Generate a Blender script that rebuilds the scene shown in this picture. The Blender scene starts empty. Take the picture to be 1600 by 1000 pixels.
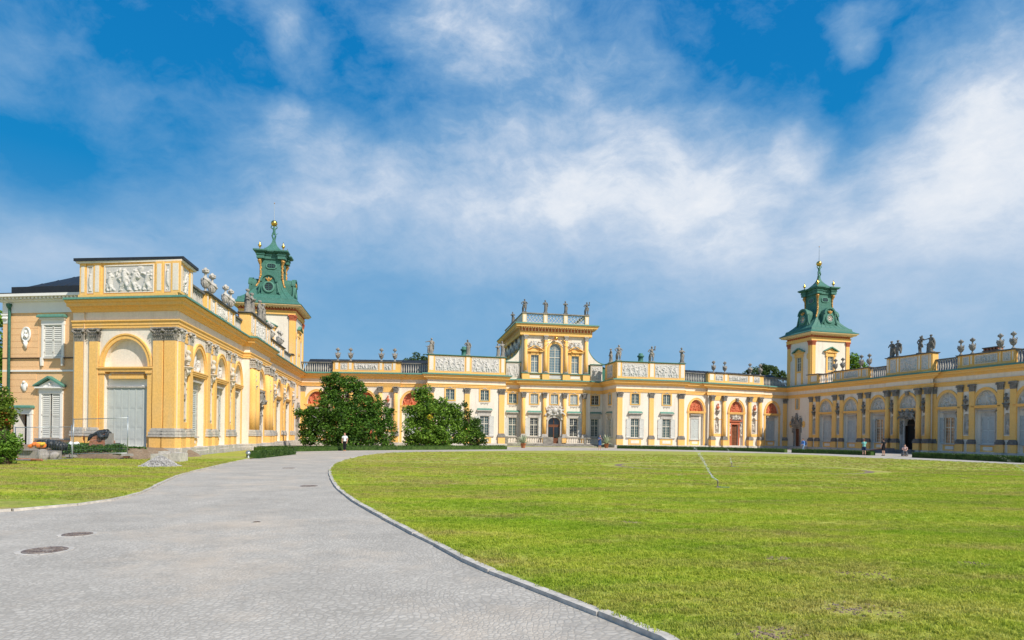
import bpy, bmesh, math, random
import numpy as np
from mathutils import Vector, Matrix, noise
from mathutils.geometry import tessellate_polygon
SC = bpy.context.scene
COL = SC.collection
R = math.radians
rnd = random.Random(7)

# ------------------------------------------------------------------ camera model (level camera, eye 1.75 m)
F, PU, PV, RH, EYE = 950.0, 800.0, 678.6, 0.013, 1.75
def ab(u, v):
    dx, dy = u - PU, PV - v
    n = 1 / math.sqrt(1 + RH * RH)
    return (dx - RH * dy) * n / F, (dy + RH * dx) * n / F
def at(u, v, Y):
    a, b = ab(u, v)
    return Vector((a * Y, Y, EYE + b * Y))
def onz(u, v, z=0.0):
    a, b = ab(u, v)
    return at(u, v, (z - EYE) / b)
def G(u, v, z=0.0):
    p = onz(u, v, z)
    return (p.x, p.y)

cam = bpy.data.cameras.new('camera')
camo = bpy.data.objects.new('camera', cam)
COL.objects.link(camo)
cam.sensor_width = 36
cam.lens = 36 * F / 1600
cam.shift_y = (PV - 500) / 1600
cam.clip_end = 3000
cam.clip_start = 0.05
_n = 1 / math.sqrt(1 + RH * RH)
camo.matrix_world = Matrix(((_n, -RH * _n, 0, 0), (0, 0, -1, 0), (RH * _n, _n, 0, EYE), (0, 0, 0, 1)))
SC.camera = camo

# ------------------------------------------------------------------ materials
MATS = {}
def mat(name, col, rough=.8, var=.12, scale=.6, fine=18., bump=.15, metal=0., col2=None, streak=0., spec=.3, coat=0.):
    m = bpy.data.materials.new(name); m.use_nodes = True
    nt = m.node_tree; N = nt.nodes; L = nt.links
    b = N['Principled BSDF']
    b.inputs['Roughness'].default_value = rough
    b.inputs['Metallic'].default_value = metal
    b.inputs['Specular IOR Level'].default_value = spec
    g = N.new('ShaderNodeNewGeometry')
    n1 = N.new('ShaderNodeTexNoise'); n1.inputs['Scale'].default_value = scale; n1.inputs['Detail'].default_value = 5
    L.new(g.outputs['Position'], n1.inputs['Vector'])
    n2 = N.new('ShaderNodeTexNoise'); n2.inputs['Scale'].default_value = fine; n2.inputs['Detail'].default_value = 4
    L.new(g.outputs['Position'], n2.inputs['Vector'])
    c2 = col2 or tuple(c * .62 for c in col)
    mx = N.new('ShaderNodeMix'); mx.data_type = 'RGBA'
    mx.inputs[6].default_value = (*col, 1); mx.inputs[7].default_value = (*c2, 1)
    r = N.new('ShaderNodeMapRange'); r.inputs[1].default_value = .42; r.inputs[2].default_value = .78
    r.inputs[3].default_value = 0; r.inputs[4].default_value = min(1, var * 3)
    L.new(n1.outputs['Fac'], r.inputs[0])
    fac = r.outputs[0]
    if streak:
        mp = N.new('ShaderNodeMapping'); mp.inputs['Scale'].default_value = (1.6, 1.6, .16)
        L.new(g.outputs['Position'], mp.inputs['Vector'])
        n3 = N.new('ShaderNodeTexNoise'); n3.inputs['Scale'].default_value = 1.6; n3.inputs['Detail'].default_value = 6
        L.new(mp.outputs[0], n3.inputs['Vector'])
        r3 = N.new('ShaderNodeMapRange'); r3.inputs[1].default_value = .52; r3.inputs[2].default_value = .8
        r3.inputs[4].default_value = streak
        L.new(n3.outputs['Fac'], r3.inputs[0])
        ad = N.new('ShaderNodeMath'); ad.use_clamp = True
        L.new(fac, ad.inputs[0]); L.new(r3.outputs[0], ad.inputs[1]); fac = ad.outputs[0]
    L.new(fac, mx.inputs[0])
    mf = N.new('ShaderNodeMix'); mf.data_type = 'RGBA'; mf.blend_type = 'MULTIPLY'; mf.inputs[0].default_value = 1
    rf = N.new('ShaderNodeMapRange'); rf.inputs[1].default_value = .3; rf.inputs[2].default_value = .7
    rf.inputs[3].default_value = 1 - var; rf.inputs[4].default_value = 1 + var * .6
    L.new(n2.outputs['Fac'], rf.inputs[0])
    L.new(mx.outputs[2], mf.inputs[6]); L.new(rf.outputs[0], mf.inputs[7])
    L.new(mf.outputs[2], b.inputs['Base Color'])
    if bump:
        bp = N.new('ShaderNodeBump'); bp.inputs['Strength'].default_value = bump; bp.inputs['Distance'].default_value = .02
        L.new(n2.outputs['Fac'], bp.inputs['Height']); L.new(bp.outputs[0], b.inputs['Normal'])
    MATS[name] = m
    return m
mat('yellow', (.88, .51, .15), .85, .12, .7, 9, .15, col2=(.78, .54, .26), streak=.6)
mat('white', (.80, .72, .615), .85, .08, .6, 9, .12, col2=(.55, .475, .385), streak=.55)
mat('peach', (.84, .52, .27), .85, .12, .6, 14, .15, col2=(.72, .47, .27), streak=.5)
mat('trim', (.82, .80, .76), .8, .06, .8, 18, .08)
mat('cream', (.86, .63, .34), .85, .08, .8, 18, .1, streak=.2)
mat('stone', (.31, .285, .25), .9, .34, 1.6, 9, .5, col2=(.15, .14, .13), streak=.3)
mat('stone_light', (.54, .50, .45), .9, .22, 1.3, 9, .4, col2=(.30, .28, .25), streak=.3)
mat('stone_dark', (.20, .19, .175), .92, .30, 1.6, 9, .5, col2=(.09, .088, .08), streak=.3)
mat('relief', (.60, .57, .53), .9, .12, 1.2, 10, .3, col2=(.42, .40, .37))
mat('marble', (.62, .56, .48), .8, .12, 1.2, 10, .2, col2=(.36, .32, .27))
mat('terracotta', (.58, .17, .085), .88, .15, 1.5, 12, .3, col2=(.40, .12, .07))
mat('copper', (.07, .19, .15), .6, .28, 1.1, 7, .25, col2=(.04, .16, .12), streak=.5)
mat('copper_pale', (.11, .26, .205), .65, .2, 1.5, 7, .2, col2=(.08, .26, .19), streak=.3)
mat('copper_dark', (.05, .20, .15), .6, .25, 1.5, 7, .2, col2=(.025, .09, .07))
mat('gold', (.80, .48, .12), .3, .1, 2, 12, .1, metal=1.)
mat('gilt', (.62, .34, .10), .55, .3, 3, 12, .3, metal=.35, col2=(.30, .15, .05))
mat('roof', (.025, .028, .034), .5, .2, .8, 6, .1)
mat('shutter', (.52, .55, .53), .7, .08, 2, 20, .05)
mat('shutter_pale', (.66, .65, .60), .7, .08, 2, 20, .05)
mat('frame', (.66, .62, .52), .6, .06, 2, 20, .05)
mat('wood', (.20, .075, .035), .55, .3, 2, 20, .2, col2=(.10, .04, .02))
mat('wood_dark', (.05, .025, .016), .55, .3, 2, 20, .2)
mat('dark', (.012, .011, .01), .8, .1)
mat('glass', (.05, .10, .10), .08, .3, 1.2, 3, .04, spec=.9, col2=(.015, .03, .035))
mat('glass_dark', (.012, .016, .02), .06, .3, 1.2, 3, .04, spec=.8)
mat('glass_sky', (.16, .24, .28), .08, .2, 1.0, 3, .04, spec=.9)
mat('glass_curtain', (.38, .42, .43), .15, .2, 2.0, 6, .02, spec=.8)
mat('glass_amber', (.50, .26, .12), .12, .5, 1.4, 4, .05, spec=.9, col2=(.03, .03, .03))
mat('steel', (.42, .46, .48), .4, .1, 3, 20, .05, metal=.7)
mat('brick', (.42, .17, .10), .9, .3, 4, 14, .4, col2=(.5, .3, .22))
mat('tarp', (.03, .035, .04), .4, .3, 3, 8, .6)
mat('orange', (.85, .22, .03), .5, .2, 5, 20, .2)
mat('yellow_plastic', (.85, .55, .04), .45, .1, 5, 20, .1)
mat('concrete', (.34, .31, .28), .92, .2, 2, 14, .4)
mat('earth', (.22, .155, .10), .95, .3, 2, 14, .8, col2=(.30, .24, .18))
mat('iron', (.17, .13, .115), .6, .4, 8, 40, .5, col2=(.42, .35, .29))
mat('skin', (.60, .34, .24), .6, .05, 5, 30, .05)
mat('hair', (.05, .028, .018), .7, .2, 20, 60, .2)
mat('hair_red', (.22, .075, .04), .7, .2, 20, 60, .2)
mat('cloth_white', (.80, .82, .85), .85, .05, 5, 40, .2)
mat('cloth_black', (.012, .012, .016), .85, .1, 5, 40, .2)
mat('cloth_blue', (.035, .09, .24), .85, .1, 5, 40, .2)
mat('cloth_sky', (.14, .33, .75), .85, .1, 5, 40, .2)
mat('cloth_teal', (.22, .55, .47), .85, .1, 5, 40, .2)
mat('cloth_jeans', (.22, .31, .42), .85, .15, 5, 40, .2)
mat('cloth_navy', (.02, .035, .09), .85, .1, 5, 40, .2)
mat('cloth_pink', (.62, .42, .38), .85, .1, 5, 40, .2)
mat('cloth_grey', (.13, .14, .16), .85, .1, 5, 40, .2)
mat('bark', (.10, .07, .05), .95, .3, 3, 20, .6)
mat('pot', (.50, .19, .08), .8, .2, 4, 20, .2)
mat('agave', (.46, .52, .34), .6, .25, 4, 10, .1, col2=(.38, .40, .22))
mat('kerbstone', (.56, .51, .45), .9, .3, 1.3, 9, .4, col2=(.42, .39, .35))
mat('gravel', (.46, .44, .42), .9, .4, 6, 30, .4, col2=(.16, .15, .14))

def leafmat(name, c1, c2, c3=None, scale=1.2):
    m = bpy.data.materials.new(name); m.use_nodes = True
    nt = m.node_tree; N = nt.nodes; L = nt.links
    b = N['Principled BSDF']; out = N['Material Output']
    b.inputs['Roughness'].default_value = .55; b.inputs['Specular IOR Level'].default_value = .3
    g = N.new('ShaderNodeNewGeometry')
    n1 = N.new('ShaderNodeTexNoise'); n1.inputs['Scale'].default_value = scale; n1.inputs['Detail'].default_value = 3
    L.new(g.outputs['Position'], n1.inputs['Vector'])
    ad = N.new('ShaderNodeMath'); ad.operation = 'MULTIPLY_ADD'; ad.inputs[1].default_value = .45
    L.new(g.outputs['Random Per Island'], ad.inputs[0])
    sb = N.new('ShaderNodeMath'); sb.operation = 'SUBTRACT'; sb.inputs[1].default_value = .22
    L.new(n1.outputs['Fac'], sb.inputs[0]); L.new(sb.outputs[0], ad.inputs[2])
    cr = N.new('ShaderNodeValToRGB'); e = cr.color_ramp.elements
    e[0].position = .25; e[0].color = (*c1, 1); e[1].position = .7; e[1].color = (*c2, 1)
    if c3:
        k = cr.color_ramp.elements.new(.80); k.color = (*c3, 1)
    L.new(ad.outputs[0], cr.inputs[0]); L.new(cr.outputs[0], b.inputs['Base Color'])
    t = N.new('ShaderNodeBsdfTranslucent'); L.new(cr.outputs[0], t.inputs['Color'])
    ms = N.new('ShaderNodeMixShader'); ms.inputs[0].default_value = .3
    L.new(b.outputs[0], ms.inputs[1]); L.new(t.outputs[0], ms.inputs[2]); L.new(ms.outputs[0], out.inputs['Surface'])
    MATS[name] = m
leafmat('leaf_dark', (.015, .055, .007), (.125, .26, .028))
leafmat('leaf_mid', (.035, .10, .010), (.24, .40, .045))
leafmat('leaf_far', (.03, .07, .02), (.10, .15, .05))
leafmat('leaf_red', (.05, .10, .012), (.20, .30, .03), (.35, .04, .02))
leafmat('leaf_lime', (.05, .12, .012), (.20, .36, .04))
leafmat('leaf_hedge', (.025, .07, .012), (.09, .16, .03), scale=3)
leafmat('leaf_yellow', (.55, .42, .04), (.75, .60, .06))
leafmat('leaf_weed', (.03, .10, .015), (.10, .22, .03), scale=2)

# ------------------------------------------------------------------ mesh builder
class MB:
    def __init__(s, m='stone'):
        s.v = []; s.f = []; s.mi = []; s.sm = []; s.names = [m]; s.cur = 0; s.smooth = False; s.T = None
    def mat(s, m):
        if m not in s.names: s.names.append(m)
        s.cur = s.names.index(m); return s
    def add(s, vs, fs):
        o = len(s.v)
        if s.T is not None: vs = [s.T @ Vector(p) for p in vs]
        s.v += [tuple(p) for p in vs]
        for f in fs:
            s.f.append(tuple(i + o for i in f)); s.mi.append(s.cur); s.sm.append(s.smooth)
    def box(s, x0, x1, y0, y1, z0, z1):
        s.add([(x0, y0, z0), (x1, y0, z0), (x1, y1, z0), (x0, y1, z0), (x0, y0, z1), (x1, y0, z1), (x1, y1, z1), (x0, y1, z1)],
              [(0, 3, 2, 1), (4, 5, 6, 7), (0, 1, 5, 4), (1, 2, 6, 5), (2, 3, 7, 6), (3, 0, 4, 7)])
    def taper(s, x0, x1, y0, y1, z0, z1, t):   # box whose top is inset by t (neg = flared)
        s.add([(x0, y0, z0), (x1, y0, z0), (x1, y1, z0), (x0, y1, z0), (x0 + t, y0 + t, z1), (x1 - t, y0 + t, z1), (x1 - t, y1 - t, z1), (x0 + t, y1 - t, z1)],
              [(0, 3, 2, 1), (4, 5, 6, 7), (0, 1, 5, 4), (1, 2, 6, 5), (2, 3, 7, 6), (3, 0, 4, 7)])
    def prism(s, poly, y0, y1):   # poly in (x,z), counter-clockwise seen from -y
        n = len(poly)
        vs = [(x, y0, z) for x, z in poly] + [(x, y1, z) for x, z in poly]
        tr = tessellate_polygon([[Vector((x, z, 0)) for x, z in poly]])
        fs = []
        for t in tr:
            a, b, c = t
            ar = (poly[b][0] - poly[a][0]) * (poly[c][1] - poly[a][1]) - (poly[c][0] - poly[a][0]) * (poly[b][1] - poly[a][1])
            if ar < 0: a, c = c, a
            fs.append((a, b, c)); fs.append((c + n, b + n, a + n))
        for i in range(n):
            j = (i + 1) % n
            fs.append((j, i, i + n, j + n))
        s.add(vs, fs)
    def hprism(s, poly, z0, z1, cap=True):   # poly in (x,y)
        n = len(poly)
        vs = [(x, y, z0) for x, y in poly] + [(x, y, z1) for x, y in poly]
        fs = []
        if cap:
            for t in tessellate_polygon([[Vector((x, y, 0)) for x, y in poly]]):
                a, b, c = t
                ar = (poly[b][0] - poly[a][0]) * (poly[c][1] - poly[a][1]) - (poly[c][0] - poly[a][0]) * (poly[b][1] - poly[a][1])
                if ar < 0: a, c = c, a
                fs.append((a + n, b + n, c + n)); fs.append((c, b, a))
        for i in range(n):
            j = (i + 1) % n
            fs.append((i, j, j + n, i + n))
        s.add(vs, fs)
    def lathe(s, prof, cx=0, cy=0, n=12, sx=1, sy=1, a0=0, a1=2 * math.pi):
        full = abs(a1 - a0 - 2 * math.pi) < 1e-6
        k = n if full else n + 1
        vs = []
        for r, z in prof:
            for i in range(k):
                a = a0 + (a1 - a0) * i / n
                vs.append((cx + r * sx * math.cos(a), cy + r * sy * math.sin(a), z))
        fs = []
        for j in range(len(prof) - 1):
            for i in range(n):
                i2 = (i + 1) % k
                fs.append((j * k + i, j * k + i2, (j + 1) * k + i2, (j + 1) * k + i))
        if full:
            fs.append(tuple(range(k))[::-1]); fs.append(tuple((len(prof) - 1) * k + i for i in range(k)))
        s.add(vs, fs)
    def tube(s, pts, rad, n=8, flat=1.0):
        pts = [Vector(p) for p in pts]
        if not hasattr(rad, '__len__'): rad = [rad] * len(pts)
        vs = []; fs = []
        up = Vector((0, 0, 1))
        for i, p in enumerate(pts):
            d = (pts[min(i + 1, len(pts) - 1)] - pts[max(i - 1, 0)])
            if d.length < 1e-9: d = Vector((0, 0, 1))
            d.normalize()
            ref = Vector((1, 0, 0)) if abs(d.x) < .8 else Vector((0, 1, 0))
            a = d.cross(ref).normalized(); b = d.cross(a)
            for k in range(n):
                t = 2 * math.pi * k / n
                vs.append(p + (a * math.cos(t) * flat + b * math.sin(t)) * rad[i])
        for i in range(len(pts) - 1):
            for k in range(n):
                k2 = (k + 1) % n
                fs.append((i * n + k, i * n + k2, (i + 1) * n + k2, (i + 1) * n + k))
        fs.append(tuple(range(n))[::-1]); fs.append(tuple((len(pts) - 1) * n + k for k in range(n)))
        s.add(vs, fs)
    def ball(s, c, r, n=8, m=6, sc=(1, 1, 1)):
        c = Vector(c); vs = [c + Vector((0, 0, -r * sc[2]))]; fs = []
        for j in range(1, m):
            t = math.pi * j / m
            for i in range(n):
                a = 2 * math.pi * i / n
                vs.append(c + Vector((r * sc[0] * math.sin(t) * math.cos(a), r * sc[1] * math.sin(t) * math.sin(a), -r * sc[2] * math.cos(t))))
        vs.append(c + Vector((0, 0, r * sc[2])))
        for i in range(n):
            fs.append((0, 1 + (i + 1) % n, 1 + i))
            fs.append((len(vs) - 1, 1 + (m - 2) * n + i, 1 + (m - 2) * n + (i + 1) % n))
        for j in range(m - 2):
            for i in range(n):
                i2 = (i + 1) % n
                fs.append((1 + j * n + i, 1 + j * n + i2, 1 + (j + 1) * n + i2, 1 + (j + 1) * n + i))
        s.add(vs, fs)
    def mesh(s, name):
        me = bpy.data.meshes.new(name)
        me.from_pydata(s.v, [], s.f)
        for n in s.names: me.materials.append(MATS[n])
        me.polygons.foreach_set('material_index', s.mi)
        me.polygons.foreach_set('use_smooth', s.sm)
        me.update()
        return me

WM = {}
LATER = []     # linked in one go at the end: keeps the remesh steps quick
I4 = Matrix.Identity(4)
def put(name, data, parent=None, M=I4):
    o = bpy.data.objects.new(name, data)
    LATER.append(o)
    WM[o] = M.copy()
    if parent is not None:
        o.parent = parent
        o.matrix_parent_inverse = I4
        o.matrix_basis = WM[parent].inverted() @ M
    else:
        o.matrix_basis = M
    return o
def tag(o, label=None, cat=None, group=None, kind=None):
    if label: o['label'] = label
    if cat: o['category'] = cat
    if group: o['group'] = group
    if kind: o['kind'] = kind
    return o
def thing(name, label, cat, M=I4, group=None):
    return tag(put(name, None, None, M), label, cat, group)
def arr_mesh(name, V, Fq, mats, smooth=False, mi=None):
    me = bpy.data.meshes.new(name)
    V = np.asarray(V, dtype=np.float32); Fq = np.asarray(Fq, dtype=np.int32)
    k = Fq.shape[1]
    me.vertices.add(len(V)); me.vertices.foreach_set('co', V.ravel())
    me.loops.add(Fq.size); me.loops.foreach_set('vertex_index', Fq.ravel())
    me.polygons.add(len(Fq)); me.polygons.foreach_set('loop_start', np.arange(0, Fq.size, k, dtype=np.int32))
    for m in mats: me.materials.append(MATS[m])
    if mi is not None: me.polygons.foreach_set('material_index', mi)
    me.polygons.foreach_set('use_smooth', [smooth] * len(Fq))
    me.update(calc_edges=True); me.validate()
    return me
SC2 = bpy.data.scenes.new('workshop')
def remesh(mb, name, vox=.04, matname='stone', amp=0., fs=6., smooth=True):
    me = mb.mesh('tmp'); ob = bpy.data.objects.new('tmp', me); SC2.collection.objects.link(ob)
    md = ob.modifiers.new('r', 'REMESH'); md.mode = 'VOXEL'; md.voxel_size = vox
    sm = ob.modifiers.new('s', 'SMOOTH'); sm.factor = .5; sm.iterations = 1
    with bpy.context.temp_override(scene=SC2, view_layer=SC2.view_layers[0]):
        dg = bpy.context.evaluated_depsgraph_get(); dg.update()
        m2 = bpy.data.meshes.new_from_object(ob.evaluated_get(dg)); m2.name = name
    bpy.data.objects.remove(ob)
    m2.materials.clear(); m2.materials.append(MATS[matname])
    if amp:
        nv = [(v.co.copy(), v.normal.copy()) for v in m2.vertices]; out = []
        for p, nn in nv:
            q = Vector((p.x * fs, p.y * fs, p.z * fs * .45))
            out.extend(p + nn * (noise.noise(q) * amp + noise.noise(q * 2.3) * amp * .5))
        m2.vertices.foreach_set('co', out)
    m2.polygons.foreach_set('material_index', [0] * len(m2.polygons))
    m2.polygons.foreach_set('use_smooth', [smooth] * len(m2.polygons))
    m2.update()
    return m2
TR = Matrix.Translation
def RZ(a): return Matrix.Rotation(a, 4, 'Z')

# ------------------------------------------------------------------ facade frames
class Frame:
    def __init__(s, P0, P1):
        s.P = Vector(P0[:2]); d = Vector(P1[:2]) - s.P; s.L = d.length; s.X = d / s.L
        s.Y = Vector((-s.X.y, s.X.x)); s.N = -s.Y; s.holes = []
        s.M = Matrix(((s.X.x, s.Y.x, 0, s.P.x), (s.X.y, s.Y.y, 0, s.P.y), (0, 0, 1, 0), (0, 0, 0, 1)))
    def s(s, u, v=640, d=0.):
        a, _ = ab(u, v); P = s.P + s.N * d
        return (a * P.y - P.x) / (s.X.x - a * s.X.y)
    def z(s, u, v, d=0.):
        a, b = ab(u, v); t = s.s(u, v, d); P = s.P + s.N * d + s.X * t
        return EYE + b * P.y
    def pt(s, t, d=0.):
        return s.P + s.X * t + s.N * d
    def at(s, x, y=0., z=0.):
        return s.M @ TR((x, y, z))
def cut(f1, f2):    # intersection of two frame lines
    A = f1.P; B = f2.P; d1 = f1.X; d2 = f2.X
    den = d1.x * d2.y - d1.y * d2.x
    t = ((B.x - A.x) * d2.y - (B.y - A.y) * d2.x) / den
    return A + d1 * t
def arcpoly(cx, z0, zs, rx, rz, n=18):
    pts = [(cx - rx, z0), (cx + rx, z0)]
    for i in range(n + 1):
        a = math.pi * i / n
        pts.append((cx + rx * math.cos(a), zs + rz * math.sin(a)))
    return pts
def rectpoly(x0, x1, z0, z1): return [(x0, z0), (x1, z0), (x1, z1), (x0, z1)]
def wall_mesh(mb, x0, x1, z0, z1, holes, y=0., depth=.35):
    outer = rectpoly(x0, x1, z0, z1)
    polys = [[Vector((x, z, 0)) for x, z in outer]] + [[Vector((x, z, 0)) for x, z in h[0]] for h in holes]
    flat = outer + [p for h in holes for p in h[0]]
    fs = []
    for a, b, c in tessellate_polygon(polys):
        ar = (flat[b][0] - flat[a][0]) * (flat[c][1] - flat[a][1]) - (flat[c][0] - flat[a][0]) * (flat[b][1] - flat[a][1])
        if abs(ar) < 1e-9: continue
        fs.append((a, b, c) if ar > 0 else (c, b, a))
    mb.add([(x, y, z) for x, z in flat], fs)
    for poly, dep in holes:
        n = len(poly)
        vs = [(x, y, z) for x, z in poly] + [(x, y + dep, z) for x, z in poly]
        mb.add(vs, [(i, (i + 1) % n, (i + 1) % n + n, i + n) for i in range(n)])

def sweep(path, mit, prof, name, parent, matn, i0, i1, closed_ends=True):
    mb = MB(matn)
    k = len(prof); vs = []
    for i in range(i0, i1 + 1):
        for d, z in prof:
            p = path[i] + mit[i] * d; vs.append((p.x, p.y, z))
    fs = []
    n = i1 - i0 + 1
    for i in range(n - 1):
        for j in range(k - 1):
            fs.append((i * k + j, (i + 1) * k + j, (i + 1) * k + j + 1, i * k + j + 1))
    if closed_ends:
        fs.append(tuple(range(k))[::-1] if k > 2 else ()); fs.append(tuple((n - 1) * k + j for j in range(k)) if k > 2 else ())
        fs = [f for f in fs if f]
    mb.add(vs, fs)
    return put(name, mb.mesh(name), parent)
# ------------------------------------------------------------------ shared meshes
LIB = {}
def lib(key, fn):
    if key not in LIB: LIB[key] = fn()
    return LIB[key]
def capital_mesh(w, h, dep, m='stone'):   # Corinthian: bell, two rows of leaves, volutes, abacus; bottom at z 0, back at y 0
    def f():
        mb = MB(m); r = random.Random(3)
        mb.box(-w * .54, w * .54, -dep * 1.04, 0, 0, h * .07)
        mb.taper(-w * .48, w * .48, -dep * .95, 0, h * .07, h * .86, -w * .05)
        for row, (z0, hh, n, out) in enumerate(((.07, .42, 5, .16), (.22, .52, 4, .20))):
            for side in range(3):
                L = w if side == 1 else dep
                nn = n if side == 1 else max(1, int(round(n * dep / w)))
                for i in range(nn):
                    t = (i + .5) / nn
                    lw = L / nn * .48
                    prof = [(0.01, 0), (.06, .35), (.10, .7), (.20, .95), (.26, .84)]
                    vs = []; fs = []
                    for (o, zz) in prof:
                        wd = lw * (1 - .35 * zz)
                        for k in (-1, 0, 1):
                            oo = (o * out / .2 + (.03 if k == 0 else 0)) * w
                            if side == 1: p = (-w * .5 + t * w + k * wd, -dep - oo, h * (z0 + hh * zz))
                            elif side == 0: p = (-w * .5 - oo, -dep + t * dep + k * wd, h * (z0 + hh * zz))
                            else: p = (w * .5 + oo, -dep + t * dep + k * wd, h * (z0 + hh * zz))
                            vs.append(p)
                    for j in range(len(prof) - 1):
                        for k in range(2):
                            q = (j * 3 + k, j * 3 + k + 1, j * 3 + k + 4, j * 3 + k + 3)
                            fs.append(q)
                    mb.add(vs, fs)
        for sx in (-1, 1):
            mb.ball((sx * w * .6, -dep - w * .1, h * .77), h * .12, 8, 6)
            mb.tube([(sx * w * .2, -dep - .02, h * .5), (sx * w * .42, -dep - w * .08, h * .72), (sx * w * .6, -dep - w * .12, h * .86)], [h * .03, h * .05, h * .04], 6)
        mb.ball((0, -dep - w * .12, h * .9), h * .09, 6, 5)
        mb.box(-w * .70, w * .70, -dep - w * .17, 0, h * .88, h * .94)
        mb.box(-w * .66, w * .66, -dep - w * .13, 0, h * .94, h)
        return mb.mesh('capital')
    return lib(('cap', round(w, 2), h, round(dep, 2), m), f)
def base_mesh(w, dep, m='stone', h=.52):
    def f():
        mb = MB(m)
        for z0, z1, e in ((0, .10, .17), (.10, .15, .13), (.15, .30, .15), (.30, .35, .07), (.35, .45, .09), (.45, .52, .03)):
            mb.box(-w / 2 - e, w / 2 + e, -dep - e, 0, z0 * h / .52, z1 * h / .52 - .001)
        return mb.mesh('base')
    return lib(('base', round(w, 2), round(dep, 2), m, h), f)
def shaft_mesh(w, dep, z0, z1, zp, zg, m='yellow', rnd_=False):
    def f():
        mb = MB(m)
        if rnd_:
            mb.smooth = True
            r = w / 2; n = 10; zz = [z0 + (z1 - z0) * t for t in (0, .33, .66, 1)]
            rr = [r, r, r * .95, r * .87]
            mb.lathe([(a, b) for a, b in zip(rr, zz)], 0, -dep + r * .95, 16)
            mb.smooth = False
        else:
            mb.box(-w / 2, w / 2, -dep, 0, z0, z1)
        e = .11
        mb.box(-w / 2 - e, w / 2 + e, -dep - e, 0, zg, zp)
        mb.mat('stone_light')
        mb.box(-w / 2 - e - .07, w / 2 + e + .07, -dep - e - .07, 0, 0, zg)
        return mb.mesh('shaft')
    return lib(('sh', round(w, 2), round(dep, 2), z0, z1, zp, zg, m, rnd_), f)
ZC0, ZC1, ZB0, ZB1 = 7.36, 8.2, 1.3, 1.85
def pilaster(T, fr, x, w=.72, dep=.16, zg=.45, cap='stone', bas='stone', round_=False, y=0., name=None, z1=ZC1, fr_M=None):
    M = (fr_M or fr.M) @ TR((x, y, 0))
    dd = .5 if round_ else dep
    p = put('column' if round_ else 'pilaster', shaft_mesh(w, dd, ZB1 - .02, ZC0 + .02, ZB0, zg, 'yellow', round_), T, M)
    put('capital', capital_mesh(w * (.92 if round_ else 1), z1 - ZC0, dd, cap), p, M @ TR((0, 0, ZC0)))
    put('base', base_mesh(w, dd, bas, ZB1 - ZB0), p, M @ TR((0, 0, ZB0)))
    return p
def louvre_mesh(w, h, m='shutter', slat=True):
    def f():
        mb = MB(m); st = .07
        mb.box(0, st, -.04, 0, 0, h); mb.box(w - st, w, -.04, 0, 0, h)
        for z in (0, h * .48, h - .1): mb.box(st, w - st, -.04, 0, z, z + .1)
        if slat:
            n = int(h / .14)
            for i in range(n):
                z = .1 + (h - .2) * i / n
                mb.add([(st, -.034, z), (w - st, -.034, z), (w - st, -.002, z + .10), (st, -.002, z + .10)], [(0, 1, 2, 3)])
            mb.mat('concrete'); mb.box(st, w - st, -.001, .004, .1, h - .1); mb.mat(m)
        else:
            mb.box(st, w - st, -.02, -.006, .1, h - .1)
            for z0, z1 in ((.16, h * .44), (h * .55, h * .72), (h * .76, h - .16)):
                mb.box(st + .05, w - st - .05, -.032, -.02, z0, z1)
        mb.mat('iron')
        for z in (h * .12, h * .5, h * .88): mb.box(-.03, .03, -.055, -.03, z, z + .1)
        return mb.mesh('shutter')
    return lib(('lou', round(w, 2), round(h, 2), m, slat), f)
def pane_mesh(w, h, m, nx=2, tr=.38, bars=True, arch=0.):
    """glazing bars + frame in one mesh and a pane: returns (frame mesh, pane mesh); origin bottom centre"""
    def f():
        mb = MB('frame'); t = .055
        mb.box(-w / 2, -w / 2 + t, -.06, 0, 0, h); mb.box(w / 2 - t, w / 2, -.06, 0, 0, h)
        mb.box(-w / 2, w / 2, -.062, 0, 0, t); mb.box(-w / 2, w / 2, -.062, 0, h - t, h)
        mb.box(-.05, .05, -.08, 0, 0, h)
        if tr: mb.box(-w / 2, w / 2, -.085, 0, h * (1 - tr) - .045, h * (1 - tr) + .045)
        if bars:
            for sx in (-1, 1):
                mb.box(sx * w / 4 - .012, sx * w / 4 + .012, -.04, 0, 0, h)
            n = max(2, int(h / .38))
            for i in range(1, n): mb.box(-w / 2, w / 2, -.035, 0, h * i / n - .012, h * i / n + .012)
        g = MB(m)
        if arch:
            g.prism(arcpoly(0, 0, h, w / 2, arch), -.012, .0)
            mb2 = MB('frame')
            for a in (30, 60, 90, 120, 150):
                ca, sa = math.cos(R(a)), math.sin(R(a))
                mb.tube([(0, -.03, h), (ca * w / 2, -.03, h + sa * arch)], .02 if a != 90 else .045, 4)
            mb.tube([(math.cos(R(a)) * w / 4, -.03, h + math.sin(R(a)) * arch * .5) for a in range(0, 181, 15)], .015, 4)
            mb.tube([(math.cos(R(a)) * (w / 2 - .03), -.03, h + math.sin(R(a)) * (arch - .03)) for a in range(0, 181, 15)], .04, 4)
        else: g.box(-w / 2 + .01, w / 2 - .01, -.012, 0, .01, h - .01)
        return mb.mesh('window'), g.mesh('pane')
    return lib(('pane', round(w, 2), round(h, 2), m, nx, tr, bars, arch), f)
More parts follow.
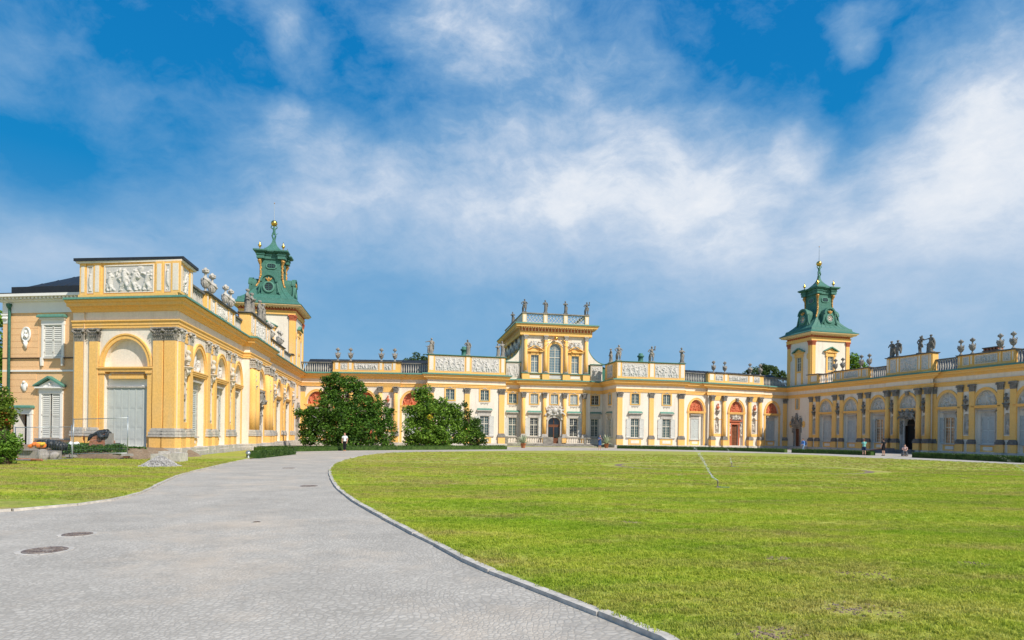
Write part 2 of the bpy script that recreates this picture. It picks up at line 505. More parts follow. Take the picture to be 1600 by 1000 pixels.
def hood_mesh(w, h, green=True, m='stone_light'):    # window head: lintel board, cornice shelf, copper cap; z 0 = top of opening
    def f():
        mb = MB(m)
        mb.box(-w / 2 - .14, w / 2 + .14, -.09, 0, -.0, h * .38)
        mb.box(-w / 2 - .05, w / 2 + .05, -.11, 0, h * .38, h * .62)
        mb.box(-w / 2 - .22, w / 2 + .22, -.24, 0, h * .62, h * .72)
        mb.box(-w / 2 - .30, w / 2 + .30, -.36, 0, h * .72, h * .86)
        mb.mat('copper_pale' if green else m)
        mb.add([(-w / 2 - .32, -.39, h * .86), (w / 2 + .32, -.39, h * .86), (w / 2 + .32, 0, h * .86), (-w / 2 - .32, 0, h * .86),
                (-w / 2 - .2, -.1, h * 1.12), (w / 2 + .2, -.1, h * 1.12), (w / 2 + .2, 0, h * 1.12), (-w / 2 - .2, 0, h * 1.12)] if green else
               [(-w / 2 - .32, -.37, h * .86), (w / 2 + .32, -.37, h * .86), (w / 2 + .32, 0, h * .86), (-w / 2 - .32, 0, h * .86),
                (-w / 2 - .3, -.3, h * .93), (w / 2 + .3, -.3, h * .93), (w / 2 + .3, 0, h * .93), (-w / 2 - .3, 0, h * .93)],
               [(0, 3, 2, 1), (4, 5, 6, 7), (0, 1, 5, 4), (1, 2, 6, 5), (2, 3, 7, 6), (3, 0, 4, 7)])
        return mb.mesh('hood')
    return lib(('hood', round(w, 2), round(h, 2), green, m), f)

def relief_mesh(w, h, seed, m='relief', dep=.16, arch=False, frame=None, q=.045):
    """carved panel: figures standing out of a ground; origin bottom centre, front -y"""
    r = random.Random(seed)
    nx = max(6, int(w / q)); nz = max(6, int(h / q))
    X, Z = np.meshgrid(np.linspace(-w / 2, w / 2, nx + 1), np.linspace(0, h, nz + 1))
    H = np.zeros_like(X)
    def seg(x0, z0, x1, z1, rr, hh):
        nonlocal H
        dx, dz = x1 - x0, z1 - z0; L2 = dx * dx + dz * dz + 1e-9
        t = np.clip(((X - x0) * dx + (Z - z0) * dz) / L2, 0, 1)
        d = np.hypot(X - x0 - t * dx, Z - z0 - t * dz) / rr
        H = np.maximum(H, hh * np.sqrt(np.clip(1 - d * d, 0, 1)))
    nf = max(1, int(w / (h * .42)))
    for i in range(nf):
        cx = -w / 2 + w * (i + .5 + r.uniform(-.2, .2)) / nf
        top = .92 if not arch else .9 * math.sqrt(max(.1, 1 - (2 * cx / w) ** 2))
        fh = h * top * r.uniform(.75, 1); rr = fh * .085; lean = r.uniform(-.18, .18) * fh
        seg(cx + lean, fh * .93, cx + lean, fh * .93, rr * 1.1, dep)
        seg(cx + lean * .8, fh * .78, cx, fh * .45, rr * 1.5, dep)
        for sx in (-1, 1):
            kx = cx + sx * r.uniform(.05, .2) * fh
            seg(cx, fh * .45, kx, fh * .24, rr * 1.1, dep * .85)
            seg(kx, fh * .24, kx + r.uniform(-.1, .1) * fh, fh * .02, rr * .8, dep * .7)
            ex = cx + lean + sx * r.uniform(.1, .28) * fh
            ez = fh * r.uniform(.5, .95)
            seg(cx + lean * .8, fh * .76, ex, ez, rr * .75, dep * .8)
            seg(ex, ez, ex + r.uniform(-.15, .15) * fh, ez + r.uniform(-.1, .2) * fh, rr * .6, dep * .75)
    for i in range(int(w * h * 10)):
        cx = r.uniform(-w / 2, w / 2); cz = r.uniform(0, h * .95); a = r.uniform(0, 6.28); l = r.uniform(.05, .25) * h
        seg(cx, cz, cx + l * math.cos(a), cz + l * math.sin(a), r.uniform(.02, .05) * h + .015, dep * r.uniform(.25, .6))
    if arch:
        inside = (X / (w / 2)) ** 2 + (Z / h) ** 2
        H *= np.clip((1.02 - inside) * 8, 0, 1)
    else:
        e = np.minimum(np.minimum(X + w / 2, w / 2 - X), np.minimum(Z, h - Z))
        H *= np.clip(e / .05, 0, 1)
    V = np.stack([X.ravel(), (-H).ravel(), Z.ravel()], 1)
    k = nx + 1
    idx = np.arange(nx * nz); i, j = idx % nx, idx // nx
    a = j * k + i
    Fq = np.stack([a, a + 1, a + 1 + k, a + k], 1)
    if arch:
        cxm = (V[Fq][:, :, 0]).mean(1); czm = (V[Fq][:, :, 2]).mean(1)
        Fq = Fq[((cxm / (w / 2)) ** 2 + (czm / h) ** 2) < 1.04]
    return arr_mesh('relief', V, Fq, [m], smooth=False)

# --- sculptures -----------------------------------------------------
def statue_mesh(kind=0, h=2.25, m='stone', plinth=True, vox=.035):
    def f():
        mb = MB(m); r = random.Random(kind * 17 + 5)
        s = h / 2.25
        def P(*a): return tuple(c * s for c in a)
        def T(pts, rad, n=8): mb.tube([P(*p) for p in pts], [c * s for c in rad], n)
        if plinth: mb.box(-.30 * s, .30 * s, -.28 * s, .28 * s, 0, .16 * s)
        z = .14; sw = (-1) ** kind * .05
        robe = kind in (0, 2, 4, 5)
        if robe:
            T([(sw, 0, z), (sw * .6, 0, z + .25), (sw * 1.6, 0, z + .7), (sw, .02, z + 1.02), (0, .02, z + 1.2)], [.26, .23, .20, .21, .17], 10)
            for i in range(7):
                a = i * .9 + kind
                T([(math.cos(a) * .2 + sw, math.sin(a) * .2, z), (math.cos(a + .2) * .18 + sw, math.sin(a + .2) * .18, z + .5), (math.cos(a + .5) * .15, math.sin(a + .5) * .15, z + 1.1)], [.06, .05, .03], 6)
        else:
            for sx in (-1, 1):
                k = .10 if sx > 0 else .03
                T([(sx * .12, -k * .3, z), (sx * .13, -k * .6, z + .1), (sx * .13, -k * 1.4, z + .52), (sx * .10 + sw * .5, 0, z + .98)], [.08, .065, .10, .13])
            T([(.20 * (-1) ** kind, .12, z), (.24 * (-1) ** kind, .14, z + .6), (.16 * (-1) ** kind, .12, z + 1.0)], [.12, .09, .07])
            T([(-.2, -.02, z + .98), (0, -.1, z + 1.0), (.22, .0, z + .92)], [.10, .12, .09])
        T([(sw * .6, 0, z + .95), (sw * .3, .01, z + 1.15), (-sw * .3, .02, z + 1.42), (-sw * .3, .02, z + 1.6)], [.18, .15, .20, .12])
        T([(-.22, .02, z + 1.55), (0, .02, z + 1.6), (.22, .02, z + 1.55)], [.085, .12, .085])
        T([(-sw * .3, .01, z + 1.58), (-sw * .4, -.01, z + 1.74)], [.07, .065])
        hx = -sw * .5
        mb.ball(P(hx, -.03, z + 1.85), .125 * s, 10, 8, (.85, 1, 1.15))
        mb.ball(P(hx, .03, z + 1.89), .125 * s, 8, 6, (1, 1, .95))
        poses = {0: [(-.38, -.02, 1.32), (-.2, -.22, 1.18), (.36, .02, 1.28), (.34, -.14, 1.02)],
                 1: [(-.42, .04, 1.32), (-.16, -.16, 1.1), (.44, .0, 1.5), (.3, -.16, 1.74)],
                 2: [(-.33, -.12, 1.34), (-.04, -.27, 1.42), (.33, -.12, 1.34), (.02, -.27, 1.3)],
                 3: [(-.46, .02, 1.34), (-.2, -.02, 1.08), (.46, .02, 1.34), (.2, -.02, 1.08)],
                 4: [(-.36, 0, 1.26), (-.42, -.1, .98), (.4, -.05, 1.42), (.42, -.2, 1.66)],
                 5: [(-.4, -.08, 1.5), (-.66, -.16, 1.42), (.34, 0, 1.3), (.2, -.2, 1.12)]}[kind % 6]
        for sx, (e, hd) in ((-1, poses[:2]), (1, poses[2:])):
            T([(sx * .23, .02, z + 1.55), (e[0], e[1], z + e[2]), (hd[0], hd[1], z + hd[2])], [.08, .065, .05])
            mb.ball(P(hd[0], hd[1], z + hd[2]), .06 * s, 6, 5)
        # cloak
        T([(-.24, .02, z + 1.55), (.0, -.14, z + 1.3), (.24, -.08, z + 1.0), (.28, .02, z + .6)], [.05, .06, .08, .06])
        if kind in (0, 3, 5):
            T([(.2, .14, z + 1.5), (.24, .18, z + 1.0), (.22, .14, z + .3)], [.08, .13, .10])
        if kind == 1: T([(.3, -.18, z + 1.5), (.34, -.2, z + 2.0)], [.05, .09])
        if kind == 5:
            T([(-.34, .0, z), (-.34, 0, z + .45), (-.34, 0, z + .75)], [.12, .11, .09])
            mb.ball(P(-.34, -.02, z + .92), .1 * s, 8, 6)
            T([(-.34, 0, z + .72), (-.5, -.08, z + .85), (-.7, -.1, z + .95)], [.05, .04, .035])
        return remesh(mb, 'statue', vox, m, .012 * s, 9)
    return lib(('statue', kind % 6, h, m, plinth), f)
def urn_mesh(m='stone'):
    def f():
        mb = MB(m)
        prof = [(.20, 0), (.22, .0), (.22, .10), (.14, .14), (.10, .22), (.085, .30), (.10, .36), (.17, .42), (.26, .55), (.33, .72), (.36, .88), (.35, 1.0), (.26, 1.06), (.13, 1.12), (.085, 1.20), (.085, 1.34), (.14, 1.42), (.26, 1.46), (.28, 1.50), (.22, 1.54)]
        mb.lathe(prof, 0, 0, 14)
        for a in range(10):
            t = a * .628; mb.tube([(math.cos(t) * .2, math.sin(t) * .2, .42), (math.cos(t) * .345, math.sin(t) * .345, .72)], [.02, .035], 5)
        for sx in (-1, 1):
            mb.tube([(sx * .34, 0, .95), (sx * .44, 0, 1.02), (sx * .42, 0, 1.14), (sx * .30, 0, 1.12)], [.05, .055, .05, .03], 6)
            mb.tube([(sx * .36, -.05, .98), (sx * .22, -.33, .82), (0, -.39, .72)], [.05, .06, .07], 6)
        r = random.Random(2)
        for i in range(46):
            a = r.uniform(0, 6.28); q = r.uniform(0, .27)
            mb.ball((math.cos(a) * q, math.sin(a) * q, 1.56 + (.27 - q) * .7 + r.uniform(0, .04)), r.uniform(.05, .085), 6, 4)
        return remesh(mb, 'urn', .025, m, .006, 14)
    return lib(('urn', m), f)
def bust_mesh(m='stone_dark', mb_m=None):
    def f():
        mb = MB(m)
        mb.lathe([(.13, .52), (.10, .56), (.09, .62), (.13, .68)], 0, -.22, 8)
        mb.tube([(-.24, -.2, .92), (0, -.22, .86), (.24, -.2, .92)], [.11, .18, .11], 8)
        mb.ball((0, -.24, .9), .24, 8, 6, (1, .7, .9))
        mb.tube([(0, -.22, 1.0), (0, -.23, 1.2)], [.085, .08], 8)
        mb.ball((0, -.25, 1.33), .13, 10, 8, (.9, 1.05, 1.2)); mb.ball((0, -.21, 1.38), .135, 8, 6)
        mb.tube([(-.05, -.36, 1.31), (0, -.385, 1.30)], .02, 5)
        return remesh(mb, 'bust', .028, m, .010, 12)
    return lib(('bust', m), f)
def console_mesh(m='stone'):
    def f():
        mb = MB(m)
        mb.box(-.30, .30, -.46, 0, .44, .52); mb.box(-.25, .25, -.40, 0, .36, .44)
        mb.tube([(0, -.2, .36), (0, -.19, .18), (0, -.12, .0), (0, -.07, -.18)], [.2, .18, .12, .06], 8)
        for sx in (-1, 1): mb.tube([(sx * .18, -.22, .33), (sx * .17, -.26, .14), (sx * .06, -.14, -.06)], [.07, .06, .04], 6)
        mb.ball((0, -.32, .2), .09, 8, 6); mb.ball((0, -.1, -.22), .07, 6, 5)
        return remesh(mb, 'console', .028, m, .006, 12)
    return lib(('console', m), f)
def group_mesh(seed, w, h, m='stone', dep=.4, vox=.04):
    """carved group: trophies and seated figures heaped into a triangular crest; origin bottom centre"""
    def f():
        mb = MB(m); r = random.Random(seed)
        mb.box(-w * .3, w * .3, -dep * .3, 0, 0, h * .5)
        mb.lathe([(h * .24, -.0), (h * .24, .01)], 0, 0, 3) if False else None
        mb.ball((0, -dep * .5, h * .42), h * .26, 10, 8, (.8, .5, 1))
        for i in range(5): mb.ball((0 + (i - 2) * h * .07, -dep * .5, h * .78 - abs(i - 2) * h * .03), h * .07, 6, 5)
        for sx in (-1, 1):
            cx = sx * w * .27
            mb.tube([(cx, -dep * .5, h * .12), (cx - sx * w * .02, -dep * .5, h * .5)], [h * .13, h * .15], 8)
            mb.ball((cx - sx * w * .02, -dep * .55, h * .72), h * .095, 8, 6)
            mb.tube([(cx, -dep * .5, h * .5), (cx - sx * w * .1, -dep * .8, h * .5), (cx - sx * w * .16, -dep * .7, h * .6)], [h * .06, h * .05, h * .04], 6)
            mb.tube([(cx, -dep * .5, h * .5), (cx + sx * w * .1, -dep * .6, h * .42), (cx + sx * w * .16, -dep * .5, h * .7)], [h * .06, h * .05, h * .04], 6)
            mb.tube([(cx, -dep * .5, h * .15), (cx + sx * w * .08, -dep * .9, h * .2), (cx + sx * w * .18, -dep * .7, h * .0)], [h * .1, h * .08, h * .06], 6)
            for k in range(4):
                a = R(25 + k * 22)
                mb.tube([(sx * w * .12, -dep * .3, h * .3), (sx * (w * .12 + math.cos(a) * w * .34), -dep * .3, h * .3 + math.sin(a) * h * .6)], [h * .04, h * .03 + .01], 5)
        for i in range(14):
            a = r.uniform(0, 3.14); q = r.uniform(.3, 1)
            mb.ball((math.cos(a) * w * .42 * q, -dep * r.uniform(.2, .7), abs(math.sin(a)) * h * .6 * q), r.uniform(.05, .1) * h + .02, 6, 5)
        return remesh(mb, 'crest', vox, m, .02, 8)
    return lib(('group', seed, w, h, m), f)
def baluster_run(mb, x0, x1, z0, z1, m='stone_light', y0=-.14, y1=.14, sp=.30, rail='stone'):
    mb.mat(rail); mb.box(x0, x1, y0 - .03, y1 + .03, z1 - .16, z1)
    mb.mat(m); mb.box(x0, x1, y0, y1, z0, z0 + .14)
    n = max(1, int((x1 - x0) / sp)); H = z1 - .16 - z0 - .14; zz = z0 + .14
    mb.smooth = True
    for i in range(n):
        x = x0 + (x1 - x0) * (i + .5) / n
        mb.lathe([(.085, zz), (.085, zz + .05), (.05, zz + .09), (.10, zz + H * .35), (.09, zz + H * .45), (.045, zz + H * .75), (.05, zz + H * .85), (.08, zz + H * .92), (.08, zz + H)], x, 0, 8)
    mb.smooth = False
# ------------------------------------------------------------------ plan (wall lines found from the cornice edge at 10 m)
ZT = 10.0; CO = .75
def gc(u, v):
    p = onz(u, v, ZT); return Vector((p.x, p.y))
def gz(u, Y):
    a, _ = ab(u, 600); return Vector((a * Y, Y))
def wl(p0, p1):
    f = Frame(p0, p1); return Frame(f.P - f.N * CO, f.P + f.X * f.L - f.N * CO)
LF0 = wl(gc(103, 466.4), gc(289, 462))
LW0 = wl(gc(289, 462), gc(476, 581))
GL0 = wl(gz(476, 84.7), gz(666, 84.7))
BL0 = wl(gz(667, 83.5), gz(795, 86.2))
RC0 = wl(gz(788, 91.6), gz(949, 94.4))
BR0 = wl(gz(964, 88.4), gz(1071, 90.6))
GR0 = wl(gz(1071.6, 91.9), gz(1229.5, 99.2))
RW0 = wl(gz(1229.5, 99.2), gz(1600, 63.9))
path = []; segname = []
def node(fr, u=None, off=0., s=None):
    t = fr.s(u, 600, off) if s is None else s
    path.append(fr.pt(t, off))
node(LF0, 114)
path.append(cut(LF0, LW0))
_c = (path[-1] - LW0.P).dot(LW0.X)
node(LW0, s=_c + 15.9); node(LW0, s=_c + 15.9, off=.6); node(LW0, s=_c + 24.3, off=.6); node(LW0, s=_c + 24.3)
path.append(cut(LW0, GL0)); iA = len(path) - 1
node(GL0, 520); node(GL0, 520, .35); node(GL0, 625, .35); node(GL0, 625)
node(GL0, 668.5)
node(BL0, 668.5); node(BL0, 789.5)
# sides of the recess are square to the blocks
sBL = Frame(path[-1], path[-1] - BL0.N); path.append(cut(sBL, RC0))
node(RC0, 813.5); node(RC0, 813.5, .6); node(RC0, 922.5, .6); node(RC0, 922.5)
pBR = BR0.pt(BR0.s(963.5, 600)); sBR = Frame(pBR - BR0.N, pBR); path.append(cut(sBR, RC0)); path.append(pBR)
node(BR0, 1069.5)
node(GR0, 1069.5); node(GR0, 1106.5); node(GR0, 1106.5, .4); node(GR0, 1193, .4); node(GR0, 1193)
path.append(cut(GR0, RW0)); iB = len(path) - 1
node(RW0, 1385); node(RW0, 1385, .4); node(RW0, 1457, .4); node(RW0, 1457)
node(RW0, s=RW0.s(1600) + 9)
mit = []
for i in range(len(path)):
    nn = []
    for a, b in ((i - 1, i), (i, i + 1)):
        if a < 0 or b >= len(path): continue
        d = (path[b] - path[a]).normalized(); nn.append(Vector((d.y, -d.x)))
    if len(nn) == 1: mit.append(nn[0])
    else:
        den = 1 + nn[0].dot(nn[1])
        mit.append((nn[0] + nn[1]) / max(den, .25))
SEG = [Frame(path[i], path[i + 1]) for i in range(len(path) - 1)]
names = ['LF', 'LW1', 'x', 'LWp', 'x', 'LW2', 'G1', 'x', 'G1p', 'x', 'G1b', 'x', 'BL', 'BLs', 'RCl', 'x', 'RCp', 'x', 'RCr', 'BRs', 'BR', 'x', 'G2', 'x', 'G2p', 'x', 'G2b', 'RW1', 'x', 'RWp', 'x', 'RW2']
assert len(names) == len(SEG), (len(names), len(SEG))
S = {}
for n, f in zip(names, SEG): S.setdefault(n, f)
for n, f in S.items():
    if n != 'x': print('SEG', n, round(f.L, 2), tuple(round(c, 1) for c in f.P), tuple(round(c, 2) for c in f.X))

def root_at(name, label, cat, p, group=None):
    return thing(name, label, cat, TR((p[0], p[1], 0)), group)
LWING = root_at('palace_wing', 'sunlit yellow palace wing at left with an arched end pavilion and white double doors', 'palace wing', path[1])
MAIN = root_at('palace', 'central yellow and white palace front with columned entrance and raised belvedere storey', 'palace', (5, 93))
RWING = root_at('palace_wing', 'shaded yellow palace wing at right with arches, grey busts and open dark portal', 'palace wing', RW0.pt(20))
def sub(i):    # (root, zg)
    return (LWING, .62) if i < iA else ((MAIN, .42) if i < iB else (RWING, .42))

ARCH = [(0, 8.2), (.10, 8.2), (.10, 8.36), (.14, 8.38), (.14, 8.56), (.22, 8.62), (.22, 8.70), (0, 8.71)]
FRZ = [(0, 8.70), (.05, 8.70), (.05, 9.26), (0, 9.26)]
CRN = [(0, 9.25), (.16, 9.25), (.22, 9.38), (.30, 9.42), (.34, 9.52), (.56, 9.54), (.58, 9.74), (.70, 9.78), (.75, 9.86), (.75, 9.94), (0, 9.95)]
FLS = [(0, 9.955), (.74, 9.955), (.82, 9.90), (.84, 9.93), (.82, 10.05), (.30, 10.16), (0, 10.2)]
for root, a, b in ((LWING, 0, iA), (MAIN, iA, iB), (RWING, iB, len(path) - 1)):
    sweep(path, mit, ARCH, 'architrave', root, 'yellow', a, b)
    sweep(path, mit, FRZ, 'frieze', root, 'white', a, b)
    sweep(path, mit, CRN, 'cornice', root, 'yellow', a, b)
    sweep(path, mit, FLS, 'cornice_cap', root, 'copper_pale', a, b)
PLN = lambda zg: [(0, 0), (.32, 0), (.32, zg * .55), (.27, zg * .62), (.27, zg - .06), (.12, zg), (0, zg)]

# ------------------------------------------------------------------ facade elements
CNT = {}
def door_mesh(w, h, m='wood', n=2, arch=0.):
    def f():
        mb = MB(m)
        if arch: mb.prism(arcpoly(0, 0, h, w / 2, arch), -.02, .03)
        else: mb.box(-w / 2, w / 2, -.02, .03, 0, h)
        pw = w / n
        for i in range(n):
            x = -w / 2 + i * pw
            for z0, z1 in ((.12, .3), (.33, .62), (.65, .95)):
                q2 = .35 if n > 2 else 1
                mb.box(x + .06, x + pw - .06, -.02 - .03 * q2, -.02, h * z0, h * z1)
                mb.box(x + .14, x + pw - .14, -.02 - .05 * q2, -.02 - .03 * q2, h * z0 + .08, h * z1 - .08)
            mb.box(x + .005, x + .045, -.045, -.02, 0.02, h - .02); mb.box(x + pw - .045, x + pw - .005, -.045, -.02, .02, h - .02)
        return mb.mesh('door')
    return lib(('door', round(w, 2), round(h, 2), m, n, arch), f)
def ring(mb, cx, zs, rx, rz, t, y0, y1, n=20, tz=None):
    tz = t if tz is None else tz
    vs = []; fs = []
    for i in range(n + 1):
        a = math.pi * i / n; c, s_ = math.cos(a), math.sin(a)
        for (q, qz, y) in ((rx, rz, y1), (rx, rz, y0), (rx + t, rz + tz, y0), (rx + t, rz + tz, y1)):
            vs.append((cx + q * c, y, zs + qz * s_))
    for i in range(n):
        for k in range(3):
            a = i * 4 + k; fs.append((a, a + 1, a + 5, a + 4))
    fs.append((0, 1, 2, 3)); fs.append((n * 4 + 3, n * 4 + 2, n * 4 + 1, n * 4))
    mb.add(vs, fs)
def arch_bay(T, fr, x, rx, rz=1.75, zs=5.68, zg=.45, kind='closed', rel='relief', seed=1, sm='stone_light', white_jamb=True, key=False, mirror=None):
    """round-arched recess: archivolt, jambs, impost, lunette relief, infill with a window or a door"""
    D = .38
    fr.holes.append((arcpoly(x, zg + .02, zs, rx, rz), D))
    M = fr.at(x)
    mb = MB('yellow')
    ring(mb, 0, zs + .0, rx + .02, rz + .02, .30, -.10, -.0); ring(mb, 0, zs, rx + .24, rz + .24, .10, -.15, -.0)
    for sx in (-1, 1):
        a, b = sorted((sx * (rx + .005), sx * (rx + .30))); mb.box(a, b, -.08, -.002, zg, zs - .12)
    put('arch', mb.mesh('arch'), T, M)
    mb = MB('yellow')
    mb.box(-rx - .36, rx + .36, -.16, D - .02, zs - .14, zs - .02); mb.box(-rx - .33, rx + .33, -.11, D - .02, zs - .26, zs - .14)
    mb.box(-rx - .40, rx + .40, -.2, D - .02, zs - .02, zs + .05)
    put('impost', mb.mesh('impost'), T, M)
    if rel:
        put('lunette', lib(('lun', seed, round(rx, 1), rel), lambda: relief_mesh(2 * rx, rz, seed, rel, .2, True)), T, M @ TR((0, D - .05, zs + .04)))
    else:
        mb = MB('white'); mb.prism(arcpoly(0, 0, .01, rx, rz), -.02, 0); put('lunette', mb.mesh('lunette'), T, M @ TR((0, D - .03, zs + .04)))
    if key:
        mb = MB('stone'); mb.taper(-.16, .16, -.34, 0, 0, .55, -.06); mb.ball((0, -.34, .3), .14); put('keystone', mb.mesh('keystone'), T, M @ TR((0, 0, zs + rz - .1)))
    w, z0, z1 = min(1.36, rx * 1.1), 1.32, 4.45
    mb = MB('white')
    if kind in ('closed', 'open', 'amber'):
        wall_mesh(mb, -rx, rx, zg, zs - .1, [(rectpoly(-w / 2, w / 2, z0, z1), .22)], D - .02, .2)
        put('bay_infill', mb.mesh('bay_infill'), T, M)
        pm = {'closed': 'glass_dark', 'open': 'glass_dark', 'amber': 'glass_amber'}[kind]
        fm, gm = pane_mesh(w, z1 - z0, pm)
        W = put('window', fm, T, M @ TR((0, D + .16, z0))); put('pane', gm, W, M @ TR((0, D + .16, z0)))
        mb = MB(sm)
        for sx in (-1, 1):
            a, b = sorted((sx * w / 2, sx * (w / 2 + .16))); mb.box(a, b, D - .10, D - .022, z0, z1)
        mb.box(-w / 2 - .16, w / 2 + .16, D - .10, D - .022, z1, z1 + .14)
        mb.box(-w / 2 - .28, w / 2 + .28, D - .22, D - .022, z0 - .12, z0)
        put('frame', mb.mesh('frame'), W, M)
        put('hood', hood_mesh(w, .62, False, sm), W, M @ TR((0, D - .022, z1 + .14)))
        lm = louvre_mesh(w / 2, z1 - z0, 'shutter', True)
        if kind == 'closed':
            for sx in (-1, 1):
                Ms = M @ TR((-w / 2 if sx < 0 else 0, D - .02, z0)); put('shutter', lm, W, Ms)
        else:
            for sx in (-1, 1):
                Ms = M @ TR((sx * (w / 2), D - .12, z0)) @ (RZ(R(8)) if sx > 0 else RZ(R(172)) @ Matrix.Diagonal((1, -1, 1, 1)))
                put('shutter', lm, W, Ms)
        mb = MB('yellow'); mb.box(-w / 2 - .2, w / 2 + .2, D - .08, D - .022, zg + .02, z0 - .12)
        mb.mat('white'); mb.box(-w / 2 + .15, w / 2 - .15, D - .11, D - .078, zg + .2, z0 - .3)
        put('apron', mb.mesh('apron'), T, M)
    elif kind == 'redportal':
        wall_mesh(mb, -rx, rx, zg, zs - .1, [(rectpoly(-.68, .68, zg, 3.75), .25)], D - .02, .2)
        put('bay_infill', mb.mesh('bay_infill'), T, M)
        d = put('door', door_mesh(1.36, 3.72 - zg, 'wood'), T, M @ TR((0, D + .17, zg + .01)))
        mb = MB('terracotta')
        for sx in (-1, 1):
            a, b = sorted((sx * .68, sx * .90)); mb.box(a, b, D - .16, D - .022, zg, 3.75)
        mb.box(-.95, .95, D - .2, D - .022, 3.75, 4.0); mb.box(-.9, .9, D - .16, D - .022, 4.0, 4.2); mb.box(-1.22, 1.22, D - .38, D - .022, 4.2, 4.32)
        for sx in (-1, 1):
            mb.prism([(sx * 1.22, 4.32), (sx * .35, 4.85), (sx * .35, 4.72), (sx * 1.05, 4.32)] if sx < 0 else [(1.22, 4.32), (1.05, 4.32), (.35, 4.72), (.35, 4.85)][::-1][::-1], D - .36, D - .03)
        put('door_case', mb.mesh('door_case'), d, M)
        put('crest', group_mesh(5, 2.1, .95, 'marble', .35, .03), d, M @ TR((0, D - .2, 4.5)))
        for sx in (-1, 1):
            mb = MB('marble')
            mb.tube([(0, 0, 0), (0, -.02, .5), (sx * .02, -.05, 1.0)], [.09, .14, .17], 8); mb.ball((0, -.12, 1.42), .14, 8, 6)
            mb.tube([(-.18, -.05, 1.1), (0, -.08, 1.2), (.18, -.05, 1.1)], [.09, .13, .09], 6); mb.tube([(.18, -.05, 1.1), (.0, -.2, .8)], [.07, .05], 6)
            mb.tube([(-.18, -.05, 1.1), (-.2, -.15, .7)], [.07, .05], 6); mb.box(-.14, .14, -.2, .05, -.25, .02); mb.box(-.18, .18, -.2, .05, 1.58, 1.7)
            put('atlant', remesh(mb, 'atlant', .03, 'marble', .01, 12), d, M @ TR((sx * 1.12, D - .12, 2.2)))
    elif kind == 'portal':
        wall_mesh(mb, -rx, rx, zg, zs - .1, [(arcpoly(0, zg, 3.75, .78, .78), .4)], D - .02, .4)
        put('bay_infill', mb.mesh('bay_infill'), T, M)
        mb = MB('dark'); mb.prism(arcpoly(0, zg + .01, 3.75, .77, .77), D + .36, D + .37)
        d = put('doorway', mb.mesh('doorway'), T, M)
        mb = MB('wood_dark')
        for sx in (-1, 1): mb.box(*sorted((sx * .74, sx * .70)), D - .02, D + .35, zg, 3.5)
        mb.box(-.76, .76, D + .28, D + .34, 3.55, 3.7)
        put('door', mb.mesh('door'), d, M)
        mb = MB('stone_light'); ring(mb, 0, 3.75, .78, .78, .26, D - .12, D - .022)
        for sx in (-1, 1):
            a, b = sorted((sx * .78, sx * 1.04)); mb.box(a, b, D - .12, D - .022, zg, 3.75)
            a, b = sorted((sx * 1.04, sx * 1.34)); mb.box(a, b, D - .32, D - .022, zg, 2.35)
        put('door_case', mb.mesh('door_case'), d, M)
        for sx in (-1, 1):
            mb = MB('stone')
            mb.tube([(0, -.02, -.1), (sx * .04, -.06, .4), (0, -.05, .9)], [.14, .19, .2], 8); mb.ball((0, -.14, 1.34), .16, 8, 6)
            mb.tube([(-.24, -.08, 1.05), (0, -.08, 1.12), (.24, -.08, 1.05)], [.1, .16, .1], 6)
            mb.tube([(.24, -.08, 1.05), (.1, -.28, .75), (-.05, -.28, .9)], [.09, .07, .05], 6); mb.tube([(-.24, -.08, 1.05), (-.3, -.2, .65)], [.09, .06], 6)
            mb.box(-.22, .22, -.26, .1, 1.5, 1.66)
            put('atlant', remesh(mb, 'atlant', .035, 'stone', .014, 12), d, M @ TR((sx * 1.19, D - .12, 2.45)))
        put('crest', group_mesh(9, 2.9, 1.55, 'stone', .6, .04), d, M @ TR((0, D - .25, 4.35)))
NST = []
def niche_strip(T, fr, x, wgap, zg=.45, bm='stone_dark', seed=0, statue=True, sm='marble', terr=False):
    """between paired pilasters: yellow patch, bust on a console, niche with a statue, yellow panel"""
    M = fr.at(x); hw = wgap / 2
    r = min(.36, hw * .82)
    fr.holes.append((arcpoly(x, 2.38, 4.5, r, r), .02))
    mb = MB('marble'); mb.smooth = True
    n = 8; vs = []; fs = []
    for z in (2.38, 4.5):
        for i in range(n + 1):
            a = math.pi * i / n; vs.append((-r * math.cos(a), .02 + r * math.sin(a) * 1.1, z))
    for i in range(n): fs.append((i, i + 1, n + 2 + i, n + 1 + i))
    o = len(vs)
    for j in range(1, 5):
        b = math.pi / 2 * j / 4
        for i in range(n + 1):
            a = math.pi * i / n; vs.append((-r * math.cos(a) * math.cos(b), .02 + r * math.sin(a) * 1.1 * math.cos(b), 4.5 + r * math.sin(b)))
    base = n + 1
    for j in range(4):
        for i in range(n):
            a = base + j * (n + 1) + i; fs.append((a, a + 1, a + n + 2, a + n + 1))
    mb.add(vs, fs); mb.smooth = False
    mb.box(-r, r, .02, .02 + r * 1.1, 2.34, 2.385)
    put('niche', mb.mesh('niche'), T, M)
    for x0, x1, za, zb_, nm in ((-hw, hw, 7.42, 8.2, 'niche_panel'), (-hw, hw, 1.85, 2.26, 'niche_panel'), (-hw, -r - .01, 4.44, 4.54, 'niche_band'), (r + .01, hw, 4.44, 4.54, 'niche_band')):
        mb = MB('yellow'); mb.box(x0, x1, -.05, -.002, za, zb_); put(nm, mb.mesh(nm), T, M)
    c = put('console', console_mesh('stone' if terr else bm), T, M @ TR((0, -.0, 5.35)))
    put('bust', bust_mesh('terracotta' if terr else bm), c, M @ TR((0, -.0, 5.45)))
    if statue: NST.append((fr, x, sm, seed, T))
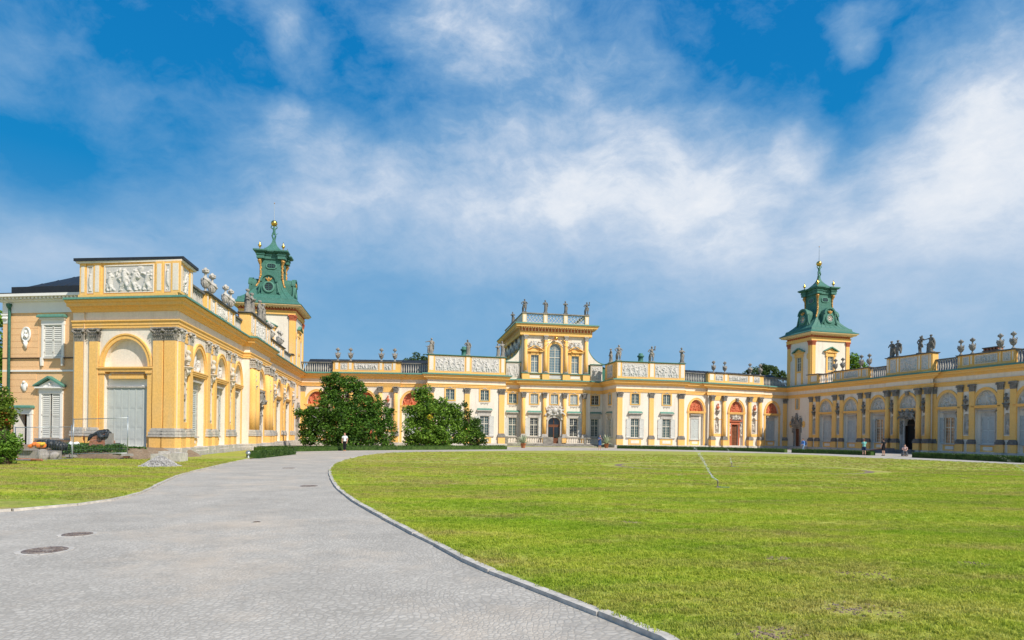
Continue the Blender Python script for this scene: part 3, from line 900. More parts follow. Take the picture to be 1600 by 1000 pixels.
def big_window(T, fr, x, w=1.27, z0=1.52, z1=4.3, pm='glass', hood=True, sh=(True, True), copper=True, shm='shutter_pale', sill=True):
    fr.holes.append((rectpoly(x - w / 2, x + w / 2, z0, z1), .22))
    M = fr.at(x); fm, gm = pane_mesh(w, z1 - z0, pm)
    W = put('window', fm, T, M @ TR((0, .2, z0))); put('pane', gm, W, M @ TR((0, .2, z0)))
    mb = MB('stone_light')
    for sx in (-1, 1):
        a, b = sorted((sx * w / 2, sx * (w / 2 + .1))); mb.box(a, b, -.04, -.002, z0, z1)
    if sill: mb.box(-w / 2 - .75, w / 2 + .75, -.16, -.002, z0 - .14, z0 - .02)
    put('frame', mb.mesh('frame'), W, M)
    if hood: put('hood', hood_mesh(w + .35, .95, copper), W, M @ TR((0, -.002, z1 + .02)))
    lm = louvre_mesh(.66, z1 - z0, shm)
    for k, sx in enumerate((-1, 1)):
        if sh[k]: put('shutter', lm, W, M @ TR((sx * (w / 2 + .08) + (0 if sx > 0 else -.66), -.05, z0)))
    return W
def small_window(T, fr, x, w=1.22, z0=6.52, z1=7.98, pm='glass', orn=True):
    fr.holes.append((rectpoly(x - w / 2, x + w / 2, z0, z1), .18))
    M = fr.at(x); fm, gm = pane_mesh(w, z1 - z0, pm, tr=0)
    W = put('window', fm, T, M @ TR((0, .16, z0))); put('pane', gm, W, M @ TR((0, .16, z0)))
    mb = MB('yellow'); t = .2
    mb.box(-w / 2 - t, -w / 2, -.07, -.002, z0 - t, z1 + .12); mb.box(w / 2, w / 2 + t, -.07, -.002, z0 - t, z1 + .12)
    mb.box(-w / 2, w / 2, -.07, -.002, z1, z1 + .12); mb.box(-w / 2, w / 2, -.07, -.002, z0 - t, z0 - .05)
    mb.mat('copper_pale'); mb.box(-w / 2 - .02, w / 2 + .02, -.12, -.002, z0 - .05, z0 - .005)
    put('frame', mb.mesh('frame'), W, M)
    if orn:
        mb = MB('stone_light')
        for i in range(5): mb.box(-.5 + i * .22, -.42 + i * .22, -.06, -.002, z0 - .62 + (i % 2) * .1, z0 - .42 + (i % 2) * .08)
        mb.tube([(-.6, -.03, z0 - .38), (0, -.04, z0 - .42), (.6, -.03, z0 - .38)], .035, 5)
        mb.tube([(-.34, -.08, z1 + .1), (0, -.11, z1 + .24), (.34, -.08, z1 + .1)], [.03, .09, .03], 6)
        put('ornament', mb.mesh('ornament'), W, M)
    return W
# ------------------------------------------------------------------ left wing
ZGL, ZGM = .62, .42
def us(fr, u, d=0.): return fr.s(u, 640, d)
fr = S['LF']; T = LWING
for u in (125, 148): pilaster(T, fr, us(fr, u), .62, zg=ZGL, bas='stone_light')
xc = fr.L
pilaster(T, fr, us(fr, 248), .68, zg=ZGL, bas='stone_light'); pilaster(T, fr, xc - .40, .78, zg=ZGL, bas='stone_light')
xa = us(fr, 196.5); rx = (fr.s(231, 640) - fr.s(163, 640)) / 2
D = .3
fr.holes.append((arcpoly(xa, ZGL + .02, 5.75, rx, 1.75), D))
M = fr.at(xa)
mb = MB('yellow'); ring(mb, 0, 5.75, rx + .02, 1.77, .30, -.08, -.0); ring(mb, 0, 5.75, rx + .24, 2.0, .10, -.13, 0)
for sx in (-1, 1):
    a, b = sorted((sx * (rx + .005), sx * (rx + .32))); mb.box(a, b, -.08, -.002, ZGL, 5.3)
put('arch', mb.mesh('arch'), T, M)
mb = MB('yellow'); mb.box(-rx - .42, rx + .42, -.2, D - .02, 5.62, 5.72); mb.box(-rx - .36, rx + .36, -.12, D - .02, 5.42, 5.62)
mb.box(-rx - .34, rx * -1 + .1, -.14, D - .02, 5.3, 5.42); mb.box(rx - .1, rx + .34, -.14, D - .02, 5.3, 5.42)
mb.box(-rx + .3, rx - .3, D - .3, D - .02, 4.98, 5.18); mb.box(-rx + .4, rx - .4, D - .2, D - .02, 5.18, 5.3)
put('impost', mb.mesh('impost'), T, M)
mb = MB('white'); mb.prism(arcpoly(0, 5.7, 5.75, rx, 1.75), D - .02, D + .02); mb.mat('trim'); mb.box(-rx, rx, D - .02, D + .02, 4.5, 5.45)
put('bay_infill', mb.mesh('bay_infill'), T, M)
mb = MB('stone_light'); mb.box(-rx + .02, rx - .02, D - .14, D, 4.42, 4.52)
lt = mb.mesh('lintel')
dd = put('double_door', door_mesh(rx * 2 - .04, 4.42 - ZGL, 'shutter', 6), T, M @ TR((0, D - .03, ZGL + .02)))
tag(dd, 'tall white panelled folding doors in the arched end bay'); put('lintel', lt, dd, M)

def pair_s(fr, T, a, b, zg, w=.62, bm='stone_dark', st=True, terr=False, round_=False, bas='stone', cap='stone', seed=0, sm='marble'):
    w = min(w, (b - a) * .5)
    for x in (a, b): pilaster(T, fr, x, w, zg=zg, round_=round_, bas=bas, cap=cap)
    niche_strip(T, fr, (a + b) / 2, b - a - w, zg, bm, seed, st, sm, terr)
kw = dict(bm='marble', bas='stone_light', cap='stone_light', sm='stone_light')
fr = S['LW1']
pair_s(fr, T, .50, 2.15, ZGL, .66, **kw); pair_s(fr, T, 6.0, 7.6, ZGL, .62, **kw); pair_s(fr, T, 11.2, 12.8, ZGL, .62, **kw)
for x, k, rx_ in ((4.07, 'closed', 1.28), (9.4, 'open', 1.28), (14.3, 'open', 1.12)):
    arch_bay(T, fr, x, rx_, 1.72, 5.68, ZGL, k, 'relief', 20 + int(x))
fr = S['LWp']
pair_s(fr, T, .48, 1.9, ZGL, .66, st=False, round_=True, **kw); pair_s(fr, T, 6.5, 7.92, ZGL, .66, st=False, round_=True, **kw)
arch_bay(T, fr, 4.2, 1.5, 1.75, 5.68, ZGL, 'portal', 'relief', 31)
fr = S['LW2']; Lx = fr.L
for d_, k in ((21.5, 'open'), (15.9, 'open'), (10.2, 'open')): arch_bay(T, fr, Lx - d_, 1.28, 1.72, 5.68, ZGL, k, 'relief', int(d_))
for a, b in ((19.6, 18.0), (13.9, 12.3), (8.0, 6.4)): pair_s(fr, T, Lx - a, Lx - b, ZGL, .62, **kw)

# side doors at the inner corners
def corner_door(T, fr, x, zg):
    M = fr.at(x)
    fr.holes.append((rectpoly(x - .55, x + .55, zg, 3.25), .25))
    d = put('door', door_mesh(1.1, 3.24 - zg, 'wood', 2), T, M @ TR((0, .22, zg)))
    mb = MB('stone')
    for sx in (-1, 1):
        mb.box(*sorted((sx * .55, sx * .78)), -.12, -.002, zg, 3.25); mb.box(*sorted((sx * .78, sx * 1.0)), -.2, -.002, 2.6, 3.4)
    mb.box(-.8, .8, -.14, -.002, 3.25, 3.5); mb.box(-1.25, 1.25, -.4, -.002, 3.8, 4.0); mb.box(-1.0, 1.0, -.25, -.002, 3.5, 3.8)
    ring(mb, 0, 4.0, .42, .5, .25, -.3, -.002)
    for sx in (-1, 1): mb.box(*sorted((sx * .75, sx * 1.1)), -.35, -.002, 4.0, 4.3)
    mb.taper(-.2, .2, -.3, -.002, 4.7, 5.1, -.1)
    put('door_case', mb.mesh('door_case'), d, M)
    mb = MB('stone')
    for sx in (-1, 1):
        mb.tube([(sx * .92, -.2, 4.25), (sx * .95, -.2, 4.6), (sx * .9, -.2, 4.95)], [.17, .2, .15], 8); mb.ball((sx * .9, -.22, 5.15), .12)
    mb.tube([(0, -.2, 5.05), (0, -.2, 5.4)], [.22, .2], 8); mb.ball((0, -.2, 5.6), .17); mb.ball((0, -.15, 4.3), .28, 8, 6, (1, .5, 1.2))
    mb.box(-1.0, 1.0, -.15, -.02, 4.0, 4.3)
    put('crest', remesh(mb, 'crest', .04, 'stone', .03, 8), d, M)
    for sx in (-1, 1):
        mb = MB('yellow'); mb.smooth = False; mb.T = TR((sx * 1.45, 0, 3.95)) @ Matrix.Rotation(R(90), 4, 'X')
        mb.lathe([(.01, 0.0), (.34, 0.0), (.34, .06), (.0, .07)], 0, 0, 16, 1, 1.6); put('medallion', mb.mesh('medallion'), T, M)
    small_window(T, fr, x, .62, 6.5, 8.0, 'glass_dark', False)
corner_door(T, S['LW2'], Lx - 3.0, ZGL)

# ------------------------------------------------------------------ central palace
T = MAIN
fr = S['G1']; pilaster(T, fr, .35, .62, zg=ZGM)
arch_bay(T, fr, us(fr, 494, .2), 1.36, 1.8, 5.62, ZGM, 'closed', 'terracotta', 41, white_jamb=True)
fr = S['G1p']
pair_s(fr, T, us(fr, 524, .2), us(fr, 548, .2), ZGM, .62, terr=True, round_=True); pair_s(fr, T, us(fr, 594, .2), us(fr, 618, .2) , ZGM, .62, terr=True, round_=True)
arch_bay(T, fr, us(fr, 571), 1.3, 1.8, 5.62, ZGM, 'redportal', 'terracotta', 42, key=True)
fr = S['G1b']; arch_bay(T, fr, us(fr, 643, .1), 1.36, 1.8, 5.62, ZGM, 'closed', 'terracotta', 43)
def wide_pil(T, fr, x, w=.72): pilaster(T, fr, x, w, zg=ZGM, y=0)
def wbay(T, fr, u, pm='glass', pm2='glass', **k):
    x = us(fr, u)
    small_window(T, fr, x, pm=pm2); big_window(T, fr, x, pm=pm, **k)
    mb = MB('yellow'); mb.box(-1.0, 1.0, -.06, -.002, ZGM + .03, 1.3); mb.mat('white'); mb.box(-.65, .65, -.09, -.058, ZGM + .22, 1.1)
    put('apron', mb.mesh('apron'), T, fr.at(x))
fr = S['BL']
pilaster(T, fr, .45, .78, zg=ZGM); pilaster(T, fr, us(fr, 729.5), .7, zg=ZGM); pilaster(T, fr, fr.L - .5, .78, zg=ZGM)
wbay(T, fr, 703); wbay(T, fr, 757)
fr = S['BR']
pilaster(T, fr, .5, .78, zg=ZGM); pilaster(T, fr, us(fr, 1017.5), .7, zg=ZGM); pilaster(T, fr, fr.L - .5, .85, zg=ZGM)
wbay(T, fr, 992.3); wbay(T, fr, 1041.5)
fr = S['BRs']
small_window(T, fr, fr.L - 2.6, 1.1); big_window(T, fr, fr.L - 2.6, 1.1, pm='glass_dark')
fr = S['BLs']
small_window(T, fr, 2.6, 1.1); big_window(T, fr, 2.6, 1.1, pm='glass_dark')
fr = S['RCl']; x = us(fr, 801)
small_window(T, fr, x, 1.25); big_window(T, fr, x, 1.2, z1=4.3, z0=1.5)
fr = S['RCr']; x = us(fr, 929.4)
small_window(T, fr, min(x, fr.L - .8), 1.2, pm='glass_dark'); big_window(T, fr, min(x, fr.L - .8), 1.15, sh=(True, False))
# portico: wall panel flush, four round columns standing forward
fr = S['RCp']
for u in (834.7, 866, 896.5):
    small_window(T, fr, us(fr, u), 1.2, 6.5, 7.95, 'glass_curtain')
for u in (834.7, 896.5): big_window(T, fr, us(fr, u), 1.25, pm='glass_dark', sh=(True, True))
for u in (818.2, 851, 882.5, 913.2): pilaster(T, fr, us(fr, u, .4), .62, zg=ZGM, round_=True, bas='stone_light')
xd = us(fr, 866)
fr.holes.append((arcpoly(xd, ZGM, 3.7, .95, .72), .35))
M = fr.at(xd)
mb = MB('wood'); 
for a, b in ((-.95, -.84), (.84, .95), (-.07, .07)): mb.box(a, b, .24, .32, ZGM, 3.7)
mb.box(-.95, .95, .22, .33, 3.15, 3.32); mb.box(-.05, .05, .24, .32, 3.3, 4.35); ring(mb, 0, 3.7, .86, .62, .09, .24, .32)
mb.box(-.84, -.07, .26, .31, ZGM, 1.25); mb.box(.07, .84, .26, .31, ZGM, 1.25); mb.box(-.84, -.07, .26, .31, 2.95, 3.15); mb.box(.07, .84, .26, .31, 2.95, 3.15)
d = put('door', mb.mesh('door'), T, M)
mb = MB('glass_dark'); mb.prism(arcpoly(0, ZGM, 3.7, .94, .71), .30, .31); put('pane', mb.mesh('pane'), d, M)
mb = MB('stone_light'); ring(mb, 0, 3.7, .95, .72, .24, -.12, -.002)
for sx in (-1, 1): mb.box(*sorted((sx * .95, sx * 1.19)), -.12, -.002, ZGM, 3.7)
mb.box(-.2, .2, -.25, -.002, 4.35, 4.75)
put('door_case', mb.mesh('door_case'), d, M)
mb = MB('marble'); ring(mb, 0, 4.05, 1.05, .75, .34, -.3, -.002); put('door_pediment', mb.mesh('door_pediment'), d, M)
put('crest', group_mesh(11, 3.5, 1.75, 'relief', .6, .035), d, M @ TR((0, -.2, 4.75)))
# gallery right
fr = S['G2']; arch_bay(T, fr, us(fr, 1088.5, .1), 1.36, 1.8, 5.62, ZGM, 'closed', 'terracotta', 44)
fr = S['G2p']
pair_s(fr, T, us(fr, 1113, .3), us(fr, 1132, .3), ZGM, .64, terr=True, round_=True); pair_s(fr, T, us(fr, 1172, .3), us(fr, 1188.5, .3), ZGM, .64, terr=True, round_=True)
arch_bay(T, fr, us(fr, 1150.5), 1.36, 1.8, 5.62, ZGM, 'redportal', 'terracotta', 42, key=True)
fr = S['G2b']; arch_bay(T, fr, us(fr, 1207, .1), 1.36, 1.8, 5.62, ZGM, 'closed', 'terracotta', 46); pilaster(T, fr, fr.L - .5, .7, zg=ZGM)

# ------------------------------------------------------------------ right wing
T = RWING
fr = S['RW1']; corner_door(T, fr, us(fr, 1246), ZGM)
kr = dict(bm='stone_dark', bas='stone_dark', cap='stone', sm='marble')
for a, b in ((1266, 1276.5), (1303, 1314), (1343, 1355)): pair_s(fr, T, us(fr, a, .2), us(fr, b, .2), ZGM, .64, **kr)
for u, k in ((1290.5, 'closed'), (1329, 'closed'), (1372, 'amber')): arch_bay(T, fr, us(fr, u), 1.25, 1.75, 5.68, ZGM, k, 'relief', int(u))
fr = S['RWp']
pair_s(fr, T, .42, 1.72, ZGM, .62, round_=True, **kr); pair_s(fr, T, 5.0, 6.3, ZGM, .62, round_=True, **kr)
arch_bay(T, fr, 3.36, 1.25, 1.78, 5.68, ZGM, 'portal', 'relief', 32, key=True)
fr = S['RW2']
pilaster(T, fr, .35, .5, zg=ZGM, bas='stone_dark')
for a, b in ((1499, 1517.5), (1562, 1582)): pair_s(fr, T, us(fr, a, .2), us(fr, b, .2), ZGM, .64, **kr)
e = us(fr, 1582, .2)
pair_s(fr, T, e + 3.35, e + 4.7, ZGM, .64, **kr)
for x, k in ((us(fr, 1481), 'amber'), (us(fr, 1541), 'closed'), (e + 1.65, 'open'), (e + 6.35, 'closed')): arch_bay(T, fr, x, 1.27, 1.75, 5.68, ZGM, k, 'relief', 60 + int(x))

# ------------------------------------------------------------------ walls, plinths, bodies, roofs
for i, (n, f) in enumerate(zip(names, SEG)):
    if i < iA: T, zg = LWING, ZGL
    elif i < iB: T, zg = MAIN, ZGM
    else: T, zg = RWING, ZGM
    mb = MB('white')
    wall_mesh(mb, 0, f.L, zg, 8.2, f.holes)
    put('wall', mb.mesh('wall'), T, f.M)
    sweep(path, mit, PLN(zg), 'plinth', T, 'stone_light', i, i + 1, False)
def inward(i, d): return path[i] - mit[i] * d
# left wing body
bk = LW0.N * -9.0
def body(T, poly, z0=0, z1=10.0, m='white', name='rear_wall'):
    mb = MB(m); mb.hprism([(p.x, p.y) for p in poly], z0, z1); put(name, mb.mesh(name), T)
i1 = iA
pA = [inward(0, .55) + LF0.X * .3, inward(1, .55), LW0.P + LW0.X * 50 - LW0.N * .55]
body(LWING, [pA[0], pA[1], pA[2], pA[2] + LW0.N * -6.2, LW0.P + LW0.X * 3 - LW0.N * 6.2])
g0 = path[iA]
gl = [GL0.pt(-3, -.55), GL0.pt(19.5, -.55), GL0.pt(19.5, -8), GL0.pt(-3, -8)]
body(MAIN, gl)
body(MAIN, [inward(names.index('BL'), .6), inward(names.index('BL') + 1, .6), sBL.P + BL0.N * -20 - BL0.X * .6, inward(names.index('BL'), .6) + BL0.N * -20])
ir = names.index('BLs') + 1; ie = names.index('BRs')
body(MAIN, [RC0.pt(RC0.s(786, 600), -.6), RC0.pt(RC0.s(951, 600), -.6), RC0.pt(RC0.s(951, 600), -18), RC0.pt(RC0.s(786, 600), -18)])
q = names.index('BR')
body(MAIN, [inward(q, .6), inward(q + 1, .6), inward(q + 1, .6) + BR0.N * -18, inward(q, .6) + BR0.N * -18])
body(MAIN, [GR0.pt(-1, -.6), GR0.pt(24, -.6), GR0.pt(24, -8), GR0.pt(-1, -8)])
rE = RW0.s(1600) + 9
body(RWING, [RW0.pt(-6, -.6), RW0.pt(rE, -.6), RW0.pt(rE, -9.5), RW0.pt(-6, -9.5)])
def pitched(T, f, s0, s1, d0, d1, z0, zr, m='roof', hip=True):
    """low roof on a frame: from depth d0 to d1 behind the wall line"""
    mid = (d0 + d1) / 2; h = (d1 - d0) / 2 if hip else 0
    mb = MB(m)
    a = [(s0, d0, z0), (s1, d0, z0), (s1, d1, z0), (s0, d1, z0), (s0 + h, mid, zr), (s1 - h, mid, zr)]
    mb.add(a, [(0, 1, 5, 4), (1, 2, 5), (2, 3, 4, 5), (3, 0, 4), (3, 2, 1, 0)])
    n = int((s1 - s0) / .9)
    for i in range(1, n):
        x = s0 + (s1 - s0) * i / n
        t0 = min(1, (x - s0) / max(h, .01)); t1 = min(1, (s1 - x) / max(h, .01)); t = min(t0, t1)
        mb.tube([(x, d0, z0 + .02), (x, d0 + (mid - d0) * t, z0 + (zr - z0) * t + .02)], .03, 4)
    put('roof', mb.mesh('roof'), T, f.M)
pitched(LWING, LW0, 4.5, 43, 1.2, 6.8, 10.05, 10.9); pitched(RWING, RW0, 7, rE - .5, 1.0, 9.3, 10.1, 12.1)
pitched(MAIN, GL0, -1, 19, .9, 8, 10.1, 12.5, hip=False); pitched(MAIN, GR0, 0, 22, .9, 8, 10.1, 12.5, hip=False)
pitched(MAIN, BL0, .8, 9.5, 1.4, 17, 10.1, 12.9, 'roof'); pitched(MAIN, BR0, 1.0, 10, 1.4, 17, 10.1, 12.9, 'roof')
# ------------------------------------------------------------------ attics and balustrades
def attic(T, fr, s0, s1, z1, panels, z0=10.04, th=.9, top='stone_dark', y0=.0, wall='yellow', mrel='relief', slab=.12, posts=()):
    M = fr.at(s0); W = s1 - s0
    mb = MB(wall); mb.box(0, W, y0, y0 + th, z0, z1)
    for a, b in posts:     # pilaster strips with a pale inset
        mb.mat(wall); mb.box(a - s0, b - s0, y0 - .07, y0 - .002, z0 + .35, z1)
        mb.mat('white'); mb.box(a - s0 + .12, b - s0 - .12, y0 - .085, y0 - .069, z0 + .5, z1 - .15)
    mb.mat(wall); mb.box(-.02, W + .02, y0 - .09, y0 - .001, z0, z0 + .35)
    o = put('attic', mb.mesh('attic'), T, M)
    mb = MB(top); e = .12 if slab < .2 else .0
    mb.box(-e, W + e, y0 - e - .05, y0 + th + e, z1 + .001, z1 + slab * .55) if slab < .2 else None; mb.box(-e - .06, W + e + .06, y0 - e - .11, y0 + th + e, z1 + slab * .55, z1 + slab) if slab < .2 else None
    if slab < .2: put('coping', mb.mesh('coping'), o, M)
    for i, (a, b, *k) in enumerate(panels):
        zb, zt = z0 + .42, z1 - .14
        Mx = fr.at((a + b) / 2)
        mb = MB('white'); t = .07; w = b - a
        mb.box(-w / 2, -w / 2 + t, y0 - .05, y0 - .002, zb, zt); mb.box(w / 2 - t, w / 2, y0 - .05, y0 - .002, zb, zt)
        mb.box(-w / 2 + t, w / 2 - t, y0 - .05, y0 - .002, zb, zb + t); mb.box(-w / 2 + t, w / 2 - t, y0 - .05, y0 - .002, zt - t, zt)
        put('panel_frame', mb.mesh('panel_frame'), o, Mx)
        sd = k[0] if k else int(a * 10) % 7 + 80
        put('relief', lib(('atr', round(w, 1), round(zt - zb, 1), mrel, sd), lambda: relief_mesh(w - .18, zt - zb - .18, sd, mrel, .15 if w > 1 else .1, q=.05)), o, Mx @ TR((0, y0 - .012, zb + .09)))
    return o
def balus(T, fr, s0, s1, z1=11.6, z0=10.08, m='stone_light', rail='stone_dark'):
    mb = MB(m); baluster_run(mb, 0, s1 - s0, z0, z1, m, .06, .34, rail=rail); 
    mb.T = None
    put('balustrade', mb.mesh('balustrade'), T, fr.at(s0))
# fix baluster axis (the run is built about y 0)
def baluster_run(mb, x0, x1, z0, z1, m='stone_light', y0=.06, y1=.34, sp=.30, rail='stone', n8=8):
    ym = (y0 + y1) / 2
    mb.mat(rail); mb.box(x0, x1, y0 - .06, y1 + .06, z1 - .14, z1)
    mb.mat(m); mb.box(x0, x1, y0, y1, z0, z0 + .14)
    n = max(1, int((x1 - x0) / sp)); H = z1 - .14 - z0 - .14; zz = z0 + .14
    mb.smooth = True
    for i in range(n):
        x = x0 + (x1 - x0) * (i + .5) / n
        mb.lathe([(.085, zz), (.05, zz + .08), (.105, zz + H * .35), (.09, zz + H * .45), (.045, zz + H * .75), (.08, zz + H * .92), (.08, zz + H)], x, ym, n8)
    mb.smooth = False
v5 = lambda fr, u, v=570, d=.05: fr.s(u, v, d)
STAT = []   # (frame, s, y, z, kind/urn, height)
# left wing
fr = S['LF']; za = 12.38
s0, s1 = fr.s(124.5, 430), fr.L - .0
def sp(*us_): return [fr.s(u, 430) for u in us_]
p = sp(126, 136, 137, 146.5, 147.5, 159, 163.5, 241, 244, 256, 258, 267, 268.5, 283)
oa = attic(LWING, fr, s0, s1 - .02, za, [(p[2], p[3], 91), (p[6], p[7], 90), (p[10], p[11], 92)], th=.04, top='roof', slab=.28, posts=[(p[0], p[1]), (p[4], p[5]), (p[8], p[9]), (p[12], p[13])])
fl = S['LW1']; k0 = fl.pt(0, -.03); k1 = fl.pt(2.5, -.03)
q0 = fr.pt(s0, -.045); q1 = q0 - fr.N * 2.6
mb = MB('yellow'); mb.hprism([(v.x, v.y) for v in (q0, k0, k1, q1)], 10.04, za); put('attic_core', mb.mesh('attic_core'), oa)
e0, e1 = fl.pt(-.05, .22), fl.pt(2.75, .22); e2, e3 = fr.pt(s0 - .08, .22), fr.pt(s0 - .08, -2.75)
mb = MB('white'); mb.hprism([(v.x, v.y) for v in (e2, e0, e1, e3)], za + .002, za + .12)
e0, e1 = fl.pt(-.08, .32), fl.pt(2.85, .32); e2, e3 = fr.pt(s0 - .16, .32), fr.pt(s0 - .16, -2.85)
mb.mat('roof'); mb.hprism([(v.x, v.y) for v in (e2, e0, e1, e3)], za + .122, za + .30); put('coping', mb.mesh('coping'), oa)
fr = S['LW1']
mb = MB('yellow'); mb.box(.05, 2.5, -.02, .0, 10.04, za)
for a, b in ((.12, .62), (1.9, 2.45)):
    mb.mat('yellow'); mb.box(a, b, -.09, -.02, 10.4, za - .002); mb.mat('white'); mb.box(a + .12, b - .12, -.105, -.088, 10.55, za - .15)
oo = put('attic', mb.mesh('attic'), LWING, fr.M)
put('relief', relief_mesh(1.1, za - 10.75, 93, 'relief', .12), oo, fr.at(1.26, -.022, 10.6))
balus(LWING, fr, 2.75, 5.4)
attic(LWING, fr, 5.4, 13.3, 11.6, [(6.9, 7.6, 3), (8.1, 11.0, 4), (11.7, 12.4, 5)], posts=[(5.5, 6.0), (6.3, 6.8), (7.65, 8.05), (11.1, 11.6), (12.7, 13.2)], th=.5)
balus(LWING, fr, 13.3, 15.85)
for s_ in (6.25, 7.85, 11.4, 12.95): STAT.append((fr, s_, .25, 11.72, 'urn'))
fr = S['LWp']
attic(LWING, fr, .02, fr.L - .02, 12.2, [(.9, 1.6, 5), (2.2, 6.2, 6), (6.8, 7.5, 5)], posts=[(.08, .75), (1.68, 2.1), (6.3, 6.7), (7.6, 8.3)], th=.9)
for s_, k in ((1.0, 0), (2.6, 2), (5.8, 4), (7.4, 3)): STAT.append((fr, s_, .45, 12.3, k))
fr = S['LW2']
balus(LWING, fr, .1, 2.6)
attic(LWING, fr, 2.6, 10.9, 11.6, [(4.2, 4.9, 3), (5.5, 8.2, 4), (9.0, 9.7, 5)], posts=[(2.7, 3.2), (3.6, 4.1), (5.0, 5.4), (8.4, 8.9), (10.3, 10.8)], th=.5)
balus(LWING, fr, 10.9, 16.0)
attic(LWING, fr, 16.0, 17.2, 11.6, [], posts=[(16.1, 17.1)], th=.5)
for s_ in (3.6, 5.2, 9.2, 10.4): STAT.append((fr, s_, .25, 11.72, 'urn'))
# galleries
fr = S['G1']; balus(MAIN, fr, -.5, fr.s(520, 570), 11.6)
fr = S['G1p']
q = lambda *a: [fr.s(x, 570) for x in a]
A = q(523, 530, 532, 543, 544, 551, 553, 591, 592, 598.5, 600, 612, 613, 619.5)
attic(MAIN, fr, .0, fr.L, 11.6, [(A[2], A[3], 3), (A[6], A[7], 4), (A[10], A[11], 5)], posts=[(A[0], A[1]), (A[4], A[5]), (A[8], A[9]), (A[12], A[13])], th=.6)
for u in (528, 548, 596, 617): STAT.append((fr, fr.s(u, 560, -.3), .3, 11.72, 'urn'))
fr = S['G1b']; balus(MAIN, fr, 0.02, fr.L, 11.6)
fr = S['G2']; balus(MAIN, fr, .02, fr.L, 11.6, m='stone_light', rail='stone_dark')
fr = S['G2p']
A = q(1108, 1116, 1118, 1130, 1131.5, 1137, 1139, 1169, 1170, 1176.5, 1178, 1187.5, 1188.5, 1192.5)
attic(MAIN, fr, .0, fr.L, 11.6, [(A[2], A[3], 3), (A[6], A[7], 4), (A[10], A[11], 5)], posts=[(A[0], A[1]), (A[4], A[5]), (A[8], A[9])], th=.6)
for u in (1115, 1132.5, 1172, 1188): STAT.append((fr, fr.s(u, 570, -.3), .3, 11.72, 'urn'))
fr = S['G2b']; balus(MAIN, fr, .02, fr.L + .2, 11.6, m='stone_light')
# blocks of the central palace
fr = S['BL']; A = q(669.5, 678.5, 680, 726, 727.5, 735, 737, 780, 782, 789)
attic(MAIN, fr, .02, fr.L - .02, 12.62, [(A[2], A[3], 11), (A[6], A[7], 12)], posts=[(A[0], A[1]), (A[4], A[5]), (A[8], A[9])], top='copper_pale', wall='yellow')
for u, k in ((674, 5), (731, 0), (778, 2), (785, 4)): STAT.append((fr, min(fr.s(u, 545, -.4), fr.L - .35), .45, 12.74, k, 2.0 if u == 778 else 2.35))
fr = S['BR']; A = q(964, 970.5, 972, 1012.5, 1014.5, 1022.5, 1023.5, 1061, 1062.5, 1070)
attic(MAIN, fr, .02, fr.L - .02, 12.62, [(A[2], A[3], 13), (A[6], A[7], 14)], posts=[(A[0], A[1]), (A[4], A[5]), (A[8], A[9])], top='copper_pale')
for u, k in ((967, 3), (1018.5, 1), (1065.5, 2)): STAT.append((fr, fr.s(u, 550, -.4), .45, 12.74, k, 2.45))
STAT.append((fr, fr.s(1047, 550, -16), 16.5, 12.1, 0, 2.3))
for k_, (ss, fr) in enumerate(((S['BRs'].L - 4.9, S['BRs']), (0.4, S['BLs']))):
    fr2 = fr; attic(MAIN, fr2, max(.0, ss), min(fr2.L - .92, ss + 4.5) if k_ == 0 else fr2.L - .3, 12.6, [(ss + 1.0, ss + 3.2, 15)], posts=[], top='copper_pale', th=.5)
STAT.append((S['BRs'], S['BRs'].L - 3.3, .3, 12.72, 4, 2.3))
# chimneys / copper vents on the block roofs
for fr, u, nm in ((BR0, 1001, 1), (BL0, 725, 2)):
    M = fr.at(fr.s(u, 560, -7), 7, 0)
    mb = MB('copper'); mb.smooth = True; mb.lathe([(1.7, 12.6), (1.5, 13.1), (.8, 13.45), (.42, 13.5), (.38, 14.3), (.55, 14.4), (.55, 14.6), (.34, 14.7), (.34, 14.95), (.1, 15.0)], 0, 0, 12); put('roof_vent', mb.mesh('roof_vent'), MAIN, M)
# recess attic strips
RCF = Frame(RC0.P, RC0.P + RC0.X * RC0.L)
for n, u0, u1, sd in (('RCl', 791, 813, 16), ('RCr', 920.5, 944, 17)):
    fr = S[n]; a, b = fr.s(u0, 575), min(fr.s(u1, 575), fr.L - .05)
    attic(MAIN, fr, max(a, .05), b, 12.7, [(max(a, .05) + .1, b - .1, sd)], posts=[], top='copper_pale', th=.6, wall='white')

# ------------------------------------------------------------------ belvedere storey
fr = S['RCp']; T = MAIN
x0, x1 = fr.s(816, 550), fr.s(919.5, 550); xm = (x0 + x1) / 2
mb = MB('yellow'); mb.box(x0 - .05, x1 + .05, -.05, 1.0, 10.0, 11.05)
for u in (820.8, 852, 883.8, 915.2):
    x = fr.s(u, 585); mb.box(x - .55, x + .55, -.42, -.05, 10.02, 11.02)
mb.mat('copper_pale'); mb.box(x0 - .15, x1 + .15, -.30, 1.0, 11.05, 11.15)
for u in (820.8, 852, 883.8, 915.2):
    x = fr.s(u, 585); mb.box(x - .62, x + .62, -.5, -.30, 11.02, 11.12)
mb.mat('white'); 
for u, hw in ((835.5, .8), (898.5, .75)): x = fr.s(u, 587); mb.box(x - hw, x + hw, -.07, -.052, 10.35, 10.85)
mb.mat('relief'); x = fr.s(868, 587); mb.box(x - 1.0, x + 1.0, -.09, -.052, 10.3, 10.9)
put('belvedere_podium', mb.mesh('belvedere_podium'), T, fr.M)
hb = []; xw = [fr.s(835.5, 565), fr.s(867.3, 560), fr.s(898.5, 565)]
for x in (xw[0], xw[2]): hb.append((rectpoly(x - .6, x + .6, 11.25, 13.9), .25))
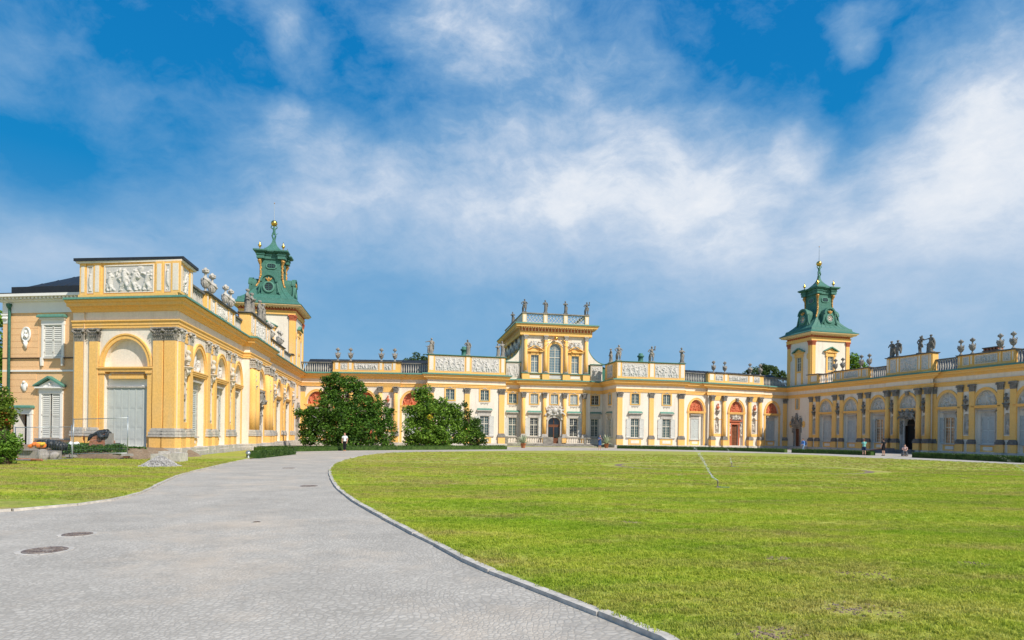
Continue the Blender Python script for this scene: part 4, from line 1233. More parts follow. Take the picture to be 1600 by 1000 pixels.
hb.append((arcpoly(xw[1], 11.25, 14.75, .92, .95), .25))
mb = MB('white'); wall_mesh(mb, x0, x1, 11.15, 16.9, hb)
DEP = 16.5
mb.box(x0, x0 + .02, .0, DEP, 10.1, 16.9); mb.box(x1 - .02, x1, .0, DEP, 10.1, 16.9); mb.box(x0, x1, DEP, DEP + .1, 10.1, 16.9)
put('belvedere_wall', mb.mesh('belvedere_wall'), T, fr.M)
for x in (xw[0], xw[2]):
    M = fr.at(x); fm, gm = pane_mesh(1.2, 2.65, 'glass_sky'); W = put('window', fm, T, M @ TR((0, .22, 11.25))); put('pane', gm, W, M @ TR((0, .22, 11.25)))
    mb = MB('yellow')
    for sx in (-1, 1):
        mb.box(*sorted((sx * .6, sx * .85)), -.12, -.002, 11.15, 14.35); mb.box(*sorted((sx * .85, sx * 1.05)), -.07, -.002, 11.15, 14.25)
    mb.box(-.85, .85, -.12, -.002, 13.9, 14.35); mb.box(-1.25, 1.25, -.35, -.002, 14.35, 14.5)
    mb.prism([(-1.3, 14.5), (1.3, 14.5), (0, 15.25)], -.08, -.002)
    for sx in (-1, 1): mb.prism([(sx * 1.32, 14.5), (0, 15.27), (0, 15.42), (sx * 1.42, 14.58)] if sx > 0 else [(-1.32, 14.5), (-1.42, 14.58), (0, 15.42), (0, 15.27)], -.38, -.002)
    put('frame', mb.mesh('frame'), W, M)
    put('ornament', group_mesh(13, 2.3, 1.25, 'relief', .35, .03), W, M @ TR((0, -.12, 14.95)))
M = fr.at(xw[1]); fm, gm = pane_mesh(1.84, 3.5, 'glass_sky', arch=.95, tr=.33); W = put('window', fm, T, M @ TR((0, .22, 11.25))); put('pane', gm, W, M @ TR((0, .22, 11.25)))
mb = MB('yellow'); ring(mb, 0, 14.75, .93, .96, .28, -.14, -.002)
for sx in (-1, 1): mb.box(*sorted((sx * .92, sx * 1.2)), -.14, -.002, 11.15, 14.75)
put('frame', mb.mesh('frame'), W, M)
mb = MB('gold'); mb.smooth = True; mb.ball((0, -.5, 16.42), .30, 14, 10)
for sx in (-1, 1):
    for k, (ex, ez, r_) in enumerate(((3.2, 13.9, .035), (3.0, 15.6, .03), (1.6, 15.9, .03), (2.5, 16.2, .02))):
        mb.tube([(sx * .25, -.46, 16.3), (sx * ex * .5, -.44, 16.3 + (ez - 16.3) * .42), (sx * ex, -.38, ez)], r_, 5)
put('sun_emblem', mb.mesh('sun_emblem'), T, M)
for u in (820.8, 852, 883.8, 915.2):
    x = fr.s(u, 555); M = fr.at(x)
    mb = MB('yellow'); mb.smooth = True; mb.lathe([(.29, 11.3), (.29, 13), (.25, 16.25)], 0, -.2, 14); c = put('column', mb.mesh('column'), T, M)
    mb = MB('stone'); mb.box(-.36, .36, -.52, -.003, 11.15, 11.22); mb.smooth = True; mb.lathe([(.36, 11.22), (.36, 11.3), (.30, 11.36), (.30, 11.4)], 0, -.2, 14); put('base', mb.mesh('base'), c, M)
    put('capital', capital_mesh(.5, .65, .45, 'stone_light'), c, M @ TR((0, 0, 16.2)))
for k in range(5):    # flank pilasters seen along the side
    y = 1.0 + k * 3.6; M = fr.M @ TR((x0, y, 0)) @ RZ(R(-90))
    mb = MB('yellow'); mb.box(-.35, .35, -.15, -.002, 12.2, 16.2); c = put('pilaster', mb.mesh('pilaster'), T, M); put('capital', capital_mesh(.62, .65, .16, 'stone'), c, M @ TR((0, 0, 16.2)))
    if k < 4:
        M = fr.M @ TR((x0, y + 1.8, 0)) @ RZ(R(-90)); fm, gm = pane_mesh(1.2, 2.6, 'glass_dark'); W = put('window', fm, T, M @ TR((0, -.03, 12.3))); put('pane', gm, W, M @ TR((0, -.03, 12.3)))
        put('ornament', group_mesh(13, 2.3, 1.25, 'relief', .35, .03), W, M @ TR((0, -.12, 15.0)))
        mb = MB('yellow'); mb.box(-.85, -.6, -.1, -.002, 12.2, 14.9); mb.box(.6, .85, -.1, -.002, 12.2, 14.9); mb.box(-.85, .85, -.12, -.002, 14.9, 15.1); put('frame', mb.mesh('frame'), W, M)
bp = [Vector((x0, 0)), Vector((x1, 0)), Vector((x1, DEP)), Vector((x0, DEP))]
def boxring(T, M, x0, x1, y0, y1, prof, m, name):
    mb = MB(m); k = len(prof); vs = []
    for sx, sy in ((0, 0), (1, 0), (1, 1), (0, 1)):
        for d, z in prof: vs.append(((x1 + d) if sx else (x0 - d), (y1 + d) if sy else (y0 - d), z))
    fs = [(i * k + j, ((i + 1) % 4) * k + j, ((i + 1) % 4) * k + j + 1, i * k + j + 1) for i in range(4) for j in range(k - 1)]
    mb.add(vs, fs); return put(name, mb.mesh(name), T, M)
def dentils(mb, x0, x1, y0, y1, d, z0, z1, w, sp_, red=None):
    for (ax, ay, bx, by) in ((x0, y0, x1, y0), (x0, y1, x0, y0), (x1, y0, x1, y1)):
        L_ = math.hypot(bx - ax, by - ay); n = int(L_ / sp_); ux, uy = (bx - ax) / L_, (by - ay) / L_; nx, ny = uy, -ux
        for i in range(n):
            t = (i + .5) * L_ / n
            p = [(ax + ux * (t - w / 2) , ay + uy * (t - w / 2)), (ax + ux * (t + w / 2), ay + uy * (t + w / 2))]
            p2 = [(a + nx * d, b + ny * d) for a, b in p]
            mb.hprism([p2[0], p2[1], p[1], p[0]], z0, z1)
boxring(T, fr.M, x0, x1, 0, DEP, [(0, 16.85), (.42, 16.85), (.42, 17.25), (.48, 17.3), (.48, 17.42), (0, 17.42)], 'yellow', 'architrave')
boxring(T, fr.M, x0, x1, 0, DEP, [(.40, 17.42), (.40, 18.0), (0, 18.0)], 'terracotta', 'frieze')
mb = MB('cream'); dentils(mb, x0 - .40, x1 + .40, -.40, DEP, .1, 17.45, 17.97, .16, .5); dentils(mb, x0 - .4, x1 + .4, -.4, DEP, .62, 17.86, 17.99, .16, .35)
put('frieze_ornament', mb.mesh('frieze_ornament'), T, fr.M)
boxring(T, fr.M, x0, x1, 0, DEP, [(.4, 18.0), (1.1, 18.0), (1.12, 18.15), (1.25, 18.3), (1.25, 18.42), (0, 18.44)], 'yellow', 'cornice')
boxring(T, fr.M, x0, x1, 0, DEP, [(.3, 18.445), (1.22, 18.445), (1.30, 18.38), (1.33, 18.40), (1.30, 18.56), (.1, 18.80), (-2.8, 19.2)], 'copper_pale', 'cornice_cap')
# lattice parapet
zb0, zb1 = 18.7, 20.15
mb = MB('cream')
xs_ = [fr.s(u, 495) for u in (821.5, 852.5, 884, 915.5)]; xs_[0] = x0 + .3; xs_[3] = x1 - .3
for x in xs_:
    mb.box(x - .3, x + .3, .0, .5, zb0, zb1)
    mb.mat('white'); mb.box(x - .16, x + .16, -.015, .0, zb0 + .25, zb1 - .2); mb.mat('cream')
for y in (DEP * .33, DEP * .66, DEP - .4): mb.box(x0, x0 + .5, y - .3, y + .3, zb0, zb1); mb.box(x1 - .5, x1, y - .3, y + .3, zb0, zb1)
mb.mat('white'); mb.box(x0, x0 + .16, .5, DEP, zb0, zb1)
mb.mat('stone'); mb.box(x0 - .1, x1 + .1, -.1, .6, zb1, zb1 + .14); mb.box(x0 - .1, x0 + .6, .6, DEP, zb1, zb1 + .14); mb.box(x1 - .6, x1 + .1, .6, DEP, zb1, zb1 + .14)
mb.mat('relief')
for a, b in zip(xs_[:-1], xs_[1:]):
    a += .3; b -= .3; mb.box(a, b, .1, .35, zb0, zb0 + .22)
    n = 5; w = (b - a) / n; h = zb1 - zb0 - .22; c = 3
    for i in range(n):
        for k in range(2):
            cx = a + (i + .5) * w; cz = zb0 + .22 + (k + .5) * h / 2
            for sgn in (-1, 1):
                mb.tube([(cx - w / 2, .22, cz - sgn * h / 4), (cx + w / 2, .22, cz + sgn * h / 4)], .05, 4)
put('parapet', mb.mesh('parapet'), T, fr.M)
for x, u, k in zip(xs_, (0, 1, 2, 3), (3, 0, 2, 1)): STAT.append((fr, x, .25, zb1 + .14, k, 2.1))
STAT.append((fr, x0 + .25, DEP * .62, zb1 + .14, 2, 2.1))
# concave flank walls
for sx in (-1, 1):
    xe = x0 if sx < 0 else x1
    pts = [(xe, 12.7), (xe + sx * 3.3, 12.7)]
    cur = [(xe + sx * 3.3 * (1 - math.sin(t)), 12.75 + 3.4 * (1 - math.cos(t))) for t in [math.pi / 2 * k / 10 for k in range(11)]]
    poly = [(xe, 12.7)] + cur if sx > 0 else [(xe, 12.7)] + cur[::1]
    if sx < 0: poly = [poly[0]] + poly[1:][::-1]
    mb = MB('white'); mb.prism(poly, .55, .95); o = put('flank_wall', mb.mesh('flank_wall'), T, fr.M)
    mb = MB('copper_pale')
    for (a, b), (c, d) in zip(cur[:-1], cur[1:]): mb.add([(a, .5, b + .01), (c, .5, d + .01), (c, 1.0, d + .01), (a, 1.0, b + .01), (a, .5, b + .09), (c, .5, d + .09), (c, 1.0, d + .09), (a, 1.0, b + .09)], [(0, 1, 5, 4), (4, 5, 6, 7), (1, 0, 3, 2)])
    put('flank_cap', mb.mesh('flank_cap'), o, fr.M)
mb = MB('copper_dark'); mb.prism([(x0 - .02, 10.2), (x0 - .02, 13.6), (x0 - 3.0, 12.4), (x0 - 6.5, 10.2)], 1.0, DEP); mb.prism([(x1 + .02, 10.2), (x1 + 6.5, 10.2), (x1 + 3.0, 12.4), (x1 + .02, 13.6)], 1.0, DEP)
put('roof', mb.mesh('roof'), T, fr.M)

# portico terrace balustrade, steps
T = MAIN
mb = MB('stone_light'); 
def yrun(u0, u1, yb=-1.5):
    a, b = fr.s(u0, 690, 1.5), fr.s(u1, 690, 1.5); baluster_run(mb, a, b, .42, 1.38, 'marble', yb - .14, yb + .14, .34, 'stone')
mb.mat('stone'); mb.box(fr.s(790, 690, 1.5), fr.s(858, 690, 1.5), -1.75, -.35, .0, .42); mb.box(fr.s(877, 690, 1.5), fr.s(957, 690, 1.5), -1.75, -.35, 0, .42)
for a, b in ((792, 808), (815, 848), (884, 912), (916, 956)): yrun(a, b)
mb.mat('stone')
for a, b in ((789, 793), (808, 815), (848, 864), (872, 877), (912, 916), (955, 958)): mb.box(fr.s(a, 690, 1.5), fr.s(b, 690, 1.5), -1.68, -1.32, .42, 1.4)
put('portico_balustrade', mb.mesh('portico_balustrade'), T, fr.M)
mb = MB('stone'); a, b = fr.s(838, 695, 2.4), fr.s(925, 695, 2.4)
for k in range(3): mb.box(a - k * .3, b + k * .3, -1.76 - .38 * (k + 1), -1.76 - .38 * k, 0, .40 - k * .13)
mb.box(fr.s(858, 690, 1.5), fr.s(877, 690, 1.5), -1.76, -.35, 0, .40)
put('steps', mb.mesh('steps'), T, fr.M)

# ------------------------------------------------------------------ clock towers
def tower(T, M, w, d, zc, k=1.0, clock=True):
    """origin at the middle of the plan; front -y; zc = top of main cornice"""
    X, Y = w / 2, d / 2
    dz = zc - 17.6
    hb = [(rectpoly(-.55, .55, 11.8 + dz, 14.0 + dz), .2)]
    mb = MB('white')
    for q_, (hw, dd) in enumerate(((X, Y), (Y, X), (X, Y), (Y, X))):
        mb.T = RZ(R(90 * q_)) @ TR((0, -dd, 0)); wall_mesh(mb, -hw, hw, 9.8, 16.4 + dz, hb)
    mb.T = None; put('wall', mb.mesh('wall'), T, M)
    for q_, (hw, dd) in enumerate(((X, Y), (Y, X), (X, Y), (Y, X))):
        Mq = M @ RZ(R(90 * q_)) @ TR((0, -dd, 0))
        for sx in (-1, 1):
            mb = MB('yellow'); mb.box(*sorted((sx * (hw - .62), sx * hw)), -.14, -.0, 10.0, 15.65 + dz); c = put('pilaster', mb.mesh('pilaster'), T, Mq)
            put('capital', capital_mesh(.62, .75, .14, 'terracotta'), c, Mq @ TR((sx * (hw - .31), 0, 15.65 + dz)))
        zo = dz
        fm, gm = pane_mesh(1.1, 2.2, 'glass_sky' if q_ == 0 else 'glass'); W = put('window', fm, T, Mq @ TR((0, .18, 11.8 + zo))); put('pane', gm, W, Mq @ TR((0, .18, 11.8 + zo)))
        mb = MB('yellow')
        for sx in (-1, 1): mb.box(*sorted((sx * .55, sx * .85)), -.12, -.002, 10.3, 14.0 + zo); mb.box(*sorted((sx * .7, sx * .95)), -.2, -.002, 14.0 + zo, 14.6 + zo)
        mb.box(-.7, .7, -.12, -.002, 14.0 + zo, 14.6 + zo); mb.box(-1.15, 1.15, -.32, -.002, 14.6 + zo, 14.75 + zo)
        mb.prism([(-1.1, 14.75 + zo), (1.1, 14.75 + zo), (0, 15.3 + zo)], -.1, -.002)
        mb.mat('copper_pale')
        mb.prism([(1.3, 14.75 + zo), (1.38, 14.85 + zo), (0, 15.52 + zo), (0, 15.36 + zo)], -.42, -.002); mb.prism([(-1.3, 14.75 + zo), (0, 15.36 + zo), (0, 15.52 + zo), (-1.38, 14.85 + zo)], -.42, -.002)
        mb.mat('yellow'); mb.box(-.55, .55, -.1, -.002, 11.55 + zo, 11.8 + zo)
        put('frame', mb.mesh('frame'), W, Mq)
        if q_ in (1, 3):
            for sx in (-1, 1):
                mb = MB('yellow'); mb.T = TR((sx * 1.95, 0, 14.0 + zo)) @ Matrix.Rotation(R(90), 4, 'X'); mb.lathe([(.01, 0), (.3, 0), (.3, .06), (0, .07)], 0, 0, 14, 1, 1.6); put('medallion', mb.mesh('medallion'), T, Mq)
    boxring(T, M, -X, X, -Y, Y, [(0, 16.4 + dz), (.18, 16.4 + dz), (.18, 16.75 + dz), (.24, 16.8 + dz), (.24, 16.9 + dz), (0, 16.9 + dz)], 'yellow', 'architrave')
    boxring(T, M, -X, X, -Y, Y, [(.12, 16.9 + dz), (.12, 17.3 + dz), (0, 17.3 + dz)], 'terracotta', 'frieze')
    mb = MB('cream'); dentils(mb, -X - .12, X + .12, -Y - .12, Y, .5, 17.17 + dz, 17.29 + dz, .14, .34); mb.mat('terracotta'); dentils(mb, -X - .12, X + .12, -Y - .12, Y, .12, 16.92 + dz, 17.15 + dz, .2, .45)
    put('frieze_ornament', mb.mesh('frieze_ornament'), T, M)
    boxring(T, M, -X, X, -Y, Y, [(.1, 17.3 + dz), (.75, 17.3 + dz), (.78, 17.42 + dz), (.95, 17.5 + dz), (.95, 17.6 + dz), (0, 17.6 + dz)], 'cream', 'cornice')
    z0 = 17.6 + dz; m_ = min(X, Y)
    # concave copper roof running up into the lantern shaft
    def sq(mb, prof):
        kk = len(prof); vs = []
        for sx, sy in ((-1, -1), (1, -1), (1, 1), (-1, 1)):
            for fx, fy, z in prof: vs.append((sx * fx, sy * fy, z))
        mb.add(vs, [(i * kk + j, ((i + 1) % 4) * kk + j, ((i + 1) % 4) * kk + j + 1, i * kk + j + 1) for i in range(4) for j in range(kk - 1)])
    sh = 1.38
    prof = [(X + 1.0, Y + 1.0, z0 + .005), (X + 1.0, Y + 1.0, z0 + .08), (X + .35, Y + .35, z0 + .45), (X + .25, Y + .25, z0 + .85)]
    for i in range(9):
        t = i / 8; e = (1 - t) ** 2.3
        prof.append((sh + (X - sh) * e * 1.0, sh + (Y - sh) * e * 1.0, z0 + .95 + 3.6 * t))
    prof += [(sh - .03, sh - .03, z0 + 6.6)]
    mb = MB('copper'); sq(mb, prof)
    for q_ in range(4):    # seams
        dd, hw = (Y, X) if q_ % 2 == 0 else (X, Y)
        mb.T = RZ(R(90 * q_))
        for j in range(-3, 4):
            pts = []
            for i in range(5):
                t = i / 8; e = (1 - t) ** 2.3; pts.append((j / 4 * (sh + (hw - sh) * e), -(sh + (dd - sh) * e) - .01, z0 + .95 + 3.6 * t))
            mb.tube(pts, .03, 4)
    mb.T = None
    body_ = put('dome_roof', mb.mesh('dome_roof'), T, M)
    # entablature of the lantern with broken-out corners
    mb = MB('copper')
    for a, b, e in ((6.5, 6.95, .12), (6.95, 7.05, .22), (7.05, 7.3, .16), (7.3, 7.42, .42), (7.42, 7.6, .55)):
        mb.box(-sh - e, sh + e, -sh - e, sh + e, z0 + a, z0 + b - .002)
        for sx in (-1, 1):
            for sy in (-1, 1):
                cx, cy = sx * (sh - .05), sy * (sh - .05); mb.box(cx - .38 - e * .9, cx + .38 + e * .9, cy - .38 - e * .9, cy + .38 + e * .9, z0 + a + .001, z0 + b - .001)
    prof = [(sh + .4, z0 + 7.6), (sh - .2, z0 + 7.85)] + [(.16 + (sh - .4) * (1 - t) ** 2, z0 + 7.9 + 1.7 * t) for t in (.1, .3, .5, .7, .9, 1)]
    sq(mb, [(a, a, z) for a, z in prof]); mb.box(-.16, .16, -.16, .16, z0 + 9.55, z0 + 9.75)
    put('lantern_cap', mb.mesh('lantern_cap'), T, M)
    for sx in (-1, 1):
        for sy in (-1, 1):
            cx, cy = sx * (sh + .1), sy * (sh + .1)
            mb = MB('gold'); mb.smooth = True; mb.lathe([(.14, z0 + 7.6), (.07, z0 + 7.7), (.06, z0 + 7.95), (.2, z0 + 8.15), (.24, z0 + 8.3), (.08, z0 + 8.4), (.12, z0 + 8.52), (.05, z0 + 8.62), (.02, z0 + 8.85)], cx, cy, 12); put('finial', mb.mesh('finial'), T, M)
            g = MB('gilt'); rr = random.Random(4)
            cx, cy = sx * sh, sy * sh
            g.tube([(cx, cy, z0 + 6.5), (cx + sx * .12, cy + sy * .12, z0 + 6.2), (cx + sx * .02, cy + sy * .02, z0 + 5.7)], [.24, .27, .14], 8)
            z = z0 + 5.65
            while z > z0 + 2.6:
                t = (z - z0 - .95) / 3.6; e = max(0, 1 - t) ** 2.3; q2x = sh + (X - sh) * e; q2y = sh + (Y - sh) * e
                g.ball((sx * q2x + rr.uniform(-.04, .04), sy * q2y + rr.uniform(-.04, .04), z), rr.uniform(.13, .19), 6, 5); z -= .17
            put('garland', remesh(g, 'garland', .05, 'gilt', .03, 9), T, M)
    # round-headed dormers with dials, and small octagonal lights
    for q_ in range(4):
        dd = (Y if q_ % 2 == 0 else X); yf = -(sh + (dd - sh) * .60) - .25
        Mq = M @ RZ(R(90 * q_))
        mb = MB('copper'); n = 12
        vs = []; fs = []
        for y in (yf, -sh + .3):
            vs += [(-.95, y, z0 + 1.2)] + [(-.95 * math.cos(math.pi * i / n), y, z0 + 3.15 + .95 * math.sin(math.pi * i / n)) for i in range(n + 1)] + [(.95, y, z0 + 1.2)]
        kk = n + 3
        fs = [tuple(range(kk))[::-1]] + [(i, i + 1, i + 1 + kk, i + kk) for i in range(kk - 1)]
        mb.add(vs, fs)
        mb.T = TR((0, yf, 0)); ring(mb, 0, z0 + 3.15, .82, .82, .26, -.18, .3); mb.T = None
        for sx in (-1, 1):   # scroll feet
            mb.tube([(sx * .98, yf + .05, z0 + 3.1), (sx * 1.08, yf + .02, z0 + 2.5), (sx * 1.25, yf, z0 + 1.8), (sx * 1.5, yf + .1, z0 + 1.35)], [.12, .14, .14, .1], 6)
        dm = put('dormer', mb.mesh('dormer'), T, Mq)
        mb = MB('gilt')
        for a in (-35, 0, 35):
            mb.tube([(0, yf - .08, z0 + 3.1), (math.sin(R(a)) * .32, yf - .12, z0 + 3.1 + math.cos(R(a)) * .38), (math.sin(R(a * 1.5)) * .5, yf - .08, z0 + 3.1 + math.cos(R(a)) * .62)], [.09, .13, .05], 6)
        put('ornament', mb.mesh('ornament'), dm, Mq)
        cz = z0 + 2.45
        mb = MB('copper_pale'); mb.T = TR((0, yf - .0, cz)) @ Matrix.Rotation(R(90), 4, 'X')
        mb.lathe([(.52, .0), (.74, .0), (.74, .14), (.62, .18), (.52, .14), (.52, 0)], 0, 0, 24)
        mb.T = None
        put('dial_rim', mb.mesh('dial_rim'), dm, Mq)
        mb = MB('cloth_navy' if clock else 'glass_dark'); mb.T = TR((0, yf, cz)) @ Matrix.Rotation(R(90), 4, 'X'); mb.lathe([(.01, .03), (.52, .03), (.52, .05), (.0, .05)], 0, 0, 24); mb.T = None
        if clock:
            mb.mat('frame')
            for i in range(12):
                a = R(30 * i); mb.T = TR((math.sin(a) * .40, yf - .07, cz + math.cos(a) * .40)) @ Matrix.Rotation(a, 4, 'Y')
                mb.box(-.05, .05, -.02, .0, -.1, .1)
            mb.T = TR((0, yf, cz)) @ Matrix.Rotation(R(90), 4, 'X'); mb.lathe([(.12, .05), (.24, .05), (.24, .065), (.12, .065)], 0, 0, 20); mb.T = None
            mb.mat('gold'); mb.tube([(-.05, yf - .1, cz - .08), (.18, yf - .1, cz + .26)], .025, 4); mb.tube([(.04, yf - .1, cz - .05), (-.2, yf - .1, cz + .1)], .03, 4)
        else:
            mb.mat('copper'); mb.box(-.02, .02, yf - .08, yf - .05, cz - .5, cz + .5)
            for z_ in (-.25, 0, .25): mb.box(-.45, .45, yf - .08, yf - .05, cz + z_ - .02, cz + z_ + .02)
        put('clock_face' if clock else 'round_window', mb.mesh('clock_face' if clock else 'round_window'), dm, Mq)
        mb = MB('copper_pale'); oz = z0 + 5.6; yy = -sh - .0
        oc = lambda a, b: [(a, oz - b * .5), (a, oz + b * .5), (a * .6, oz + b), (-a * .6, oz + b), (-a, oz + b * .5), (-a, oz - b * .5), (-a * .6, oz - b), (a * .6, oz - b)]
        mb.prism(oc(.68, .40), yy - .1, yy); mb.mat('glass_dark'); mb.prism(oc(.52, .28), yy - .115, yy - .101)
        mb.mat('copper'); mb.box(-.02, .02, yy - .13, yy - .116, oz - .27, oz + .27); mb.box(-.5, .5, yy - .13, yy - .116, oz - .02, oz + .02)
        for sx in (-.26, .26): mb.box(sx - .015, sx + .015, yy - .13, yy - .116, oz - .27, oz + .27)
        put('lantern_window', mb.mesh('lantern_window'), T, Mq)
    # atlas with gilded globe and lightning rod
    mb = MB('copper'); zb = z0 + 9.6
    for sx in (-1, 1): mb.tube([(sx * .12, .0, zb), (sx * .22, -.12, zb + .45), (sx * .08, 0, zb + .85)], [.09, .12, .15], 8)
    mb.tube([(0, 0, zb + .8), (.02, -.05, zb + 1.1), (0, 0, zb + 1.45)], [.18, .17, .22], 8); mb.ball((0, -.12, zb + 1.62), .12)
    for sx in (-1, 1): mb.tube([(sx * .22, 0, zb + 1.42), (sx * .42, -.05, zb + 1.6), (sx * .26, -.02, zb + 1.9)], [.09, .07, .06], 6)
    mb.tube([(.12, .05, zb + .9), (.34, .1, zb + .7), (.5, .1, zb + .95)], [.07, .06, .04], 6); mb.tube([(0, 0, zb - .1), (0, 0, zb + .2)], [.2, .16], 8)
    put('atlas_figure', remesh(mb, 'atlas_figure', .04, 'copper', .015, 9), T, M)
    mb = MB('gold'); mb.smooth = True; mb.ball((0, 0, zb + 2.15), .42, 18, 12); put('globe', mb.mesh('globe'), T, M)
    mb = MB('steel'); mb.tube([(0, 0, zb + 2.5), (0, 0, zb + 4.9)], [.045, .02], 6); mb.mat('gilt'); mb.ball((0, 0, zb + 4.9), .08); put('lightning_rod', mb.mesh('lightning_rod'), T, M)
f = Frame(LW0.P, LW0.P + LW0.X * 10)
sn, sf = LW0.s(459.5, 530), LW0.s(473, 530); w_ = sf - sn
cL = LW0.pt((sn + sf) / 2, -3.35)
ang = math.atan2(LW0.X.y, LW0.X.x)
TL = thing('clock_tower', 'left clock tower with green copper lantern, partly hidden by statues', 'tower', TR((cL.x, cL.y, 0)) @ RZ(ang - R(90)))
tower(TL, TR((cL.x, cL.y, 0)) @ RZ(ang - R(90)), 6.7, w_, 18.2, clock=False)
sn, sf = RW0.s(1268, 560), RW0.s(1231, 560); w_ = sn - sf
cR = RW0.pt((sn + sf) / 2, -3.5); ang = math.atan2(RW0.X.y, RW0.X.x)
TRt = thing('clock_tower', 'right clock tower with white dial facing the court and green copper lantern', 'tower', TR((cR.x, cR.y, 0)) @ RZ(ang + R(90)))
tower(TRt, TR((cR.x, cR.y, 0)) @ RZ(ang + R(90)), 7.0, w_, 18.25, clock=True)
print('tower widths', w_)

# ------------------------------------------------------------------ right wing attic
T = RWING; fr = S['RW1']
g = lambda f_, *a: [f_.s(x, 575, .05) for x in a]
a = g(fr, 1262, 1278.5, 1301, 1358)
attic(T, fr, a[0], a[1], 11.6, [], posts=[(a[0] + .15, a[1] - .15)], th=.5)
balus(T, fr, a[1], a[2]); 
p = g(fr, 1302, 1306, 1306.5, 1312.5, 1313.5, 1317, 1318.5, 1341, 1342, 1346, 1347, 1353.5, 1354, 1357)
attic(T, fr, a[2], a[3], 11.6, [(p[2], p[3], 3), (p[6], p[7], 4), (p[10], p[11], 5)], posts=[(p[0], p[1]), (p[4], p[5]), (p[8], p[9]), (p[12], p[13])], th=.5)
balus(T, fr, a[3], fr.L)
for u in (1305.5, 1317, 1346, 1358.5): STAT.append((fr, fr.s(u, 560, -.25), .25, 11.72, 'urn'))
fr = S['RWp']; W_ = fr.L
attic(T, fr, .02, W_ - .02, 12.4, [(.55, 1.5, 5), (2.1, 4.6, 6), (5.2, 6.15, 7)], posts=[(.06, .5), (1.58, 2.02), (4.68, 5.12), (6.2, 6.6)], th=.9)
for u, k in ((1388, 0), (1403, 3), (1438.5, 1), (1454.5, 5)): STAT.append((fr, min(max(fr.s(u, 530, -.45), .35), W_ - .35), .45, 12.52, k, 2.3))
fr = S['RW2']
a = g(fr, 1466, 1496, 1586); a[0] = .05
balus(T, fr, a[0], a[1])
p = g(fr, 1497, 1501, 1504, 1513.5, 1515, 1520, 1522.5, 1558, 1560, 1564.5, 1566.5, 1578.5, 1580, 1585)
attic(T, fr, a[1], a[2], 11.6, [(p[2], p[3], 3), (p[6], p[7], 4), (p[10], p[11], 5)], posts=[(p[0], p[1]), (p[4], p[5]), (p[8], p[9]), (p[12], p[13])], th=.5)
balus(T, fr, a[2], a[2] + 3.2); attic(T, fr, a[2] + 3.2, fr.L, 11.6, [], posts=[], th=.5)
for u in (1501.5, 1519.5, 1563, 1583.5): STAT.append((fr, fr.s(u, 545, -.25), .25, 11.72, 'urn'))
M = fr.at(fr.s(1552, 540, -6), 6, 0)
mb = MB('brick'); mb.box(-.9, .9, -.4, .4, 11, 12.6); mb.mat('stone_dark'); mb.box(-1.0, 1.0, -.5, .5, 12.6, 12.7)
for k in range(5): mb.mat('brick'); mb.box(-.9 + k * .4, -.7 + k * .4, -.4, .4, 12.7, 12.95)
mb.mat('stone_dark'); mb.box(-1.0, 1.0, -.5, .5, 12.95, 13.08); put('chimney', mb.mesh('chimney'), T, M)
# ------------------------------------------------------------------ statues, urns, niche figures
ORD = ['first', 'second', 'third', 'fourth', 'fifth', 'sixth', 'seventh', 'eighth']
SITES = {}
for it in STAT:
    SITES.setdefault(id(it[0]), []).append(it)
where = {id(S['LW1']): 'on the left wing parapet beside the end pavilion', id(S['LWp']): 'on the raised attic of the left wing', id(S['LW2']): 'on the left wing parapet below the left tower',
         id(S['G1p']): 'on the parapet above the big tree', id(S['BL']): 'on the attic left of the belvedere', id(S['BR']): 'on the attic right of the belvedere',
         id(S['BRs']): 'on the side attic right of the belvedere', id(S['RCp']): 'on top of the belvedere', id(S['G2p']): 'on the parapet left of the right tower',
         id(S['RW1']): 'on the right wing parapet beside the tower', id(S['RWp']): 'on the raised attic of the right wing', id(S['RW2']): 'on the near parapet of the right wing'}
look = {0: 'robed statue', 1: 'statue with raised arm', 2: 'statue with folded hands', 3: 'statue with hands on hips', 4: 'draped statue lifting one hand', 5: 'statue beside a small figure'}
for key, its in SITES.items():
    a_, _ = 0, 0
    its.sort(key=lambda t: (lambda p: p.x / p.y)(t[0].M @ Vector((t[1], t[2], 0))))
    for i, it in enumerate(its):
        f_, s_, y_, z_, k_ = it[:5]; h_ = it[5] if len(it) > 5 else 2.3
        M = f_.at(s_, y_, z_)
        n_ = ORD[i] + ' from left' if len(its) > 1 else 'alone'
        if k_ == 'urn':
            o = put('urn', urn_mesh('stone_light' if f_ in (S['LW1'], S['LW2']) else 'stone'), None, M @ Matrix.Diagonal((.92, .92, 1.04, 1))); tag(o, f'stone flower urn {where[key]}, {n_}', 'urn', 'stone urns along the roof parapets')
        else:
            dark_set = f_ in (S['RWp'], S['RCp'])  # belvedere and right wing roof statues take the darker stone
            o = put('statue', statue_mesh(k_, h_, 'stone_dark' if dark_set else 'stone'), None, M @ Matrix.Diagonal((1.18, 1.18, 1.04, 1))); tag(o, f'{look[k_]} {where[key]}, {n_}', 'statue', 'stone statues along the roofline')
NST.sort(key=lambda t: (lambda p: p.x / p.y)(t[0].M @ Vector((t[1], 0, 0))))
cnt = {}
wn = {id(LWING): 'left wing', id(MAIN): 'central palace front', id(RWING): 'shaded right wing'}
